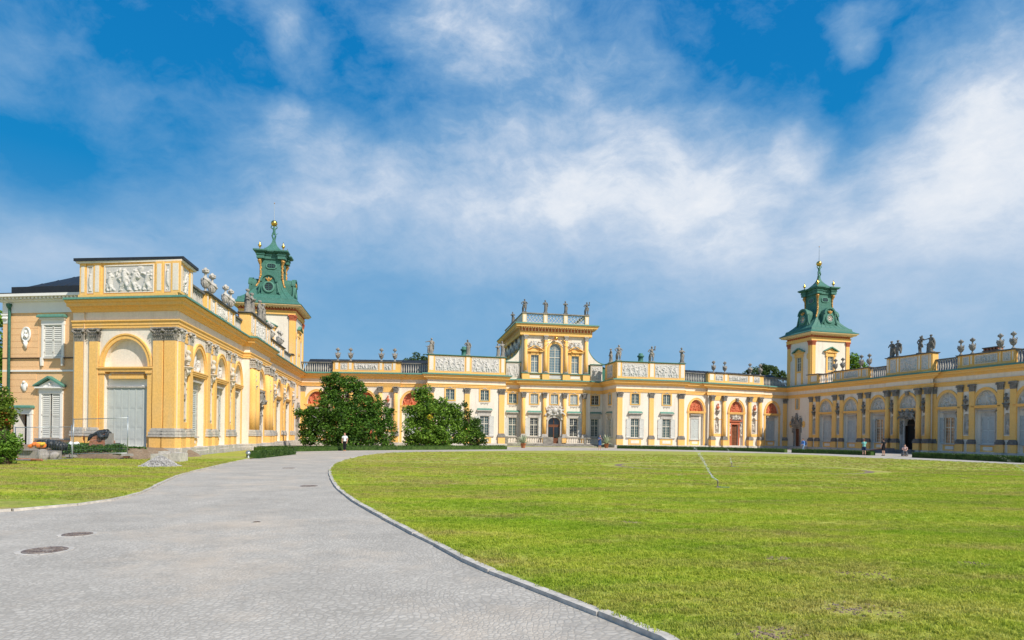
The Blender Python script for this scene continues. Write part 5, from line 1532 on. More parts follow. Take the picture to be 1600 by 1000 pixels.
for f_, x_, sm_, sd_, T_ in NST:
    k = cnt.get(T_, 0); cnt[T_] = k + 1
    m_ = {'marble': 'marble', 'stone_light': 'stone_light'}.get(sm_, 'marble')
    if T_ is RWING: m_ = 'stone_light'
    o = put('statue', statue_mesh((k * 2 + 1) % 4, 1.85, m_, True), None, f_.at(x_, .15, 2.385))
    tag(o, f'pale statue in the {ORD[k]} wall niche from left, {wn[id(T_)]}', 'statue', 'statues in the wall niches')

# ------------------------------------------------------------------ peach side building
PB = Frame(LF0.pt(LF0.s(5, 640, -1.6), -1.6), LF0.pt(LF0.s(118, 640, -1.6), -1.6))
PB = Frame(PB.P + PB.X * 0, PB.P + PB.X * (PB.L + .9))
SB = thing('side_building', 'peach two-storey building with white trim and black roof at the far left', 'building', TR((PB.P.x, PB.P.y, 0)))
def B(u0, u1, v0, v1):
    return PB.s(u0, (v0 + v1) / 2), PB.s(u1, (v0 + v1) / 2), PB.z(u0, v1), PB.z(u0, v0)
zt_ = PB.z(60, 489)
x0, x1, zl, zh = B(70, 98, 508, 558); ux0, ux1 = x0, x1; up = (x0, x1, zl, zh)
lo = B(66, 95, 615, 684); dr = B(29, 48, 647, 697)
holes = [(rectpoly(*up), .12), (rectpoly(*lo), .2), (rectpoly(dr[0], dr[1], .5, dr[3]), .5)]
mb = MB('peach'); wall_mesh(mb, 0, PB.L, .45, zt_, holes); wall = put('wall', mb.mesh('wall'), SB, PB.M)
mb = MB('peach'); z = .9
while z < zt_ - .3:
    z += .42
mb = MB('peach'); mb.box(0, .02, .02, 12, 0, zt_); mb.box(0.02, PB.L - .6, .7, 9, 0, zt_ + .6); put('rear_wall', mb.mesh('rear_wall'), SB, PB.M)
mb = MB('concrete'); mb.box(-.1, PB.L, -.1, -.0, 0, .5); put('plinth', mb.mesh('plinth'), SB, PB.M)
# rustication joints (thin grooves modelled as shadow gaps)
mb = MB('peach')
zj = 1.1; rows = []
while zj < zt_ - .1:
    rows.append(zj); zj += .44
def clear(a, b, z):
    spans = [(0, PB.L)]
    for (p0, p1, q0, q1) in ((up[0] - .5, up[1] + .5, up[2] - .5, up[3] + .8), (lo[0] - .5, lo[1] + .5, lo[2] - .4, lo[3] + 1.6), (dr[0] - .5, dr[1] + .5, 0, dr[3] + 1.0)):
        if q0 < z < q1:
            spans = [(s0, s1) for a_, b_ in spans for s0, s1 in ((a_, min(b_, p0)), (max(a_, p1), b_)) if s1 - s0 > .05]
    return spans
for a_, b_ in zip(rows[:-1], rows[1:]):
    for s0, s1 in clear(0, 0, (a_ + b_) / 2): mb.box(s0, s1, -.014, -.001, a_ + .012, b_ - .012)
put('wall_courses', mb.mesh('wall_courses'), SB, PB.M)
mb = MB('trim'); mb.box(-.05, PB.L, -.1, -.002, zt_, zt_ + .75); mb.box(-.2, PB.L, -.3, -.002, zt_ + .75, zt_ + .85)
n = int(PB.L / .3)
for i in range(n): mb.box(i * .3, i * .3 + .16, -.55, -.3, zt_ + .85, zt_ + 1.0)
mb.box(-.6, PB.L, -.72, -.002, zt_ + 1.0, zt_ + 1.18); mb.box(-.15, PB.L, -.3, -.1, zt_ + .85, zt_ + 1.0)
put('cornice', mb.mesh('cornice'), SB, PB.M)
zr_ = zt_ + 1.18
mb = MB('roof'); mb.box(-.55, PB.L - .3, -.66, .5, zr_ + .002, zr_ + .08); mb.box(.2, PB.L - .3, .3, .45, zr_ + .08, zr_ + .72)
XE = PB.L - .3
mb.add([(.3, .46, zr_ + .6), (XE, .46, zr_ + .6), (XE, 9, zr_ + .6), (.3, 9, zr_ + .6), (4.2, 4.8, zr_ + 3.1), (XE, 4.8, zr_ + 3.25)], [(0, 1, 5, 4), (1, 2, 5), (2, 3, 4, 5), (3, 0, 4)])
for i in range(10):
    x = .7 + i * .62; t = min(1, (x - .3) / 3.9)
    if x < XE: mb.tube([(x, .47, zr_ + .63), (x, .46 + 4.3 * t, zr_ + .60 + 2.5 * t)], .022, 4)
put('roof', mb.mesh('roof'), SB, PB.M)
# corner strip with capital, string courses
mb = MB('trim'); w0, w1 = PB.s(6, 560), PB.s(15, 560)
zc_ = PB.z(10, 506); mb.taper(w0 + .05, w1 - .05, -.12, -.035, zc_, zc_ + .55, -.05); mb.box(w0 - .03, w1 + .03, -.22, -.03, zc_ + .55, zc_ + .65)
for i in range(3): mb.ball((w0 + .12 + i * (w1 - w0 - .24) / 2, -.16, zc_ + .35), .11, 6, 5)
zz = PB.z(60, 579.5); mb.box(0, PB.L, -.1, -.031, zz - .06, zz + .06)
mb.mat('peach'); mb.box(w0, w1, -.09, -.031, .5, zc_)
mb.mat('wood_dark'); zz = PB.z(60, 559.5); mb.box(0, PB.L, -.11, -.031, zz - .04, zz + .03)
mb.mat('concrete'); zz = PB.z(60, 685.5); mb.box(lo[0] - .5, PB.L, -.13, -.031, zz - .05, zz + .04)
put('string_course', mb.mesh('string_course'), SB, PB.M)
# upper window
def sh_pair(W, x0, x1, z0, z1, y, m='shutter_pale', gap=0.):
    h = (x1 - x0) / 2 - gap
    lm = louvre_mesh(h, z1 - z0, m)
    put('shutter', lm, W, PB.at(x0, y, z0)); put('shutter', lm, W, PB.at(x1 - h, y, z0))
def pbwin(r, gap, hood):
    x0, x1, z0, z1 = r; xm = (x0 + x1) / 2; w = x1 - x0
    fm, gm = pane_mesh(w, z1 - z0, 'glass_dark'); W = put('window', fm, SB, PB.at(xm, .12 if hood != 'ped' else .19, z0)); put('pane', gm, W, PB.at(xm, .12 if hood != 'ped' else .19, z0))
    sh_pair(W, x0, x1, z0, z1, .0, gap=gap)
    mb = MB('trim')
    for sx in (-1, 1): mb.box(*sorted((xm + sx * w / 2, xm + sx * (w / 2 + .17))), -.09, -.001, z0 - .04, z1)
    if hood == 'flat':
        mb.box(x0 - .2, x1 + .2, -.10, -.001, z1, z1 + .35); mb.box(x0 - .28, x1 + .28, -.2, -.001, z1 + .35, z1 + .48)
        for sx in (x0 - .1, x1 + .1): mb.taper(sx - .06, sx + .06, -.16, -.03, z0 - .6, z0 - .04, -.02)
        mb.box(x0 - .15, x1 + .15, -.12, -.001, z0 - .1, z0 - .04)
        mb.mat('copper_pale'); mb.box(x0 - .36, x1 + .36, -.34, -.001, z1 + .48, z1 + .56); mb.taper(x0 - .36, x1 + .36, -.34, .3, z1 + .56, z1 + .68, .06)
    else:
        mb.box(x0 - .2, x1 + .2, -.10, -.001, z1, z1 + .35); mb.box(x0 - .35, x1 + .35, -.3, -.001, z1 + .35, z1 + .45)
        mb.prism([(x0 - .3, z1 + .45), (x1 + .3, z1 + .45), (xm, z1 + .95)], -.1, -.001)
        mb.ball((xm, -.12, z1 + .65), .12, 8, 6); mb.tube([(xm - .2, -.1, z1 + .5), (xm + .2, -.1, z1 + .52)], .06, 6)
        mb.mat('copper_pale')
        mb.prism([(x1 + .42, z1 + .46), (x1 + .42, z1 + .56), (xm, z1 + 1.18), (xm, z1 + 1.04)], -.36, -.001); mb.prism([(x0 - .42, z1 + .56), (x0 - .42, z1 + .46), (xm, z1 + 1.04), (xm, z1 + 1.18)], -.36, -.001)
    put('frame', mb.mesh('frame'), W, PB.M); return W
pbwin(up, 0, 'flat'); tag(pbwin(lo, .06, 'ped'), 'tall window with half-open louvred shutters under a small pediment')
# door
xm = (dr[0] + dr[1]) / 2; w = dr[1] - dr[0]
mb = MB('dark'); mb.box(dr[0], dr[1], .48, .5, .5, dr[3]); mb.mat('stone_light'); mb.box(xm - .1, xm + .1, .3, .4, 2.6, 2.9); mb.box(xm - .16, xm, .3, .4, 1.9, 2.05)
d = put('doorway', mb.mesh('doorway'), SB, PB.M)
mb = MB('shutter_pale'); mb.box(dr[0], dr[0] + .06, -.35, .4, .62, dr[3]); mb.box(dr[1] - .28, dr[1], -.03, .03, .62, dr[3]); put('door', mb.mesh('door'), d, PB.M)
mb = MB('trim')
for sx in (-1, 1): mb.box(*sorted((xm + sx * w / 2, xm + sx * (w / 2 + .17))), -.1, -.001, .5, dr[3])
mb.box(dr[0] - .2, dr[1] + .2, -.12, -.001, dr[3], dr[3] + .42); mb.mat('copper_pale'); mb.box(dr[0] - .38, dr[1] + .3, -.36, -.001, dr[3] + .42, dr[3] + .52); mb.taper(dr[0] - .38, dr[1] + .3, -.36, .3, dr[3] + .52, dr[3] + .6, .06)
put('frame', mb.mesh('frame'), d, PB.M)
# portrait medallion, cartouche
xk, zk = PB.s(42.5, 525), PB.z(42, 523)
mb = MB('trim'); mb.T = TR((xk, -.03, zk)) @ Matrix.Rotation(R(90), 4, 'X'); mb.smooth = True; mb.lathe([(.01, .03), (.27, .03), (.30, .10), (.35, .10), (.36, 0)], 0, 0, 20, 1, 1.5); mb.T = None
mb.ball((xk, -.13, zk + .18), .11, 8, 6, (1, .6, 1.2)); mb.tube([(xk - .15, -.1, zk - .2), (xk, -.13, zk - .05), (xk + .15, -.1, zk - .2)], [.08, .13, .08], 6)
mb.tube([(xk, -.12, zk - .5), (xk, -.1, zk - .75), (xk, -.06, zk - .98)], [.14, .1, .05], 8); put('medallion', mb.mesh('medallion'), SB, PB.M)
xk, zk = PB.s(39.5, 604), PB.z(39, 604)
mb = MB('trim'); mb.smooth = True; mb.ball((xk, -.04, zk - .05), .22, 10, 8, (.85, .5, 1.4)); mb.ball((xk, -.1, zk + .3), .1, 8, 6)
for sx in (-1, 1): mb.tube([(xk + sx * .1, -.05, zk + .25), (xk + sx * .2, -.07, zk + .1), (xk + sx * .18, -.06, zk - .15)], [.05, .07, .04], 6)
put('cartouche', mb.mesh('cartouche'), SB, PB.M)
xk = PB.s(17.5, 560); mb = MB('copper'); mb.smooth = True; mb.tube([(xk, -.25, zt_ + .5), (xk, -.16, zt_ + .3), (xk, -.16, .5)], .085, 8)
mb.lathe([(.09, zt_ + .3), (.17, zt_ + .5), (.17, zt_ + .62), (.09, zt_ + .65)], xk, -.2, 8); put('drainpipe', mb.mesh('drainpipe'), SB, PB.M)

# ------------------------------------------------------------------ ground
def flat_poly(name, pts, z, m, kind='structure', tri=True):
    mb = MB(m); vs = [(x, y, z) for x, y in pts]
    fs = []
    for a, b, c in tessellate_polygon([[Vector((x, y, 0)) for x, y in pts]]):
        ar = (pts[b][0] - pts[a][0]) * (pts[c][1] - pts[a][1]) - (pts[c][0] - pts[a][0]) * (pts[b][1] - pts[a][1])
        fs.append((a, b, c) if ar > 0 else (c, b, a))
    mb.add(vs, fs); o = put(name, mb.mesh(name)); tag(o, kind=kind); return o
def lawn_material(name='lawn_soil', gain=1., blade=False):
    m = bpy.data.materials.new(name); m.use_nodes = True; nt = m.node_tree; N = nt.nodes; L = nt.links
    b = N['Principled BSDF']; b.inputs['Roughness'].default_value = .95; b.inputs['Specular IOR Level'].default_value = .1
    g = N.new('ShaderNodeNewGeometry')
    def noi(s, d=5, rough=.55, vec=None):
        n = N.new('ShaderNodeTexNoise'); n.inputs['Scale'].default_value = s; n.inputs['Detail'].default_value = d; n.inputs['Roughness'].default_value = rough
        L.new(vec or g.outputs['Position'], n.inputs['Vector']); return n.outputs['Fac']
    def ramp(f, *st):
        st = [(p, tuple(min(1, x * gain) for x in c)) for p, c in st]
        r = N.new('ShaderNodeValToRGB'); e = r.color_ramp.elements
        e[0].position, e[0].color = st[0][0], (*st[0][1], 1); e[1].position, e[1].color = st[-1][0], (*st[-1][1], 1)
        for p, c in st[1:-1]: k = e.new(p); k.color = (*c, 1)
        L.new(f, r.inputs[0]); return r.outputs[0]
    def mix(f, a, c):
        x = N.new('ShaderNodeMix'); x.data_type = 'RGBA'; 
        if isinstance(f, float): x.inputs[0].default_value = f
        else: L.new(f, x.inputs[0])
        L.new(a, x.inputs[6]); L.new(c, x.inputs[7]); return x.outputs[2]
    mp = N.new('ShaderNodeMapping'); mp.inputs['Scale'].default_value = (.35, 1.0, 1.0); mp.inputs['Rotation'].default_value = (0, 0, R(-12)); L.new(g.outputs['Position'], mp.inputs['Vector'])
    big = noi(.11, 4); mid = noi(.55, 5, .6, mp.outputs[0]); fine = noi(7, 6, .7)
    c1 = ramp(mid, (.32, (.14, .27, .014)), (.44, (.26, .40, .022)), (.55, (.42, .47, .05)), (.68, (.60, .53, .15)))
    c2 = ramp(fine, (.32, (.11, .21, .012)), (.5, (.31, .41, .03)), (.68, (.56, .56, .11)))
    c = mix(.42, c1, c2)
    lg = N.new('ShaderNodeMapRange'); lg.inputs[1].default_value = .35; lg.inputs[2].default_value = .68; lg.inputs[4].default_value = .55; L.new(noi(.16, 5, .6, mp.outputs[0]), lg.inputs[0]); c = mix(lg.outputs[0], c, ramp(fine, (.3, (.24, .26, .03)), (.7, (.50, .46, .12))))
    dry = N.new('ShaderNodeMapRange'); dry.inputs[1].default_value = .47; dry.inputs[2].default_value = .68; dry.inputs[4].default_value = .85; dist_ = N.new('ShaderNodeVectorMath'); dist_.operation = 'DISTANCE'; dist_.inputs[1].default_value = (15, 12, 0); L.new(g.outputs['Position'], dist_.inputs[0])
    dm_ = N.new('ShaderNodeMapRange'); dm_.inputs[1].default_value = 9; dm_.inputs[2].default_value = 26; dm_.inputs[3].default_value = -.03; dm_.inputs[4].default_value = .07; L.new(dist_.outputs['Value'], dm_.inputs[0])
    da_ = N.new('ShaderNodeMath'); L.new(noi(.7, 7, .68, mp.outputs[0]), da_.inputs[0]); L.new(dm_.outputs[0], da_.inputs[1]); L.new(da_.outputs[0], dry.inputs[0])
    drc = ramp(fine, (.3, (.22, .17, .06)), (.7, (.50, .41, .17)))
    c = mix(dry.outputs[0], c, drc)
    L.new(c, b.inputs['Base Color'])
    MATS[name] = m
    if blade:
        t = N.new('ShaderNodeBsdfTranslucent'); L.new(c, t.inputs['Color']); ms = N.new('ShaderNodeMixShader'); ms.inputs[0].default_value = .35
        L.new(b.outputs[0], ms.inputs[1]); L.new(t.outputs[0], ms.inputs[2]); L.new(ms.outputs[0], N['Material Output'].inputs['Surface']); return
    bp = N.new('ShaderNodeBump'); bp.inputs['Strength'].default_value = .8; bp.inputs['Distance'].default_value = .04; L.new(noi(22, 5, .7), bp.inputs['Height']); L.new(bp.outputs[0], b.inputs['Normal'])
lawn_material(); lawn_material('grass_blade', 1.25, True)
def paving_material():
    m = bpy.data.materials.new('setts'); m.use_nodes = True; nt = m.node_tree; N = nt.nodes; L = nt.links
    b = N['Principled BSDF']; b.inputs['Roughness'].default_value = .85; b.inputs['Specular IOR Level'].default_value = .25
    g = N.new('ShaderNodeNewGeometry')
    wn_ = N.new('ShaderNodeTexNoise'); wn_.inputs['Scale'].default_value = .55; wn_.inputs['Detail'].default_value = 1; L.new(g.outputs['Position'], wn_.inputs['Vector'])
    av = N.new('ShaderNodeVectorMath'); av.operation = 'MULTIPLY_ADD'; av.inputs[1].default_value = (1.1, 1.1, 0); L.new(wn_.outputs['Color'], av.inputs[0]); L.new(g.outputs['Position'], av.inputs[2])
    v = N.new('ShaderNodeTexVoronoi'); v.feature = 'DISTANCE_TO_EDGE'; v.inputs['Scale'].default_value = 16; v.inputs['Randomness'].default_value = .7; L.new(av.outputs[0], v.inputs['Vector'])
    vc = N.new('ShaderNodeTexVoronoi'); vc.inputs['Scale'].default_value = 16; vc.inputs['Randomness'].default_value = .7; L.new(av.outputs[0], vc.inputs['Vector'])
    def noi(s, d=5, rough=.6):
        n = N.new('ShaderNodeTexNoise'); n.inputs['Scale'].default_value = s; n.inputs['Detail'].default_value = d; n.inputs['Roughness'].default_value = rough; L.new(g.outputs['Position'], n.inputs['Vector']); return n.outputs['Fac']
    sep = N.new('ShaderNodeSeparateColor'); L.new(vc.outputs['Color'], sep.inputs[0])
    cr = N.new('ShaderNodeValToRGB'); e = cr.color_ramp.elements; e[0].position = 0; e[0].color = (.44, .40, .35, 1); e[1].position = 1; e[1].color = (.52, .475, .415, 1); k = e.new(.55); k.color = (.48, .44, .385, 1)
    L.new(sep.outputs[0], cr.inputs[0])
    jr = N.new('ShaderNodeMapRange'); jr.inputs[1].default_value = .0; jr.inputs[2].default_value = .22; L.new(v.outputs['Distance'], jr.inputs[0])
    mj = N.new('ShaderNodeMix'); mj.data_type = 'RGBA'; mj.inputs[6].default_value = (.37, .335, .29, 1); L.new(jr.outputs[0], mj.inputs[0]); L.new(cr.outputs[0], mj.inputs[7])
    sd = N.new('ShaderNodeMapRange'); sd.inputs[1].default_value = .50; sd.inputs[2].default_value = .68; sd.inputs[4].default_value = .8; L.new(noi(.32, 6, .7), sd.inputs[0])
    ms = N.new('ShaderNodeMix'); ms.data_type = 'RGBA'; ms.inputs[7].default_value = (.57, .475, .375, 1); L.new(sd.outputs[0], ms.inputs[0]); L.new(mj.outputs[2], ms.inputs[6])
    n2 = N.new('ShaderNodeMapRange'); n2.inputs[1].default_value = .3; n2.inputs[2].default_value = .7; n2.inputs[3].default_value = .80; n2.inputs[4].default_value = 1.14; L.new(noi(.7, 8, .75), n2.inputs[0])
    mm = N.new('ShaderNodeMix'); mm.data_type = 'RGBA'; mm.blend_type = 'MULTIPLY'; mm.inputs[0].default_value = 1; L.new(ms.outputs[2], mm.inputs[6]); L.new(n2.outputs[0], mm.inputs[7])
    L.new(mm.outputs[2], b.inputs['Base Color'])
    bp = N.new('ShaderNodeBump'); bp.inputs['Strength'].default_value = .4; bp.inputs['Distance'].default_value = .010
    ad = N.new('ShaderNodeMath'); ad.operation = 'MULTIPLY_ADD'; ad.inputs[1].default_value = .5; L.new(noi(60, 3), ad.inputs[0]); L.new(jr.outputs[0], ad.inputs[2])
    L.new(ad.outputs[0], bp.inputs['Height']); L.new(bp.outputs[0], b.inputs['Normal'])
    MATS['setts'] = m
paving_material()
gr = MB('lawn_soil'); gr.add([(-900, -700, 0), (900, -700, 0), (900, 1400, 0), (-900, 1400, 0)], [(0, 1, 2, 3)]); tag(put('ground', gr.mesh('ground')), kind='structure')
# paved drive: one sheet over the court
def dens(pts, n=6):
    P = [Vector((p[0], p[1])) for p in pts]; out = []
    for i in range(len(P) - 1):
        p0 = P[max(i - 1, 0)]; p1 = P[i]; p2 = P[i + 1]; p3 = P[min(i + 2, len(P) - 1)]
        for k in range(n):
            t = k / n
            q_ = .5 * ((2 * p1) + (p2 - p0) * t + (2 * p0 - 5 * p1 + 4 * p2 - p3) * t * t + (3 * p1 - p0 - 3 * p2 + p3) * t ** 3)
            out.append((q_.x, q_.y))
    out.append((P[-1].x, P[-1].y)); return out
K = [G(*p) for p in ((1080, 1022), (1025, 995), (975, 975), (925, 952), (825, 914), (750, 885), (700, 858.5), (654, 836), (612, 814), (580, 797), (550, 779), (528, 760), (519, 744), (518, 734), (527, 724.5), (550, 717), (580, 711), (620, 708), (700, 706.2), (800, 705), (940, 704.7), (1060, 706), (1150, 708), (1260, 711), (1360, 716.3), (1480, 721.5), (1600, 727))]
K = [(2.6, -4.0), (2.2, 1.5)] + K
K += [(K[-1][0] + 10, K[-1][1] - 16), (K[-1][0] + 12, -6)]
KD = dens(K[:-2], 6) + K[-2:]
lawn_r = flat_poly('lawn', KD, .045, 'lawn_soil'); 
LLp = [G(*p) for p in ((-220, 815), (-80, 804), (0, 800), (80, 794), (130, 788.4), (170, 782.6), (218, 771), (240, 760.5), (280, 743), (320, 733), (360, 723.5), (392, 717))]
LD = dens(LLp, 6)
pl = path[1] + mit[1] * .4; plb = S['LW1'].pt(16, .4)
hx, hy = LD[-1]
lawn_l = flat_poly('lawn', LD + [(hx - .2, hy + 8.5), (hx - 2.5, hy + 14), (plb.x, plb.y), (pl.x, pl.y), (PB.P.x - 2, PB.P.y - .5), (-60, 46)], .045, 'lawn_soil')
pave = [(-70, -20), (70, -20), (70, 60), (52, 78)] + [(p.x, p.y) for p in [path[j] + mit[j] * .2 for j in (iB, names.index('BR') + 1, names.index('BR'), names.index('BL'))]] + [(path[iA].x, path[iA].y), (pl.x, pl.y), (-60, 46)]
flat_poly('pavement', pave, .004, 'setts')
# kerb: a row of stones following the lawn edge
def kerb(pts, z1, w, side=1):
    mb = MB('kerbstone'); r = random.Random(5)
    P = [Vector(p) for p in pts]; A = [0]
    for a, b in zip(P[:-1], P[1:]): A.append(A[-1] + (b - a).length)
    def pos(t):
        k = min(max(np.searchsorted(A, t) - 1, 0), len(P) - 2); return P[k].lerp(P[k + 1], (t - A[k]) / max(A[k + 1] - A[k], 1e-6))
    t = 0
    while t < A[-1] - 1:
        L_ = r.uniform(.8, 1.25); p0, p1 = pos(t + .006), pos(t + L_ - .006); d = (p1 - p0).normalized(); n_ = Vector((d.y, -d.x)) * side
        h = z1 + r.uniform(-.007, .007); j = r.uniform(-.010, .010); j2 = j + r.uniform(-.01, .01)
        q = [p0 + n_ * j, p1 + n_ * j2, p1 + n_ * (w + j2), p0 + n_ * (w + j)]
        if (q[1] - q[0]).cross(q[2] - q[1]) < 0: q = q[::-1]
        mb.hprism([(v.x, v.y) for v in q], .0, h); t += L_
    o = put('kerb', mb.mesh('kerb')); tag(o, kind='structure')
kerb(KD, .052, -.11)
kerb(LD, .052, .08)

# bare-soil ring in the lawn
c0 = G(960, 727.5); c1_ = G(1362, 737.5); nr = G(1180, 740.8)
cx_, cy_ = (c0[0] + c1_[0]) / 2, (c0[1] + c1_[1]) / 2 + .0
ra = math.hypot(c0[0] - c1_[0], c0[1] - c1_[1]) / 2; rb = cy_ - nr[1]
ta = math.atan2(c1_[1] - c0[1], c1_[0] - c0[0])
mb = MB('earth'); vs = []; n = 120; rr = random.Random(8)
for i in range(n):
    a = 2 * math.pi * i / n; wv = .10 + rr.uniform(0, .16) + .25 * (abs(math.cos(a)) ** 6)
    for q_ in (1, 1 - wv / ra):
        x, y = ra * math.cos(a) * q_, rb * math.sin(a) * q_
        vs.append((cx_ + x * math.cos(ta) - y * math.sin(ta), cy_ + x * math.sin(ta) + y * math.cos(ta), .05))
mb.add(vs, [(2 * i + 1, 2 * i, (2 * i + 2) % (2 * n), (2 * i + 3) % (2 * n)) for i in range(n)])
SPOTS = ((1352, 899, .30), (1532, 882, .22), (1338, 953, .34), (1205, 990, .22), (1322, 741, .5), (1000, 727, .6), (1060, 743, .3), (855, 738, .4), (1215, 872, .14), (985, 816, .2))
for (u_, v_, rx_) in SPOTS:
    px_, py_ = G(u_, v_, .05)
    for i in range(110):
        a = rr.uniform(0, 6.283); q_ = rx_ * rr.random() ** .7; mb.ball((px_ + q_ * 1.5 * math.cos(a), py_ + q_ * math.sin(a), .046), rr.uniform(.005, .017), 5, 4, (1.3, 1.2, .9))
tag(put('soil', mb.mesh('soil')), kind='structure')

# ------------------------------------------------------------------ leaves
def leaves(centres, radii, per, size, seed, flat=.0, mi=None, up=0.):
    r = np.random.default_rng(seed); C = []; 
    for (c, q, k) in zip(centres, radii, per):
        d = r.normal(size=(k, 3)); d /= np.linalg.norm(d, axis=1)[:, None]
        C.append(np.array(c) + d * np.array(q) * (r.uniform(.35, 1, (k, 1)) ** .45))
    C = np.concatenate(C); n = len(C)
    a = r.normal(size=(n, 3)); a[:, 2] *= .6; a /= np.linalg.norm(a, axis=1)[:, None]
    b = r.normal(size=(n, 3)); b -= (b * a).sum(1)[:, None] * a; b /= np.linalg.norm(b, axis=1)[:, None]
    s = size * r.uniform(.6, 1.3, (n, 1))
    V = np.empty((n * 4, 3)); V[0::4] = C - a * s; V[1::4] = C + b * s * .55; V[2::4] = C + a * s; V[3::4] = C - b * s * .55
    return V, np.arange(n * 4).reshape(n, 4)
def crown_blobs(lumps, seed, dens_=1.0, sub=.33):
    """lumps = (x,y,z,rx,ry,rz): scatter leaf clusters over each lump's shell"""
    r = random.Random(seed); cs = []; rs = []; ks = []
    for (x, y, z, a, b, c) in lumps:
        n = int(16 * dens_ * (a * b + b * c + a * c) / 3 / (sub * sub) * .30) + 6
        for i in range(n):
            t = r.uniform(0, 6.283); q = r.uniform(-1, 1); m = math.sqrt(1 - q * q); f = r.uniform(.62, 1.06)
            cs.append((x + a * m * math.cos(t) * f, y + b * m * math.sin(t) * f, max(.12, z + c * q * f)))
            e = sub * r.uniform(.6, 1.3); rs.append((e, e, e * .75)); ks.append(int(34 * r.uniform(.6, 1.3)))
    return cs, rs, ks
def tree(name, label, cat, base, lumps, m, size=.11, seed=1, trunk=True, dens_=1.0, sub=.42, group=None, extra=None):
    T = thing(name, label, cat, TR(base), group)
    bx, by, bz = base
    cs, rs, ks = crown_blobs([(bx + l[0], by + l[1], bz + l[2], l[3], l[4], l[5]) for l in lumps], seed, dens_, sub)
    V, Fq = leaves(cs, rs, ks, size, seed)
    V[:, 2] = np.maximum(V[:, 2], bz + .03)
    o = put('crown', arr_mesh('crown', V - np.array(base), Fq, [m]), T, TR(base))
    if trunk:
        mb = MB('bark'); mb.smooth = True; r = random.Random(seed); H_ = max(l[2] for l in lumps)
        for i, l in enumerate(lumps):
            mb.tube([(r.uniform(-.15, .15), r.uniform(-.15, .15), -.05), (l[0] * .3, l[1] * .3, l[2] * .45), (l[0] * .8, l[1] * .8, l[2] * .85), (l[0], l[1], l[2] + l[5] * .5)], [.16 if i else .28, .11, .07, .02], 6)
        put('trunk', mb.mesh('trunk'), T, TR(base))
    return T
def lump_at(base, Y, *uvr):
    """crown lumps given where they show: (u, v, radius in px, depth offset)"""
    out = []
    for u, v, r_, dy in uvr:
        p = at(u, v, Y + dy); q = r_ * (Y + dy) / F
        out.append((p.x - base[0], p.y - base[1], p.z - base[2], q, q, q * .9))
    return out
Y1 = 70; b1 = (at(540, 690, Y1).x, Y1, 0)
tree('deciduous_tree', 'large dark green bushy tree left of centre, tallest of the two before the palace', 'tree', b1,
     lump_at(b1, Y1, (540, 618, 26, 0), (545, 598, 11, 0), (517, 607, 12, 0), (518, 640, 24, -1), (566, 640, 27, -.6), (497, 655, 20, -.3), (484, 668, 16, 0), (540, 660, 34, -1.6), (590, 655, 22, 0), (601, 672, 18, -.5), (572, 675, 26, -1.5), (505, 678, 22, -1.5), (480, 684, 14, -.8), (540, 685, 26, -2), (606, 688, 12, -.5), (520, 622, 18, .5), (563, 607, 9, .3), (511, 594, 7, 0), (528, 592, 9, 0), (471, 645, 8, 0), (585, 632, 14, .2), (607, 645, 7, 0), (487, 645, 9, 0)), 'leaf_dark', .13, 3, sub=.5, dens_=1.35)
b2 = (at(680, 690, Y1).x, Y1, 0)
tree('deciduous_tree', 'mid-green bushy tree in front of the palace with one yellow leaf cluster', 'tree', b2,
     lump_at(b2, Y1, (665, 630, 17, 0), (655, 616, 9, 0), (652, 650, 18, -.5), (680, 655, 24, -1), (694, 642, 12, .5), (708, 640, 12, .4), (650, 672, 20, -1), (672, 682, 20, -1.5), (700, 675, 22, -1.2), (718, 664, 13, 0), (725, 684, 14, -.5), (642, 688, 10, -1), (690, 690, 14, -2), (639, 640, 7, 0), (664, 610, 6, 0), (690, 630, 9, 0), (735, 668, 14, 0), (712, 650, 14, 0), (742, 684, 12, -.5), (668, 645, 20, -.5), (655, 690, 14, -1.5)), 'leaf_mid', .13, 5, sub=.45, dens_=1.25)
Vy, Fy = leaves([tuple(at(672, 652, Y1 - 2.4))], [(.35, .2, .3)], [70], .11, 9)
tb = put('yellow_leaves', arr_mesh('yellow_leaves', Vy, Fy, ['leaf_yellow']), [o for o in WM if o.name.startswith('deciduous_tree')][-1])
b3 = (at(738, 690, Y1).x, Y1 - .5, 0)
tree('young_tree', 'thin loose young tree at the right edge of the tree group', 'tree', b3,
     lump_at(b3, Y1 - .5, (735, 660, 10, 0), (742, 672, 12, 0), (733, 645, 6, 0), (750, 684, 10, 0), (726, 632, 4, 0), (745, 660, 7, 0), (757, 690, 5, 0)), 'leaf_hedge', .09, 7, sub=.3, dens_=.5)
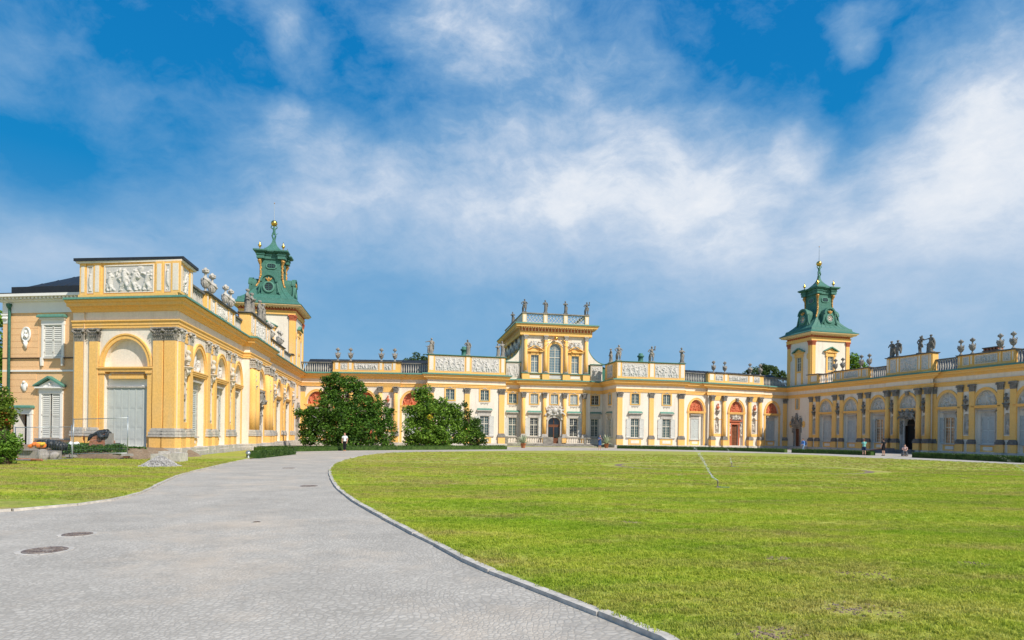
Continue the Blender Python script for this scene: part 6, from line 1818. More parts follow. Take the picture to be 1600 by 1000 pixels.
for (lab, Y, bu, Ls, m_) in (('treetop showing above the gallery roof behind the tall tree', 125, 655, ((640, 564, 8, 0), (652, 561, 9, 0), (663, 563, 8, 0)), 'leaf_far'),
                         ('treetops showing above the roof left of the right tower', 140, 1192, ((1178, 582, 9, 0), (1192, 579, 9, 0), (1206, 580, 9, 0), (1216, 585, 8, 0), (1170, 586, 8, 0), (1226, 589, 5, 0)), 'leaf_far'),
                         ('dark treetop showing right of the right tower', 120, 1337, ((1337, 569, 11, 0), (1334, 560, 6, 0), (1345, 574, 7, 0)), 'leaf_mid'),
                         ('tall tree at the left edge beyond the peach building', 60, -10, ((-6, 500, 12, 0), (-8, 530, 14, 0), (-4, 560, 12, 0), (-10, 590, 16, 0), (-8, 630, 16, 0), (-20, 560, 22, 0), (-12, 655, 18, 0)), 'leaf_mid')):
    bb = (at(bu, 650, Y).x, Y, 0)
    tree('background_tree', lab, 'tree', bb, lump_at(bb, Y, *Ls), m_, .22, bu % 17 + 3, sub=.7, dens_=.7 if bu < 1000 and Y > 100 else 1.2)
# shrubs at the left edge
bb = (at(2, 660, 30).x, 30, 0)
tree('shrub', 'tall shrub with red and green leaves at the left edge', 'shrub', bb, lump_at(bb, 30, (4, 620, 12, 0), (8, 640, 14, 0), (4, 655, 14, 0), (12, 655, 8, 0), (-10, 630, 20, 0), (-10, 660, 22, 0), (-6, 690, 20, .5)), 'leaf_red', .07, 11, sub=.22, dens_=1.2)
bb = (at(8, 700, 28).x, 28, 0)
tree('shrub', 'low lime-green shrub at the left edge under the red-leaved one', 'shrub', bb, lump_at(bb, 28, (10, 688, 14, 0), (18, 700, 11, 0), (2, 700, 18, 0), (-14, 700, 20, 0), (10, 714, 12, 0), (24, 690, 6, 0)), 'leaf_lime', .06, 12, sub=.2, dens_=1.2)

# ------------------------------------------------------------------ clipped hedges
def hedge(label, pts, h, w, seed):
    P = [Vector(p) for p in pts]
    r = np.random.default_rng(seed); Vs = []; C = []
    T = tag(put('hedge', None, None, TR((P[0].x, P[0].y, 0))), label, 'hedge', 'low clipped hedges')
    mb = MB('leaf_hedge')
    for a, b in zip(P[:-1], P[1:]):
        d = (b - a); L_ = d.length; d /= L_; n_ = Vector((-d.y, d.x))
        q = [a + n_ * w / 2, a - n_ * w / 2, b - n_ * w / 2, b + n_ * w / 2]
        mb.hprism([(v.x, v.y) for v in q], 0, h - .05)
        k = int(L_ * (2 * h + w) * 170)
        t = r.uniform(0, L_, k); side = r.uniform(0, 2 * h + w, k)
        x = np.where(side < h, -w / 2, np.where(side < h + w, side - h - w / 2, w / 2)); z = np.where(side < h, side, np.where(side < h + w, h, 2 * h + w - side))
        x += r.normal(0, .02, k); z += r.normal(0, .02, k)
        C.append(np.stack([a.x + d.x * t + n_.x * x, a.y + d.y * t + n_.y * x, np.maximum(z, .03)], 1))
    C = np.concatenate(C); k = len(C)
    a = r.normal(size=(k, 3)); a /= np.linalg.norm(a, axis=1)[:, None]; b = r.normal(size=(k, 3)); b -= (b * a).sum(1)[:, None] * a; b /= np.linalg.norm(b, axis=1)[:, None]
    s = .05 * r.uniform(.6, 1.3, (k, 1)); V = np.empty((k * 4, 3)); V[0::4] = C - a * s; V[1::4] = C + b * s * .7; V[2::4] = C + a * s; V[3::4] = C - b * s * .7
    put('foliage', arr_mesh('foliage', V, np.arange(k * 4).reshape(k, 4), ['leaf_hedge']), T); put('core', mb.mesh('core'), T)
hedge('short thick hedge end beside the drive at the left wing', [G(395, 716.5), G(454, 710)], .44, .8, 1)
hedge('hedge stub close to the left wing plinth, behind the short thick hedge', [(G(402, 706)[0], G(402, 706)[1]), G(452, 704)], .42, .7, 2)
hedge('long low hedge in front of the trees, left of the portico', [G(456, 705.5), G(540, 703.8), G(640, 703), G(700, 702.6), G(789, 702)], .42, .8, 3)
hedge('long low hedge right of the portico, ending near the right tower door', [G(965, 700.8), G(1060, 702.8), G(1150, 704.8), G(1228, 707.2)], .42, .8, 4)
hedge('shaded hedge along the right wing between tower door and dark portal', [G(1238, 707.6), G(1300, 709.3), G(1364, 711.7)], .45, .8, 5)
hedge('shaded hedge at the right edge, running past the dark portal', [G(1430, 715), G(1510, 718.6), G(1600, 723.2), (G(1600, 723.2)[0] + 4, G(1600, 723.2)[1] - 9)], .5, .8, 6)
# ------------------------------------------------------------------ works area by the left pavilion
def bank_h(s_, d_):
    t = min(1, max(0, (4.0 - d_ + .5 * noise.noise(Vector((s_ * .5, 3, 1)))) / 1.5)); e = min(1, max(0, (7.9 - s_) / 1.2))
    return .60 * t * t * (3 - 2 * t) * e + .05 * noise.noise(Vector((s_ * 1.3, d_ * 1.3, 0))) * t
mb = MB('earth'); nx, ny = 70, 22; S0, S1_ = -14.0, 8.2
vs = []
for j in range(ny + 1):
    for i in range(nx + 1):
        s_ = S0 + (S1_ - S0) * i / nx; d_ = -1.7 + 6.6 * j / ny; p = LF0.pt(s_, d_)
        vs.append((p.x, p.y, bank_h(s_, d_) + (.03 if d_ < 4.6 else -.05)))
mb.add(vs, [(j * (nx + 1) + i + 1, j * (nx + 1) + i, (j + 1) * (nx + 1) + i, (j + 1) * (nx + 1) + i + 1) for j in range(ny) for i in range(nx)])
tag(put('earth_bank', mb.mesh('earth_bank')), kind='structure')
r = random.Random(3); cs, rs, ks = [], [], []
for i in range(260):
    u = r.choice((r.uniform(84, 114), r.uniform(112, 190), r.uniform(112, 190), r.uniform(60, 250))); d_ = r.uniform(1.9, 3.3)
    s_ = LF0.s(u, 705, d_); p = LF0.pt(s_, d_); h = bank_h(s_, d_)
    if s_ > 7.0: continue
    e = .16 if u < 195 else .08
    cs.append((p.x, p.y, h + e * .8)); rs.append((.22, .22, e)); ks.append(60)
Vy, Fy = leaves(cs, rs, ks, .05, 4)
tag(put('weeds', arr_mesh('weeds', Vy, Fy, ['leaf_weed'])), 'green weeds growing on top of the earth bank', 'weeds', kind='stuff')
def P3(u, v, Y): return at(u, v, Y)
def fence(label, q, feet):    # q = four corners: bottom-left, bottom-right, top-right, top-left
    a, b, c, d = q
    T = thing('mesh_fence', label, 'fence', TR((a.x, a.y, 0)), 'temporary site fence panels')
    mb = MB('steel'); mb.smooth = True
    mb.tube([a, b], .021, 6); mb.tube([d, c], .021, 6)
    mb.tube([Vector((a.x, a.y, a.z - .18)), d + (d - a) * .02], .024, 6); mb.tube([Vector((b.x, b.y, b.z - .18)), c + (c - b) * .06], .024, 6)
    put('fence_frame', mb.mesh('fence_frame'), T)
    mb = MB('steel'); n = 34
    for i in range(1, n): t = i / n; mb.tube([a.lerp(b, t), d.lerp(c, t)], .0028, 3)
    for i in range(1, 8): t = i / 8; mb.tube([a.lerp(d, t), b.lerp(c, t)], .0028, 3)
    put('wire_mesh', mb.mesh('wire_mesh'), T)
    for p in feet:
        mb = MB('concrete'); mb.taper(p.x - .3, p.x + .3, p.y - .12, p.y + .12, p.z + .06, p.z + .2, .03); mb.mat('brick'); mb.box(p.x - .2, p.x + .1, p.y - .08, p.y + .08, p.z - .02, p.z + .06)
        put('foot', mb.mesh('foot'), T)
a, b, c, d = P3(114, 709, 34.5), P3(199, 708, 34.5), P3(200, 653, 34.5), P3(115.5, 655, 34.5)
fence('upright steel mesh fence panel in front of the arched end bay', (a, b, c, d), [Vector((a.x - .1, a.y, a.z - .25)), Vector((b.x, b.y, b.z - .22))])
fence('leaning steel mesh fence panel at the left edge beside the shrubs', (P3(26, 722, 31), P3(113, 716, 33.6), P3(112, 667, 34.4), P3(24, 668, 32.6)), [])
c_ = P3(160, 692, 36.2)
T = thing('brick_pile', 'pile of reddish bricks under black sheeting before the white doors', 'bricks', TR((c_.x, c_.y, .55)))
mb = MB('brick'); r = random.Random(6)
for k in range(12):
    hw = .62 * (1 - (k / 12) ** 2.2 * .55)
    x = -hw
    while x < hw - .1:
        w = r.uniform(.2, .26); mb.box(x, min(x + w - .01, hw), -.3 + r.uniform(-.02, .02), .35, k * .075, k * .075 + .066); x += w
put('bricks', mb.mesh('bricks'), T, TR((c_.x, c_.y, .55)))
mb = MB('concrete'); mb.box(.36, .78, -.32, -.16, 0, .95); put('slab', mb.mesh('slab'), T, TR((c_.x, c_.y, .55)))
mb = MB('tarp'); mb.tube([(-.75, -.25, .38), (-.45, -.36, .78), (-.1, -.3, .95), (.25, -.36, .66), (.42, -.34, .72), (.6, -.2, 1.02)], [.03, .10, .12, .18, .12, .13], 8, 1.0)
mb.tube([(-.3, .1, .9), (.3, .1, 1.0)], [.2, .2], 8)
tag(put('black_sheet', remesh(mb, 'black_sheet', .05, 'tarp', .05, 5), None, TR((c_.x, c_.y, .57))), 'black plastic sheet draped over the brick pile', 'sheet')
def heap(name, label, cat, u, v, Y, w, h, m, seed, n=9, vox=.045, z=None):
    p = at(u, v, Y); z = p.z if z is None else z; mb = MB(m); r = random.Random(seed)
    for i in range(n): a = r.uniform(-1, 1); mb.ball((a * w * .4, r.uniform(-.15, .15), h * (.1 + .4 * (1 - abs(a)))), h * r.uniform(.3, .6), 8, 6, (r.uniform(1, 1.8), 1, 1))
    o = put(name, remesh(mb, name, vox, m, .05, 5, False), None, TR((p.x, p.y, z - .05))); tag(o, label, cat); return o
heap('black_sheet', 'crumpled black sheeting heaped below the tall shuttered window', 'sheet', 78, 697, 35.6, 2.0, .5, 'tarp', 3, 12)
heap('orange_bag', 'orange bag on the crumpled black sheeting', 'bag', 58, 696.5, 35.0, .8, .3, 'orange', 5, 7)
heap('yellow_bag', 'yellow plastic bag on top of the orange bag', 'bag', 63, 694, 34.9, .5, .22, 'yellow_plastic', 6, 5)
heap('white_sack', 'white sacks at the foot of the yellow pilaster', 'sack', 119, 696, 36.6, .6, .35, 'cloth_white', 8, 5)
heap('black_sheet', 'small black bag on the ground right of the brick pile', 'sheet', 184, 698, 36.5, .5, .35, 'tarp', 9, 5)
p = at(60, 722, 33.2)
mb = MB('concrete'); mb.box(-1.0, .9, -.1, .5, -.1, .52); mb.box(-.9, -.2, -.3, .3, .53, .6)
tag(put('concrete_footing', mb.mesh('concrete_footing'), None, TR((p.x, p.y, 0))), 'broken concrete footing below the small doorway at the left', 'footing')
p = at(78, 722, 33.0)
mb = MB('earth'); r = random.Random(4)
for i in range(5): mb.ball((r.uniform(-.4, .4), r.uniform(-.1, .1), r.uniform(.1, .35)), r.uniform(.2, .32), 8, 6)
tag(put('boulder', remesh(mb, 'boulder', .05, 'concrete', .06, 3, False), None, TR((p.x, p.y, 0))), 'rough pale boulder beside the concrete footing', 'stone')
p = at(40, 724, 31.2)
mb = MB('brick'); mb.tube([(-.9, 0, .08), (.8, .1, .1)], .05, 6); mb.tube([(-.6, .15, .16), (.9, -.1, .14)], .04, 6); mb.mat('steel'); mb.tube([(-1.0, -.1, .1), (.4, -.2, .12)], .03, 6)
tag(put('pipes', mb.mesh('pipes'), None, TR((p.x, p.y, 0))), 'rusty pipes lying on the grass behind the shrubs', 'pipes')
# stone blocks at the corner of the plinth
p = at(252, 718, 32.5)
mb = MB('stone_light'); mb.box(-.4, .5, -.3, .5, -.02, .46); mb.box(.52, 1.1, -.2, .6, -.02, .52); mb.box(-.1, .3, -.1, .4, .462, .6)
tag(put('stone_blocks', mb.mesh('stone_blocks'), None, TR((p.x, p.y, 0))), 'rough stone blocks at the corner behind the gravel heap', 'stone blocks')
# gravel heap
p = at(250, 728.5, 28.3); T = tag(put('gravel_heap', None, None, TR((p.x, p.y, .04))), 'small grey gravel heap on the grass near the drive', 'gravel heap')
mb = MB('gravel'); n = 28; rr = random.Random(2)
prof = [(.8, 0), (.58, .13), (.36, .30), (.16, .46), (.04, .50)]
mb.lathe(prof, 0, 0, 24, 1, .85); put('heap', mb.mesh('heap'), T, TR((p.x, p.y, .04)))
mb = MB('gravel')
for i in range(1700):
    a = rr.uniform(0, 6.283); q = math.sqrt(rr.uniform(0, 1.25)); x, y = q * math.cos(a) * .8, q * math.sin(a) * .75
    h = max(0, .51 * (1 - q)) if q < 1 else 0
    s_ = rr.uniform(.02, .05); mb.T = TR((x, y, h + .012)) @ Matrix.Rotation(rr.uniform(0, 6), 4, Vector((rr.random(), rr.random(), rr.random() + .1)))
    mb.box(-s_, s_, -s_ * .7, s_ * .7, -s_ * .5, s_ * .5)
mb.T = None; o = put('pebbles', mb.mesh('pebbles'), T, TR((p.x, p.y, .04))); o['kind'] = 'stuff'

# ------------------------------------------------------------------ covers, spotlight, sprinklers
def cover(u, v, rad, label, grate=False):
    x, y = G(u, v, .006)
    T = tag(put('manhole_cover', None, None, TR((x, y, .004))), label, 'manhole cover')
    mb = MB('iron'); mb.lathe([(rad * .86, .0), (rad * .86, .012), (rad, .012), (rad, 0)], 0, 0, 40); put('rim', mb.mesh('rim'), T, TR((x, y, .004)))
    mb = MB('stone_light'); k_ = 14
    for i in range(k_):
        mb.T = RZ(6.283 * i / k_ ); w_ = rad * 1.08 * math.tan(math.pi / k_) - .004; mb.box(rad * 1.01, rad * 1.28, -w_, w_, 0, .006)
    mb.T = None; put('surround', mb.mesh('surround'), T, TR((x, y, .004)))
    mb = MB('iron'); mb.lathe([(.001, .008), (rad * .85, .008), (rad * .85, 0), (.001, 0)][::-1], 0, 0, 40)
    for k in range(24):
        a = k * math.pi / 12
        for q in (.35, .6):
            mb.T = RZ(a); mb.box(rad * q, rad * (q + .18), -.012, .012, .008, .014)
    mb.T = None
    put('lid', mb.mesh('lid'), T, TR((x, y, .004)))
cover(70.5, 860, .27, 'round rusty manhole cover nearest the camera in the paving at left')
cover(121, 835, .215, 'paler manhole cover just beyond the nearest one in the paving')
cover(451, 731.5, .30, 'farthest dark manhole cover in the drive, near the hedge')
cover(482.5, 759.5, .28, 'dark manhole cover in the drive beside the lawn curve')
cover(401, 816, .07, 'very small metal cap in the middle of the drive')
x, y = G(388, 716.5)
mb = MB('steel'); mb.smooth = True; mb.lathe([(.11, 0), (.11, .05), (.06, .08), (.06, .2)], 0, 0, 10); mb.T = TR((0, 0, .3)) @ Matrix.Rotation(R(60), 4, 'X'); mb.lathe([(.07, -.14), (.13, -.1), (.14, .12), (.0, .12)], 0, 0, 12); mb.T = None
tag(put('spotlight', mb.mesh('spotlight'), None, TR((x, y, .04))), 'small grey ground spotlight at the end of the thick hedge', 'spotlight')
def water_mat():
    m = bpy.data.materials.new('water'); m.use_nodes = True; nt = m.node_tree; b = nt.nodes['Principled BSDF']
    b.inputs['Base Color'].default_value = (.9, .93, .95, 1); b.inputs['Roughness'].default_value = .2; b.inputs['Alpha'].default_value = .75; b.inputs['Transmission Weight'].default_value = .3
    MATS['water'] = m
water_mat()
def jet(label, pts, n, r0, r1, seed):
    P = dens([(p.x, p.y) for p in pts], 8); Zs = dens([(i, p.z) for i, p in enumerate(pts)], 8)
    L_ = [Vector((a[0], a[1], b[1])) for a, b in zip(P, Zs)]; r = random.Random(seed); mb = MB('water')
    for i in range(n):
        t = r.random() ** 1.2 * (len(L_) - 1.001); k = int(t); c = L_[k].lerp(L_[k + 1], t - k); f = t / len(L_); s_ = (r0 + (r1 - r0) * f)
        d = (L_[k + 1] - L_[k]).normalized() * r.uniform(.02, .06)
        o = Vector((r.gauss(0, s_), r.gauss(0, s_), r.gauss(0, s_)))
        mb.tube([c + o - d, c + o + d], r.uniform(.0025, .006), 3)
    o = put('water_jet', mb.mesh('water_jet')); tag(o, label, 'water jet', 'sprinkler water jets', 'stuff')
def sprinkler(label, u, v):
    x, y = G(u, v, .045); T = tag(put('sprinkler', None, None, TR((x, y, .045))), label, 'sprinkler', 'lawn sprinklers')
    M = TR((x, y, .045))
    mb = MB('iron'); mb.lathe([(.06, 0), (.05, .02), (.018, .03), (.018, .17), (.03, .18), (.03, .21), (.0, .22)], 0, 0, 10); mb.tube([(0, 0, .2), (-.05, -.01, .25)], .012, 6)
    for a in (0, 2.1, 4.2): mb.tube([(0, 0, .05), (math.cos(a) * .22, math.sin(a) * .22, .005)], .012, 5)
    put('head', mb.mesh('head'), T, M); mb = MB('copper'); mb.tube([(.02, 0, .03), (.2, -.05, .02), (.4, .0, .02)], .016, 6); put('hose', mb.mesh('hose'), T, M)
    return Vector((x, y, .3))
h = sprinkler('lawn sprinkler with blue-green hose, nearer of the two, sending a jet to the left', 1121.5, 762)
jet('long white water jet rising left from the nearer sprinkler', [h, at(1114, 746, h.y + 1.2), at(1106, 733, h.y + 2.8), at(1098, 718, h.y + 5), at(1091, 707, h.y + 7), at(1084, 699, h.y + 9.5)], 520, .006, .05, 1)
h = sprinkler('farther lawn sprinkler inside the soil ring', 1143.5, 729.5)
jet('short white water jet above the farther sprinkler', [h, at(1143, 724, h.y + .3), at(1141.5, 716, h.y + 1)], 90, .006, .02, 2)
jet('short water streak in front of the hedge by the red doorway', [at(1139, 704.5, 52), at(1136.5, 701, 53), at(1134, 697.5, 54)], 60, .02, .05, 3)
jet('arching water spray at the right edge before the shaded wing', [at(1602, 737, 30), at(1590, 729, 32), at(1574, 718.5, 35), at(1552, 708.5, 39), at(1538, 702, 42), at(1524, 696, 46)], 380, .02, .07, 4)

# ------------------------------------------------------------------ agaves in pots
def agave(label, u, v, seed):
    x, y = G(u, v); M = TR((x, y, .004))
    T = tag(put('potted_agave', None, None, M), label, 'potted plant', 'potted agaves before the portico')
    mb = MB('pot'); mb.smooth = True; mb.lathe([(.22, 0), (.24, .05), (.34, .5), (.38, .52), (.38, .6), (.32, .6), (.30, .52)], 0, 0, 18); put('pot', mb.mesh('pot'), T, M)
    mb = MB('agave'); r = random.Random(seed)
    for i in range(46):
        a = i * 2.4 + r.uniform(-.2, .2); e = r.uniform(.15, 1.35) if i > 8 else r.uniform(1.1, 1.5); L_ = r.uniform(1.0, 1.6); ca, sa = math.cos(a), math.sin(a)
        pts = []
        for k in range(6):
            t = k / 5; dr = L_ * t * math.cos(e) ; hz = .58 + L_ * t * math.sin(e) - .35 * math.cos(e) * t * t * L_
            pts.append((dr * ca + .05 * ca, dr * sa + .05 * sa, hz))
        vs = []; wd = [.06, .09, .085, .07, .04, .004]
        for p_, w in zip(pts, wd):
            vs += [(p_[0] - sa * w, p_[1] + ca * w, p_[2] + w * .4), (p_[0], p_[1], p_[2]), (p_[0] + sa * w, p_[1] - ca * w, p_[2] + w * .4)]
        mb.add(vs, [(k * 3 + j, k * 3 + j + 1, k * 3 + j + 4, k * 3 + j + 3) for k in range(5) for j in range(2)])
    put('leaves', mb.mesh('leaves'), T, M)
agave('spiky agave in terracotta pot left of the palace door', 817.5, 700, 1)
agave('spiky agave in terracotta pot right of the palace door, beside the person in blue', 947.5, 700, 2)

# ramp at the dark portal
p = S['RWp'].pt(2.2, 3.0)
M = TR((p.x, p.y, 0)) @ RZ(math.atan2(RW0.X.y, RW0.X.x))
mb = MB('cloth_grey'); mb.prism([(-3.0, .0), (1.6, .0), (1.6, .62), (1.4, .62)], -.6, .5); mb.mat('terracotta'); mb.prism([(-3.1, .02), (-2.95, .0), (1.55, .64), (1.45, .70)], -.66, -.605)
tag(put('ramp', mb.mesh('ramp'), None, M), 'grey wooden ramp leading up towards the dark portal', 'ramp')
f_ = S['RWp']; mb = MB('stone_dark')
for k in range(3): mb.box(3.36 - 1.6 - k * .3, 3.36 + 1.6 + k * .3, -.9 - .35 * (k + 1), -.9 - .35 * k, 0, .42 - k * .14)
mb.box(3.36 - 1.6, 3.36 + 1.6, -.9, -.3, 0, .43); put('steps', mb.mesh('steps'), RWING, f_.M)

# ------------------------------------------------------------------ people
def person(label, u, v, facing, J, top, bottom, hair, sleeves='short', shorts=False, h=1.72, z=.004, longhair=False, shoe='cloth_black', tilt=(0, 0), skirt=False):
    x, y = G(u, v, z); k = h / 1.75
    M = TR((x, y, z)) @ RZ(facing) @ Matrix.Scale(k, 4)
    T = tag(put('person', None, None, M), label, 'person')
    d = dict(hip=(0, 0, .93), kneeL=(.10, -.03, .50), footL=(.11, 0, .08), kneeR=(-.10, -.02, .50), footR=(-.11, 0, .08), chest=(0, 0, 1.28), neck=(0, 0, 1.46), head=(0, -.02, 1.62),
             elL=(.27, .02, 1.14), haL=(.28, -.08, .88), elR=(-.27, .02, 1.14), haR=(-.28, -.08, .88))
    d.update(J); V = {a: Vector(b) for a, b in d.items()}
    hip, ch, nk, hd = V['hip'], V['chest'], V['neck'], V['head']
    b = MB('skin')
    b.tube([hip - Vector((0, 0, .06)), hip + Vector((0, 0, .06)), (hip + ch) / 2, ch, ch + (nk - ch) * .7], [.14, .145, .125, .15, .10], 12, 1.0)
    shl = nk + Vector((0, 0, -.06)) + Vector((.17, 0, 0)); shr = nk + Vector((0, 0, -.06)) - Vector((.17, 0, 0))
    b.tube([shr, nk + Vector((0, 0, -.07)), shl], [.06, .08, .06], 8)
    b.tube([nk - Vector((0, 0, .08)), nk, hd - Vector((0, 0, .06))], [.065, .055, .055], 8)
    b.ball(hd, .1, 14, 12, (.80, .98, 1.2)); f = hd + Vector((0, -.09, 0))
    b.ball(hd + Vector((0, -.035, -.055)), .07, 10, 8, (.85, .95, .95))
    b.tube([f + Vector((0, .01, .03)), f + Vector((0, -.022, -.015))], [.009, .014], 6)
    for sx in (-1, 1): b.ball(hd + Vector((sx * .082, 0, -.005)), .022, 6, 5, (.5, .8, 1.2)); b.ball(hd + Vector((sx * .032, -.083, .012)), .013, 6, 5)
    b.tube([f + Vector((-.022, .006, -.05)), f + Vector((.022, .006, -.05))], .009, 5)
    for s_, sh in (('L', shl), ('R', shr)):
        sx = 1 if s_ == 'L' else -1
        el, ha = V['el' + s_], V['ha' + s_]
        b.tube([sh, (sh + el) / 2, el, el.lerp(ha, .5), ha], [.055, .048, .038, .036, .026], 8)
        dr = (ha - el).normalized(); sd = dr.cross(Vector((0, 1, 0))); sd = sd.normalized() if sd.length > .1 else Vector((1, 0, 0))
        palm = ha + dr * .05; b.tube([ha, palm, ha + dr * .09], [.024, .036, .034], 8)
        for i, ln in enumerate((.065, .078, .072, .055)):
            o = sd * ((i - 1.5) * .019); q = ha + dr * .085 + o
            b.tube([q, q + dr * ln * .55, q + dr * ln * .9 + Vector((0, -.018, 0))], [.0095, .009, .008], 6)
        b.tube([ha + dr * .03 - sd * .02, ha + dr * .06 - sd * .052, ha + dr * .095 - sd * .058], [.012, .011, .009], 6)
        kn, ft = V['knee' + s_], V['foot' + s_]
        hj = hip + Vector((sx * .09, 0, -.02))
        b.tube([hj, hj.lerp(kn, .5), kn, kn.lerp(ft, .35), ft], [.095, .082, .056, .055, .036], 10)
        b.tube([ft, ft + Vector((0, -.12, -.04))], [.04, .03], 8)
    body_ = put('body', remesh(b, 'body', .0125, 'skin'), T, M)
    c = MB(top)
    c.tube([hip + Vector((0, 0, .0)), hip + Vector((0, 0, .1)), (hip + ch) / 2, ch, nk - Vector((0, 0, .05))], [.155, .155, .14, .168, .10], 12)
    c.tube([shr, nk + Vector((0, 0, -.07)), shl], [.072, .09, .072], 8)
    for s_, sh in (('L', shl), ('R', shr)):
        el, ha = V['el' + s_], V['ha' + s_]
        if sleeves == 'short': c.tube([sh, sh.lerp(el, .65)], [.075, .062], 8)
        else: c.tube([sh, (sh + el) / 2, el, el.lerp(ha, .85)], [.072, .06, .054, .042], 8)
    put('shirt', remesh(c, 'shirt', .018, top, .008, 10), T, M)
    c = MB(bottom)
    c.tube([hip + Vector((0, 0, -.08)), hip + Vector((0, 0, .1))], [.155, .15], 12)
    for s_ in 'LR':
        sx = 1 if s_ == 'L' else -1; hj = hip + Vector((sx * .09, 0, -.02)); kn, ft = V['knee' + s_], V['foot' + s_]
        if shorts: c.tube([hj, hj.lerp(kn, .5), hj.lerp(kn, .88)], [.115, .105, .10], 10)
        else: c.tube([hj, hj.lerp(kn, .5), kn, kn.lerp(ft, .5), kn.lerp(ft, .96)], [.115, .10, .075, .07, .058], 10)
    put('shorts' if shorts else 'trousers', remesh(c, 'trousers', .018, bottom, .008, 10), T, M)
    c = MB(hair); c.ball(hd + Vector((0, .022, .028)), .108, 12, 10, (.86, .98, 1.12))
    if longhair: c.tube([hd + Vector((0, .07, .02)), hd + Vector((0, .08, -.12)), hd + Vector((0, .07, -.24))], [.07, .075, .03], 8)
    cc = remesh(c, 'hair', .015, hair, .006, 30); put('hair', cc, T, M)
    for s_ in 'LR':
        ft = V['foot' + s_]; c = MB(shoe); c.tube([ft + Vector((0, .05, -.035)), ft + Vector((0, -.05, -.04)), ft + Vector((0, -.16, -.055))], [.042, .046, .030], 8); put('shoe', remesh(c, 'shoe', .014, shoe), T, M)
    return T, M
person('person in white top and black trousers standing on the drive before the tall tree', 538.5, 704.6, 0, dict(haL=(.22, -.04, .86), haR=(-.24, -.04, .88), kneeL=(.08, -.02, .5), footL=(.07, 0, .08), footR=(-.07, 0, .08)), 'cloth_white', 'cloth_black', 'hair_red', longhair=True, shoe='pot', h=1.68)
person('person in blue shirt and blue shorts with white shoes, standing before the portico steps', 937, 703.2, R(20), dict(elL=(.24, -.1, 1.2), haL=(.10, -.26, 1.34), elR=(-.24, -.1, 1.2), haR=(-.06, -.26, 1.36)), 'cloth_blue', 'cloth_blue', 'hair', shorts=True, shoe='cloth_white', h=1.78)
T_, M_ = person('person in light blue shirt and jeans walking left past the hedge', 1255.5, 707.8, R(-80), dict(kneeL=(.09, -.22, .52), footL=(.09, -.36, .09), kneeR=(-.09, .02, .5), footR=(-.09, .30, .13), chest=(0, -.06, 1.28), neck=(0, -.08, 1.45), head=(0, -.12, 1.60), elL=(.26, -.04, 1.14), haL=(.24, -.26, 1.02), elR=(-.26, -.02, 1.14), haR=(-.22, -.24, 1.02)), 'cloth_sky', 'cloth_jeans', 'hair', sleeves='long', shoe='cloth_grey', h=1.72)
mb = MB('cloth_navy'); mb.tube([(0, .16, .98), (0, .22, 1.12), (0, .19, 1.38)], [.13, .17, .12], 10)
for sx in (-1, 1): mb.tube([(sx * .12, .12, 1.40), (sx * .12, -.10, 1.46), (sx * .13, -.22, 1.28), (sx * .14, .0, 1.04)], .022, 6)
tag(put('backpack', remesh(mb, 'backpack', .02, 'cloth_navy', .01, 8), None, M_), 'dark backpack worn by the walking person', 'backpack')
person('person in teal top and dark shorts standing by the shaded hedge', 1350, 711.4, R(150), dict(elL=(.22, -.12, 1.22), haL=(.08, -.24, 1.40), elR=(-.22, -.12, 1.22), haR=(-.06, -.24, 1.40)), 'cloth_teal', 'cloth_navy', 'hair_red', shorts=True, shoe='cloth_navy', h=1.72)
person('person dressed in black standing left of the dark portal', 1380.5, 712.0, R(200), {}, 'cloth_black', 'cloth_black', 'hair', shorts=True, h=1.80)
person('person in pale pink top and grey trousers sitting low beside the ramp', 1413.5, 713.0, R(-30), dict(hip=(0, .1, .48), kneeL=(.14, -.34, .52), footL=(.13, -.30, .08), kneeR=(-.14, -.36, .50), footR=(-.13, -.40, .08), chest=(0, .0, .82), neck=(0, -.04, 1.0), head=(0, -.1, 1.14), elL=(.24, -.12, .74), haL=(.12, -.34, .62), elR=(-.24, -.12, .74), haR=(-.1, -.34, .64)), 'cloth_pink', 'cloth_grey', 'hair', h=1.72)
x, y = G(1413.5, 713.0); M = TR((x, y, 0)) @ RZ(R(-30)); mb = MB('stone'); mb.box(-.3, .3, -.08, .36, 0, .36)
tag(put('stone_block', mb.mesh('stone_block'), None, M), 'low stone block the sitting person rests on', 'stone block')

# ------------------------------------------------------------------ grass blades
def inside(px, py, poly):
    c = np.zeros(len(px), bool); n = len(poly); j = n - 1
    for i in range(n):
        xi, yi = poly[i]; xj, yj = poly[j]
        if yi != yj: c ^= ((yi > py) != (yj > py)) & (px < (xj - xi) * (py - yi) / (yj - yi) + xi)
        j = i
    return c
def tuft(seed, n, h, w):
    r = random.Random(seed); mb = MB('grass_blade')
    for i in range(n):
        a = r.uniform(0, 6.283); q = r.uniform(0, w); x, y = q * math.cos(a), q * math.sin(a); b = r.uniform(0, 6.283); l = h * r.uniform(.5, 1.2); bw = r.uniform(.0025, .0045); e = r.uniform(.1, .9)
        dx, dy = math.cos(b), math.sin(b); nx_, ny_ = -dy * bw, dx * bw
        m_ = (x + dx * e * l * .3, y + dy * e * l * .3, l * .6); t = (x + dx * e * l, y + dy * e * l, l * (1 - e * .25))
        mb.add([(x - nx_, y - ny_, 0), (x + nx_, y + ny_, 0), (m_[0] + nx_, m_[1] + ny_, m_[2]), (m_[0] - nx_, m_[1] - ny_, m_[2]), t], [(0, 1, 2, 3), (3, 2, 4)])
    return mb.mesh('tuft')
TC = bpy.data.collections.new('tufts')
for i in range(5):
    o = bpy.data.objects.new('grass_tuft', tuft(i, 26, .032 + .004 * i, .09)); TC.objects.link(o)
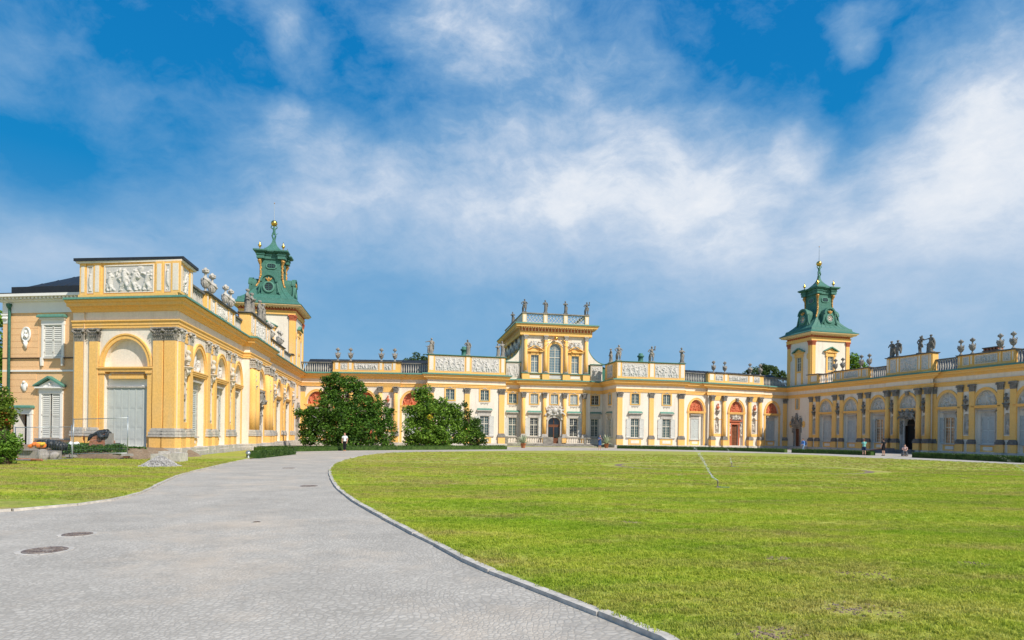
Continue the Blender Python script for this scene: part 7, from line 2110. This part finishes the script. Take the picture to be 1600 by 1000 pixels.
def grass(name, label, poly, bands, z, seed):
    r = np.random.default_rng(seed); P = []; Sc = []
    for (y0, y1, den, sc) in bands:
        xm = y1 * .9; n = int((y1 - y0) * 2 * xm * den); x = r.uniform(-xm, xm, n); y = r.uniform(y0, y1, n)
        ex, ey = (x - cx_) * math.cos(ta) + (y - cy_) * math.sin(ta), -(x - cx_) * math.sin(ta) + (y - cy_) * math.cos(ta); eq = np.hypot(ex / ra, ey / rb)
        ok = (np.abs(x) < y * .90 + .5) & inside(x, y, poly) & ((eq > 1 + .8 / ra) | (eq < 1 - .5 / ra))
        for (u_, v_, q_) in SPOTS:
            px_, py_ = G(u_, v_, .05); ok &= (np.hypot((x - px_) / 1.4, y - py_) > q_ * .8) | (r.random(len(x)) < .25)
        x, y = x[ok], y[ok]
        P.append(np.stack([x, y, np.full(len(x), z)], 1)); Sc.append(np.full(len(x), sc))
    P = np.concatenate(P); Sc = np.concatenate(Sc) * r.uniform(.6, 1.35, len(P))
    for i in range(len(P)):
        if i % 1 == 0: pass
    me = bpy.data.meshes.new(name); me.vertices.add(len(P)); me.vertices.foreach_set('co', P.astype(np.float32).ravel())
    at_ = me.attributes.new('sc', 'FLOAT', 'POINT'); at_.data.foreach_set('value', Sc.astype(np.float32))
    ro = me.attributes.new('ro', 'FLOAT_VECTOR', 'POINT'); rv = np.zeros((len(P), 3), np.float32); rv[:, 2] = r.uniform(0, 6.283, len(P)); rv[:, 0] = r.normal(0, .12, len(P)); ro.data.foreach_set('vector', rv.ravel())
    o = put(name, me); tag(o, label, 'grass', kind='stuff')
    ng = bpy.data.node_groups.new('scatter', 'GeometryNodeTree'); ng.interface.new_socket('Geometry', in_out='INPUT', socket_type='NodeSocketGeometry'); ng.interface.new_socket('Geometry', in_out='OUTPUT', socket_type='NodeSocketGeometry')
    N = ng.nodes; L = ng.links; gi = N.new('NodeGroupInput'); go = N.new('NodeGroupOutput')
    ci = N.new('GeometryNodeCollectionInfo'); ci.inputs['Collection'].default_value = TC; ci.inputs['Separate Children'].default_value = True; ci.inputs['Reset Children'].default_value = True
    ip = N.new('GeometryNodeInstanceOnPoints'); ip.inputs['Pick Instance'].default_value = True
    a1 = N.new('GeometryNodeInputNamedAttribute'); a1.data_type = 'FLOAT'; a1.inputs[0].default_value = 'sc'
    a2 = N.new('GeometryNodeInputNamedAttribute'); a2.data_type = 'FLOAT_VECTOR'; a2.inputs[0].default_value = 'ro'
    L.new(gi.outputs[0], ip.inputs['Points']); L.new(ci.outputs[0], ip.inputs['Instance']); L.new(a1.outputs[0], ip.inputs['Scale'])
    e2r = N.new('FunctionNodeEulerToRotation'); L.new(a2.outputs[0], e2r.inputs[0]); L.new(e2r.outputs[0], ip.inputs['Rotation'])
    L.new(ip.outputs[0], go.inputs[0]); md = o.modifiers.new('scatter', 'NODES'); md.node_group = ng
    print(name, len(P))
KG = [p for p in KD]
grass('grass', 'mown sunlit grass of the large lawn inside the drive', KG, [(4.5, 12, 300, .85), (12, 20, 150, .9), (20, 34, 50, 1.1), (34, 56, 10, 1.3)], .045, 1)
grass('grass', 'mown grass of the small lawn at the left', LD + [(hx - .2, hy + 8.5), (pl.x, pl.y), (PB.P.x, 35.5), (-45, 36)], [(14.5, 24, 85, 1.0), (24, 36, 36, 1.2)], .045, 2)

# ------------------------------------------------------------------ sky and sun
SUN = Vector((.72, -.69, .97)).normalized()
w = bpy.data.worlds.new('World'); SC.world = w; w.use_nodes = True
nt = w.node_tree; N = nt.nodes; L = nt.links; bg = N['Background']
sky = N.new('ShaderNodeTexSky'); sky.sky_type = 'NISHITA'; sky.sun_disc = False
sky.sun_elevation = math.asin(SUN.z); sky.sun_rotation = math.atan2(SUN.x, SUN.y); sky.air_density = 1.0; sky.dust_density = .6; sky.ozone_density = 2.0
tc = N.new('ShaderNodeTexCoord')
def VM(op, a, b=None, c=None):
    n = N.new('ShaderNodeVectorMath'); n.operation = op
    for i, x_ in enumerate((a, b, c)):
        if x_ is None: continue
        if isinstance(x_, (tuple, list)): n.inputs[i].default_value = x_
        else: L.new(x_, n.inputs[i])
    return n
def MT(op, a, b=None, c=None, clamp=False):
    n = N.new('ShaderNodeMath'); n.operation = op; n.use_clamp = clamp
    for i, x_ in enumerate((a, b, c)):
        if x_ is None: continue
        if isinstance(x_, (int, float)): n.inputs[i].default_value = x_
        else: L.new(x_, n.inputs[i])
    return n.outputs[0]
dirv = tc.outputs['Generated']
def NZ(vec, s_, d_=6, rg=.55, dist=0.):
    n = N.new('ShaderNodeTexNoise'); n.inputs['Scale'].default_value = s_; n.inputs['Detail'].default_value = d_; n.inputs['Roughness'].default_value = rg; n.inputs['Distortion'].default_value = dist
    L.new(vec, n.inputs['Vector']); return n
wn1 = NZ(dirv, 3.2, 5, .6)
wv = VM('SUBTRACT', wn1.outputs['Color'], (.5, .5, .5)).outputs[0]
wd = VM('NORMALIZE', VM('MULTIPLY_ADD', wv, (.11, .11, .11), dirv).outputs[0]).outputs[0]
def dirof(u, v):
    a, b = ab(u, v); return Vector((a, 1, b)).normalized()
TAB = ['.12 .30 .22 .08 .28 .25 .10 .45 .35 .25 .05 .03 .05 .12 .08 .15 .25', '.30 .25 .20 .05 .10 .10 .12 .30 .35 .50 .42 .25 .10 .08 .10 .45 .75',
 '.30 .12 .35 .12 .12 .20 .18 .30 .40 .60 .60 .50 .30 .08 .40 .80 .65', '.08 .10 .20 .22 .45 .52 .50 .52 .62 .66 .76 .74 .60 .22 .58 .85 .75',
 '.38 .38 .38 .38 .52 .64 .66 .68 .70 .74 .84 .84 .74 .60 .84 .85 .72', '.64 .70 .66 .60 .56 .52 .52 .58 .60 .64 .74 .80 .74 .68 .74 .70 .66',
 '.50 .50 .48 .48 .45 .40 .38 .40 .40 .42 .50 .58 .60 .60 .60 .55 .60', '.42 .42 .42 .40 .40 .38 .35 .35 .35 .38 .40 .45 .50 .55 .55 .55 .55', '.42 .42 .42 .42 .42 .42 .40 .40 .40 .42 .42 .45 .5 .5 .5 .5 .5']
TAB = [[float(x_) for x_ in r_.split()] for r_ in TAB]
def cover_at(u, v):
    x_ = min(max(u / 100, 0), 15.999); y_ = min(max(v / 75, 0), 7.999); i, j = int(x_), int(y_); fx, fy = x_ - i, y_ - j
    return (TAB[j][i] * (1 - fx) + TAB[j][i + 1] * fx) * (1 - fy) + (TAB[j + 1][i] * (1 - fx) + TAB[j + 1][i + 1] * fx) * fy
sx_ = N.new('ShaderNodeSeparateXYZ'); L.new(wd, sx_.inputs[0])
az = MT('ARCTAN2', sx_.outputs[0], sx_.outputs[1]); el = sx_.outputs[2]
AM = math.atan(.842) ; azn = N.new('ShaderNodeMapRange'); azn.inputs[1].default_value = -AM; azn.inputs[2].default_value = AM; L.new(az, azn.inputs[0])
rows = [0.03, .14, .22, .29, .35, .41, .47, .53, .59]; prev = None
for k_, sz in enumerate(rows):
    te = math.tan(math.asin(sz)); cr = N.new('ShaderNodeValToRGB'); cr.color_ramp.interpolation = 'B_SPLINE'; e = cr.color_ramp.elements
    for q_ in range(23):
        t = q_ / 22; a = math.tan(-AM + 2 * AM * t); b = te * math.sqrt(1 + a * a); c = cover_at(PU + F * a, PV - F * b - RH * F * a * -1)
        if q_ == 0: p_ = e[0]
        elif q_ == 22: p_ = e[-1]
        else: p_ = e.new(t)
        p_.position = t; p_.color = (c, c, c, 1)
    L.new(azn.outputs[0], cr.inputs[0])
    if prev is None: prev = cr.outputs[0]
    else:
        mr = N.new('ShaderNodeMapRange'); mr.inputs[1].default_value = rows[k_ - 1]; mr.inputs[2].default_value = sz; L.new(el, mr.inputs[0])
        mi = N.new('ShaderNodeMix'); mi.data_type = 'RGBA'; L.new(mr.outputs[0], mi.inputs[0]); L.new(prev, mi.inputs[6]); L.new(cr.outputs[0], mi.inputs[7]); prev = mi.outputs[2]
acc = prev
for u, v, rp, wt in ((1332, 42, 26, .15), (1345, 25, 20, .12), (1305, 24, 16, .12), (700, 18, 60, .12), (760, 35, 50, .10), (660, 40, 30, .10), (470, 70, 26, .18), (430, 20, 24, .2), (1330, 78, 14, .2), (1420, 80, 18, .15), (500, 200, 40, .12), (440, 175, 22, .15), (1120, 150, 50, -.15), (1250, 220, 26, .2), (90, 240, 40, -.15)):
    d = dirof(u, v); m = N.new('ShaderNodeMapRange'); m.interpolation_type = 'SMOOTHSTEP'; m.inputs[1].default_value = math.cos(rp * 2.0 / F); m.inputs[2].default_value = 1; m.inputs[4].default_value = wt
    L.new(VM('DOT_PRODUCT', wd, tuple(d)).outputs['Value'], m.inputs[0]); acc = MT('ADD', acc, m.outputs[0])
back_fill = N.new('ShaderNodeMapRange'); back_fill.inputs[1].default_value = .2; back_fill.inputs[2].default_value = -.5; back_fill.inputs[4].default_value = .1; L.new(sx_.outputs[1], back_fill.inputs[0]); acc = MT('ADD', acc, back_fill.outputs[0])  # extra unseen cloud behind the camera, added to make the ambient light more neutral
mp = N.new('ShaderNodeMapping'); mp.inputs['Scale'].default_value = (1, 1, 1.7); mp.inputs['Rotation'].default_value = (0, R(18), 0); L.new(wd, mp.inputs['Vector'])
f1 = NZ(mp.outputs[0], 4.5, 8, .58, .0).outputs['Fac']; f2 = NZ(mp.outputs[0], 17, 8, .66, .0).outputs['Fac']
fb = MT('MULTIPLY_ADD', MT('SUBTRACT', f1, .5), .95, MT('MULTIPLY', MT('SUBTRACT', f2, .5), .6))
sepz = N.new('ShaderNodeSeparateXYZ'); L.new(dirv, sepz.inputs[0])
nf_ = N.new('ShaderNodeMapRange'); nf_.inputs[1].default_value = .22; nf_.inputs[2].default_value = .52; nf_.inputs[3].default_value = .30; nf_.inputs[4].default_value = 1.0; L.new(sepz.outputs[2], nf_.inputs[0])
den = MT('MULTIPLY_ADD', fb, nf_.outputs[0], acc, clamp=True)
def ramp3(fac, *st):
    cr = N.new('ShaderNodeValToRGB'); e = cr.color_ramp.elements
    e[0].position = st[0][0]; e[0].color = (*st[0][1], 1); e[1].position = st[-1][0]; e[1].color = (*st[-1][1], 1)
    for p_, c_ in st[1:-1]: q_ = e.new(p_); q_.color = (*c_, 1)
    L.new(fac, cr.inputs[0]); return cr.outputs[0]
cc = ramp3(den, (0, (.27, .50, .76)), (.42, (.37, .56, .77)), (.66, (.58, .69, .84)), (.92, (.87, .90, .95)))
blue = ramp3(sepz.outputs[2], (0, (.20, .45, .70)), (.15, (.10, .36, .66)), (.35, (.0, .245, .60)), (.6, (.0, .19, .54)))
b10 = VM('MULTIPLY', blue, (9.2, 9.2, 9.2)); 
bm_ = N.new('ShaderNodeMix'); bm_.data_type = 'RGBA'; bm_.inputs[0].default_value = .06; L.new(b10.outputs[0], bm_.inputs[6]); L.new(sky.outputs[0], bm_.inputs[7])
cs_ = VM('MULTIPLY', cc, (9.5, 9.5, 9.5))
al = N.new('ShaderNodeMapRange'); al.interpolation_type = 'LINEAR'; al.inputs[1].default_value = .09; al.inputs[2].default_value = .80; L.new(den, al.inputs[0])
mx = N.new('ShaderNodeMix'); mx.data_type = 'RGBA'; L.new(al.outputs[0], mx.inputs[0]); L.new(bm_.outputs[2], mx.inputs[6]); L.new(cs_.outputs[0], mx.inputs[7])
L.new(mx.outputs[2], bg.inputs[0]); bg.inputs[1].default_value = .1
l = bpy.data.lights.new('sun', 'SUN'); l.energy = 5.0; l.angle = R(.5); l.color = (1, .93, .82); lo = bpy.data.objects.new('sun', l); COL.objects.link(lo)
lo.rotation_euler = SUN.to_track_quat('Z', 'Y').to_euler(); lo.location = (0, 0, 60)
SC.view_settings.view_transform = 'Standard'; SC.view_settings.look = 'None'; SC.view_settings.gamma = 1; SC.view_settings.exposure = 0.05
SC.cycles.max_bounces = 6; SC.cycles.transparent_max_bounces = 8

for o_ in LATER: COL.objects.link(o_)
bpy.data.scenes.remove(SC2)
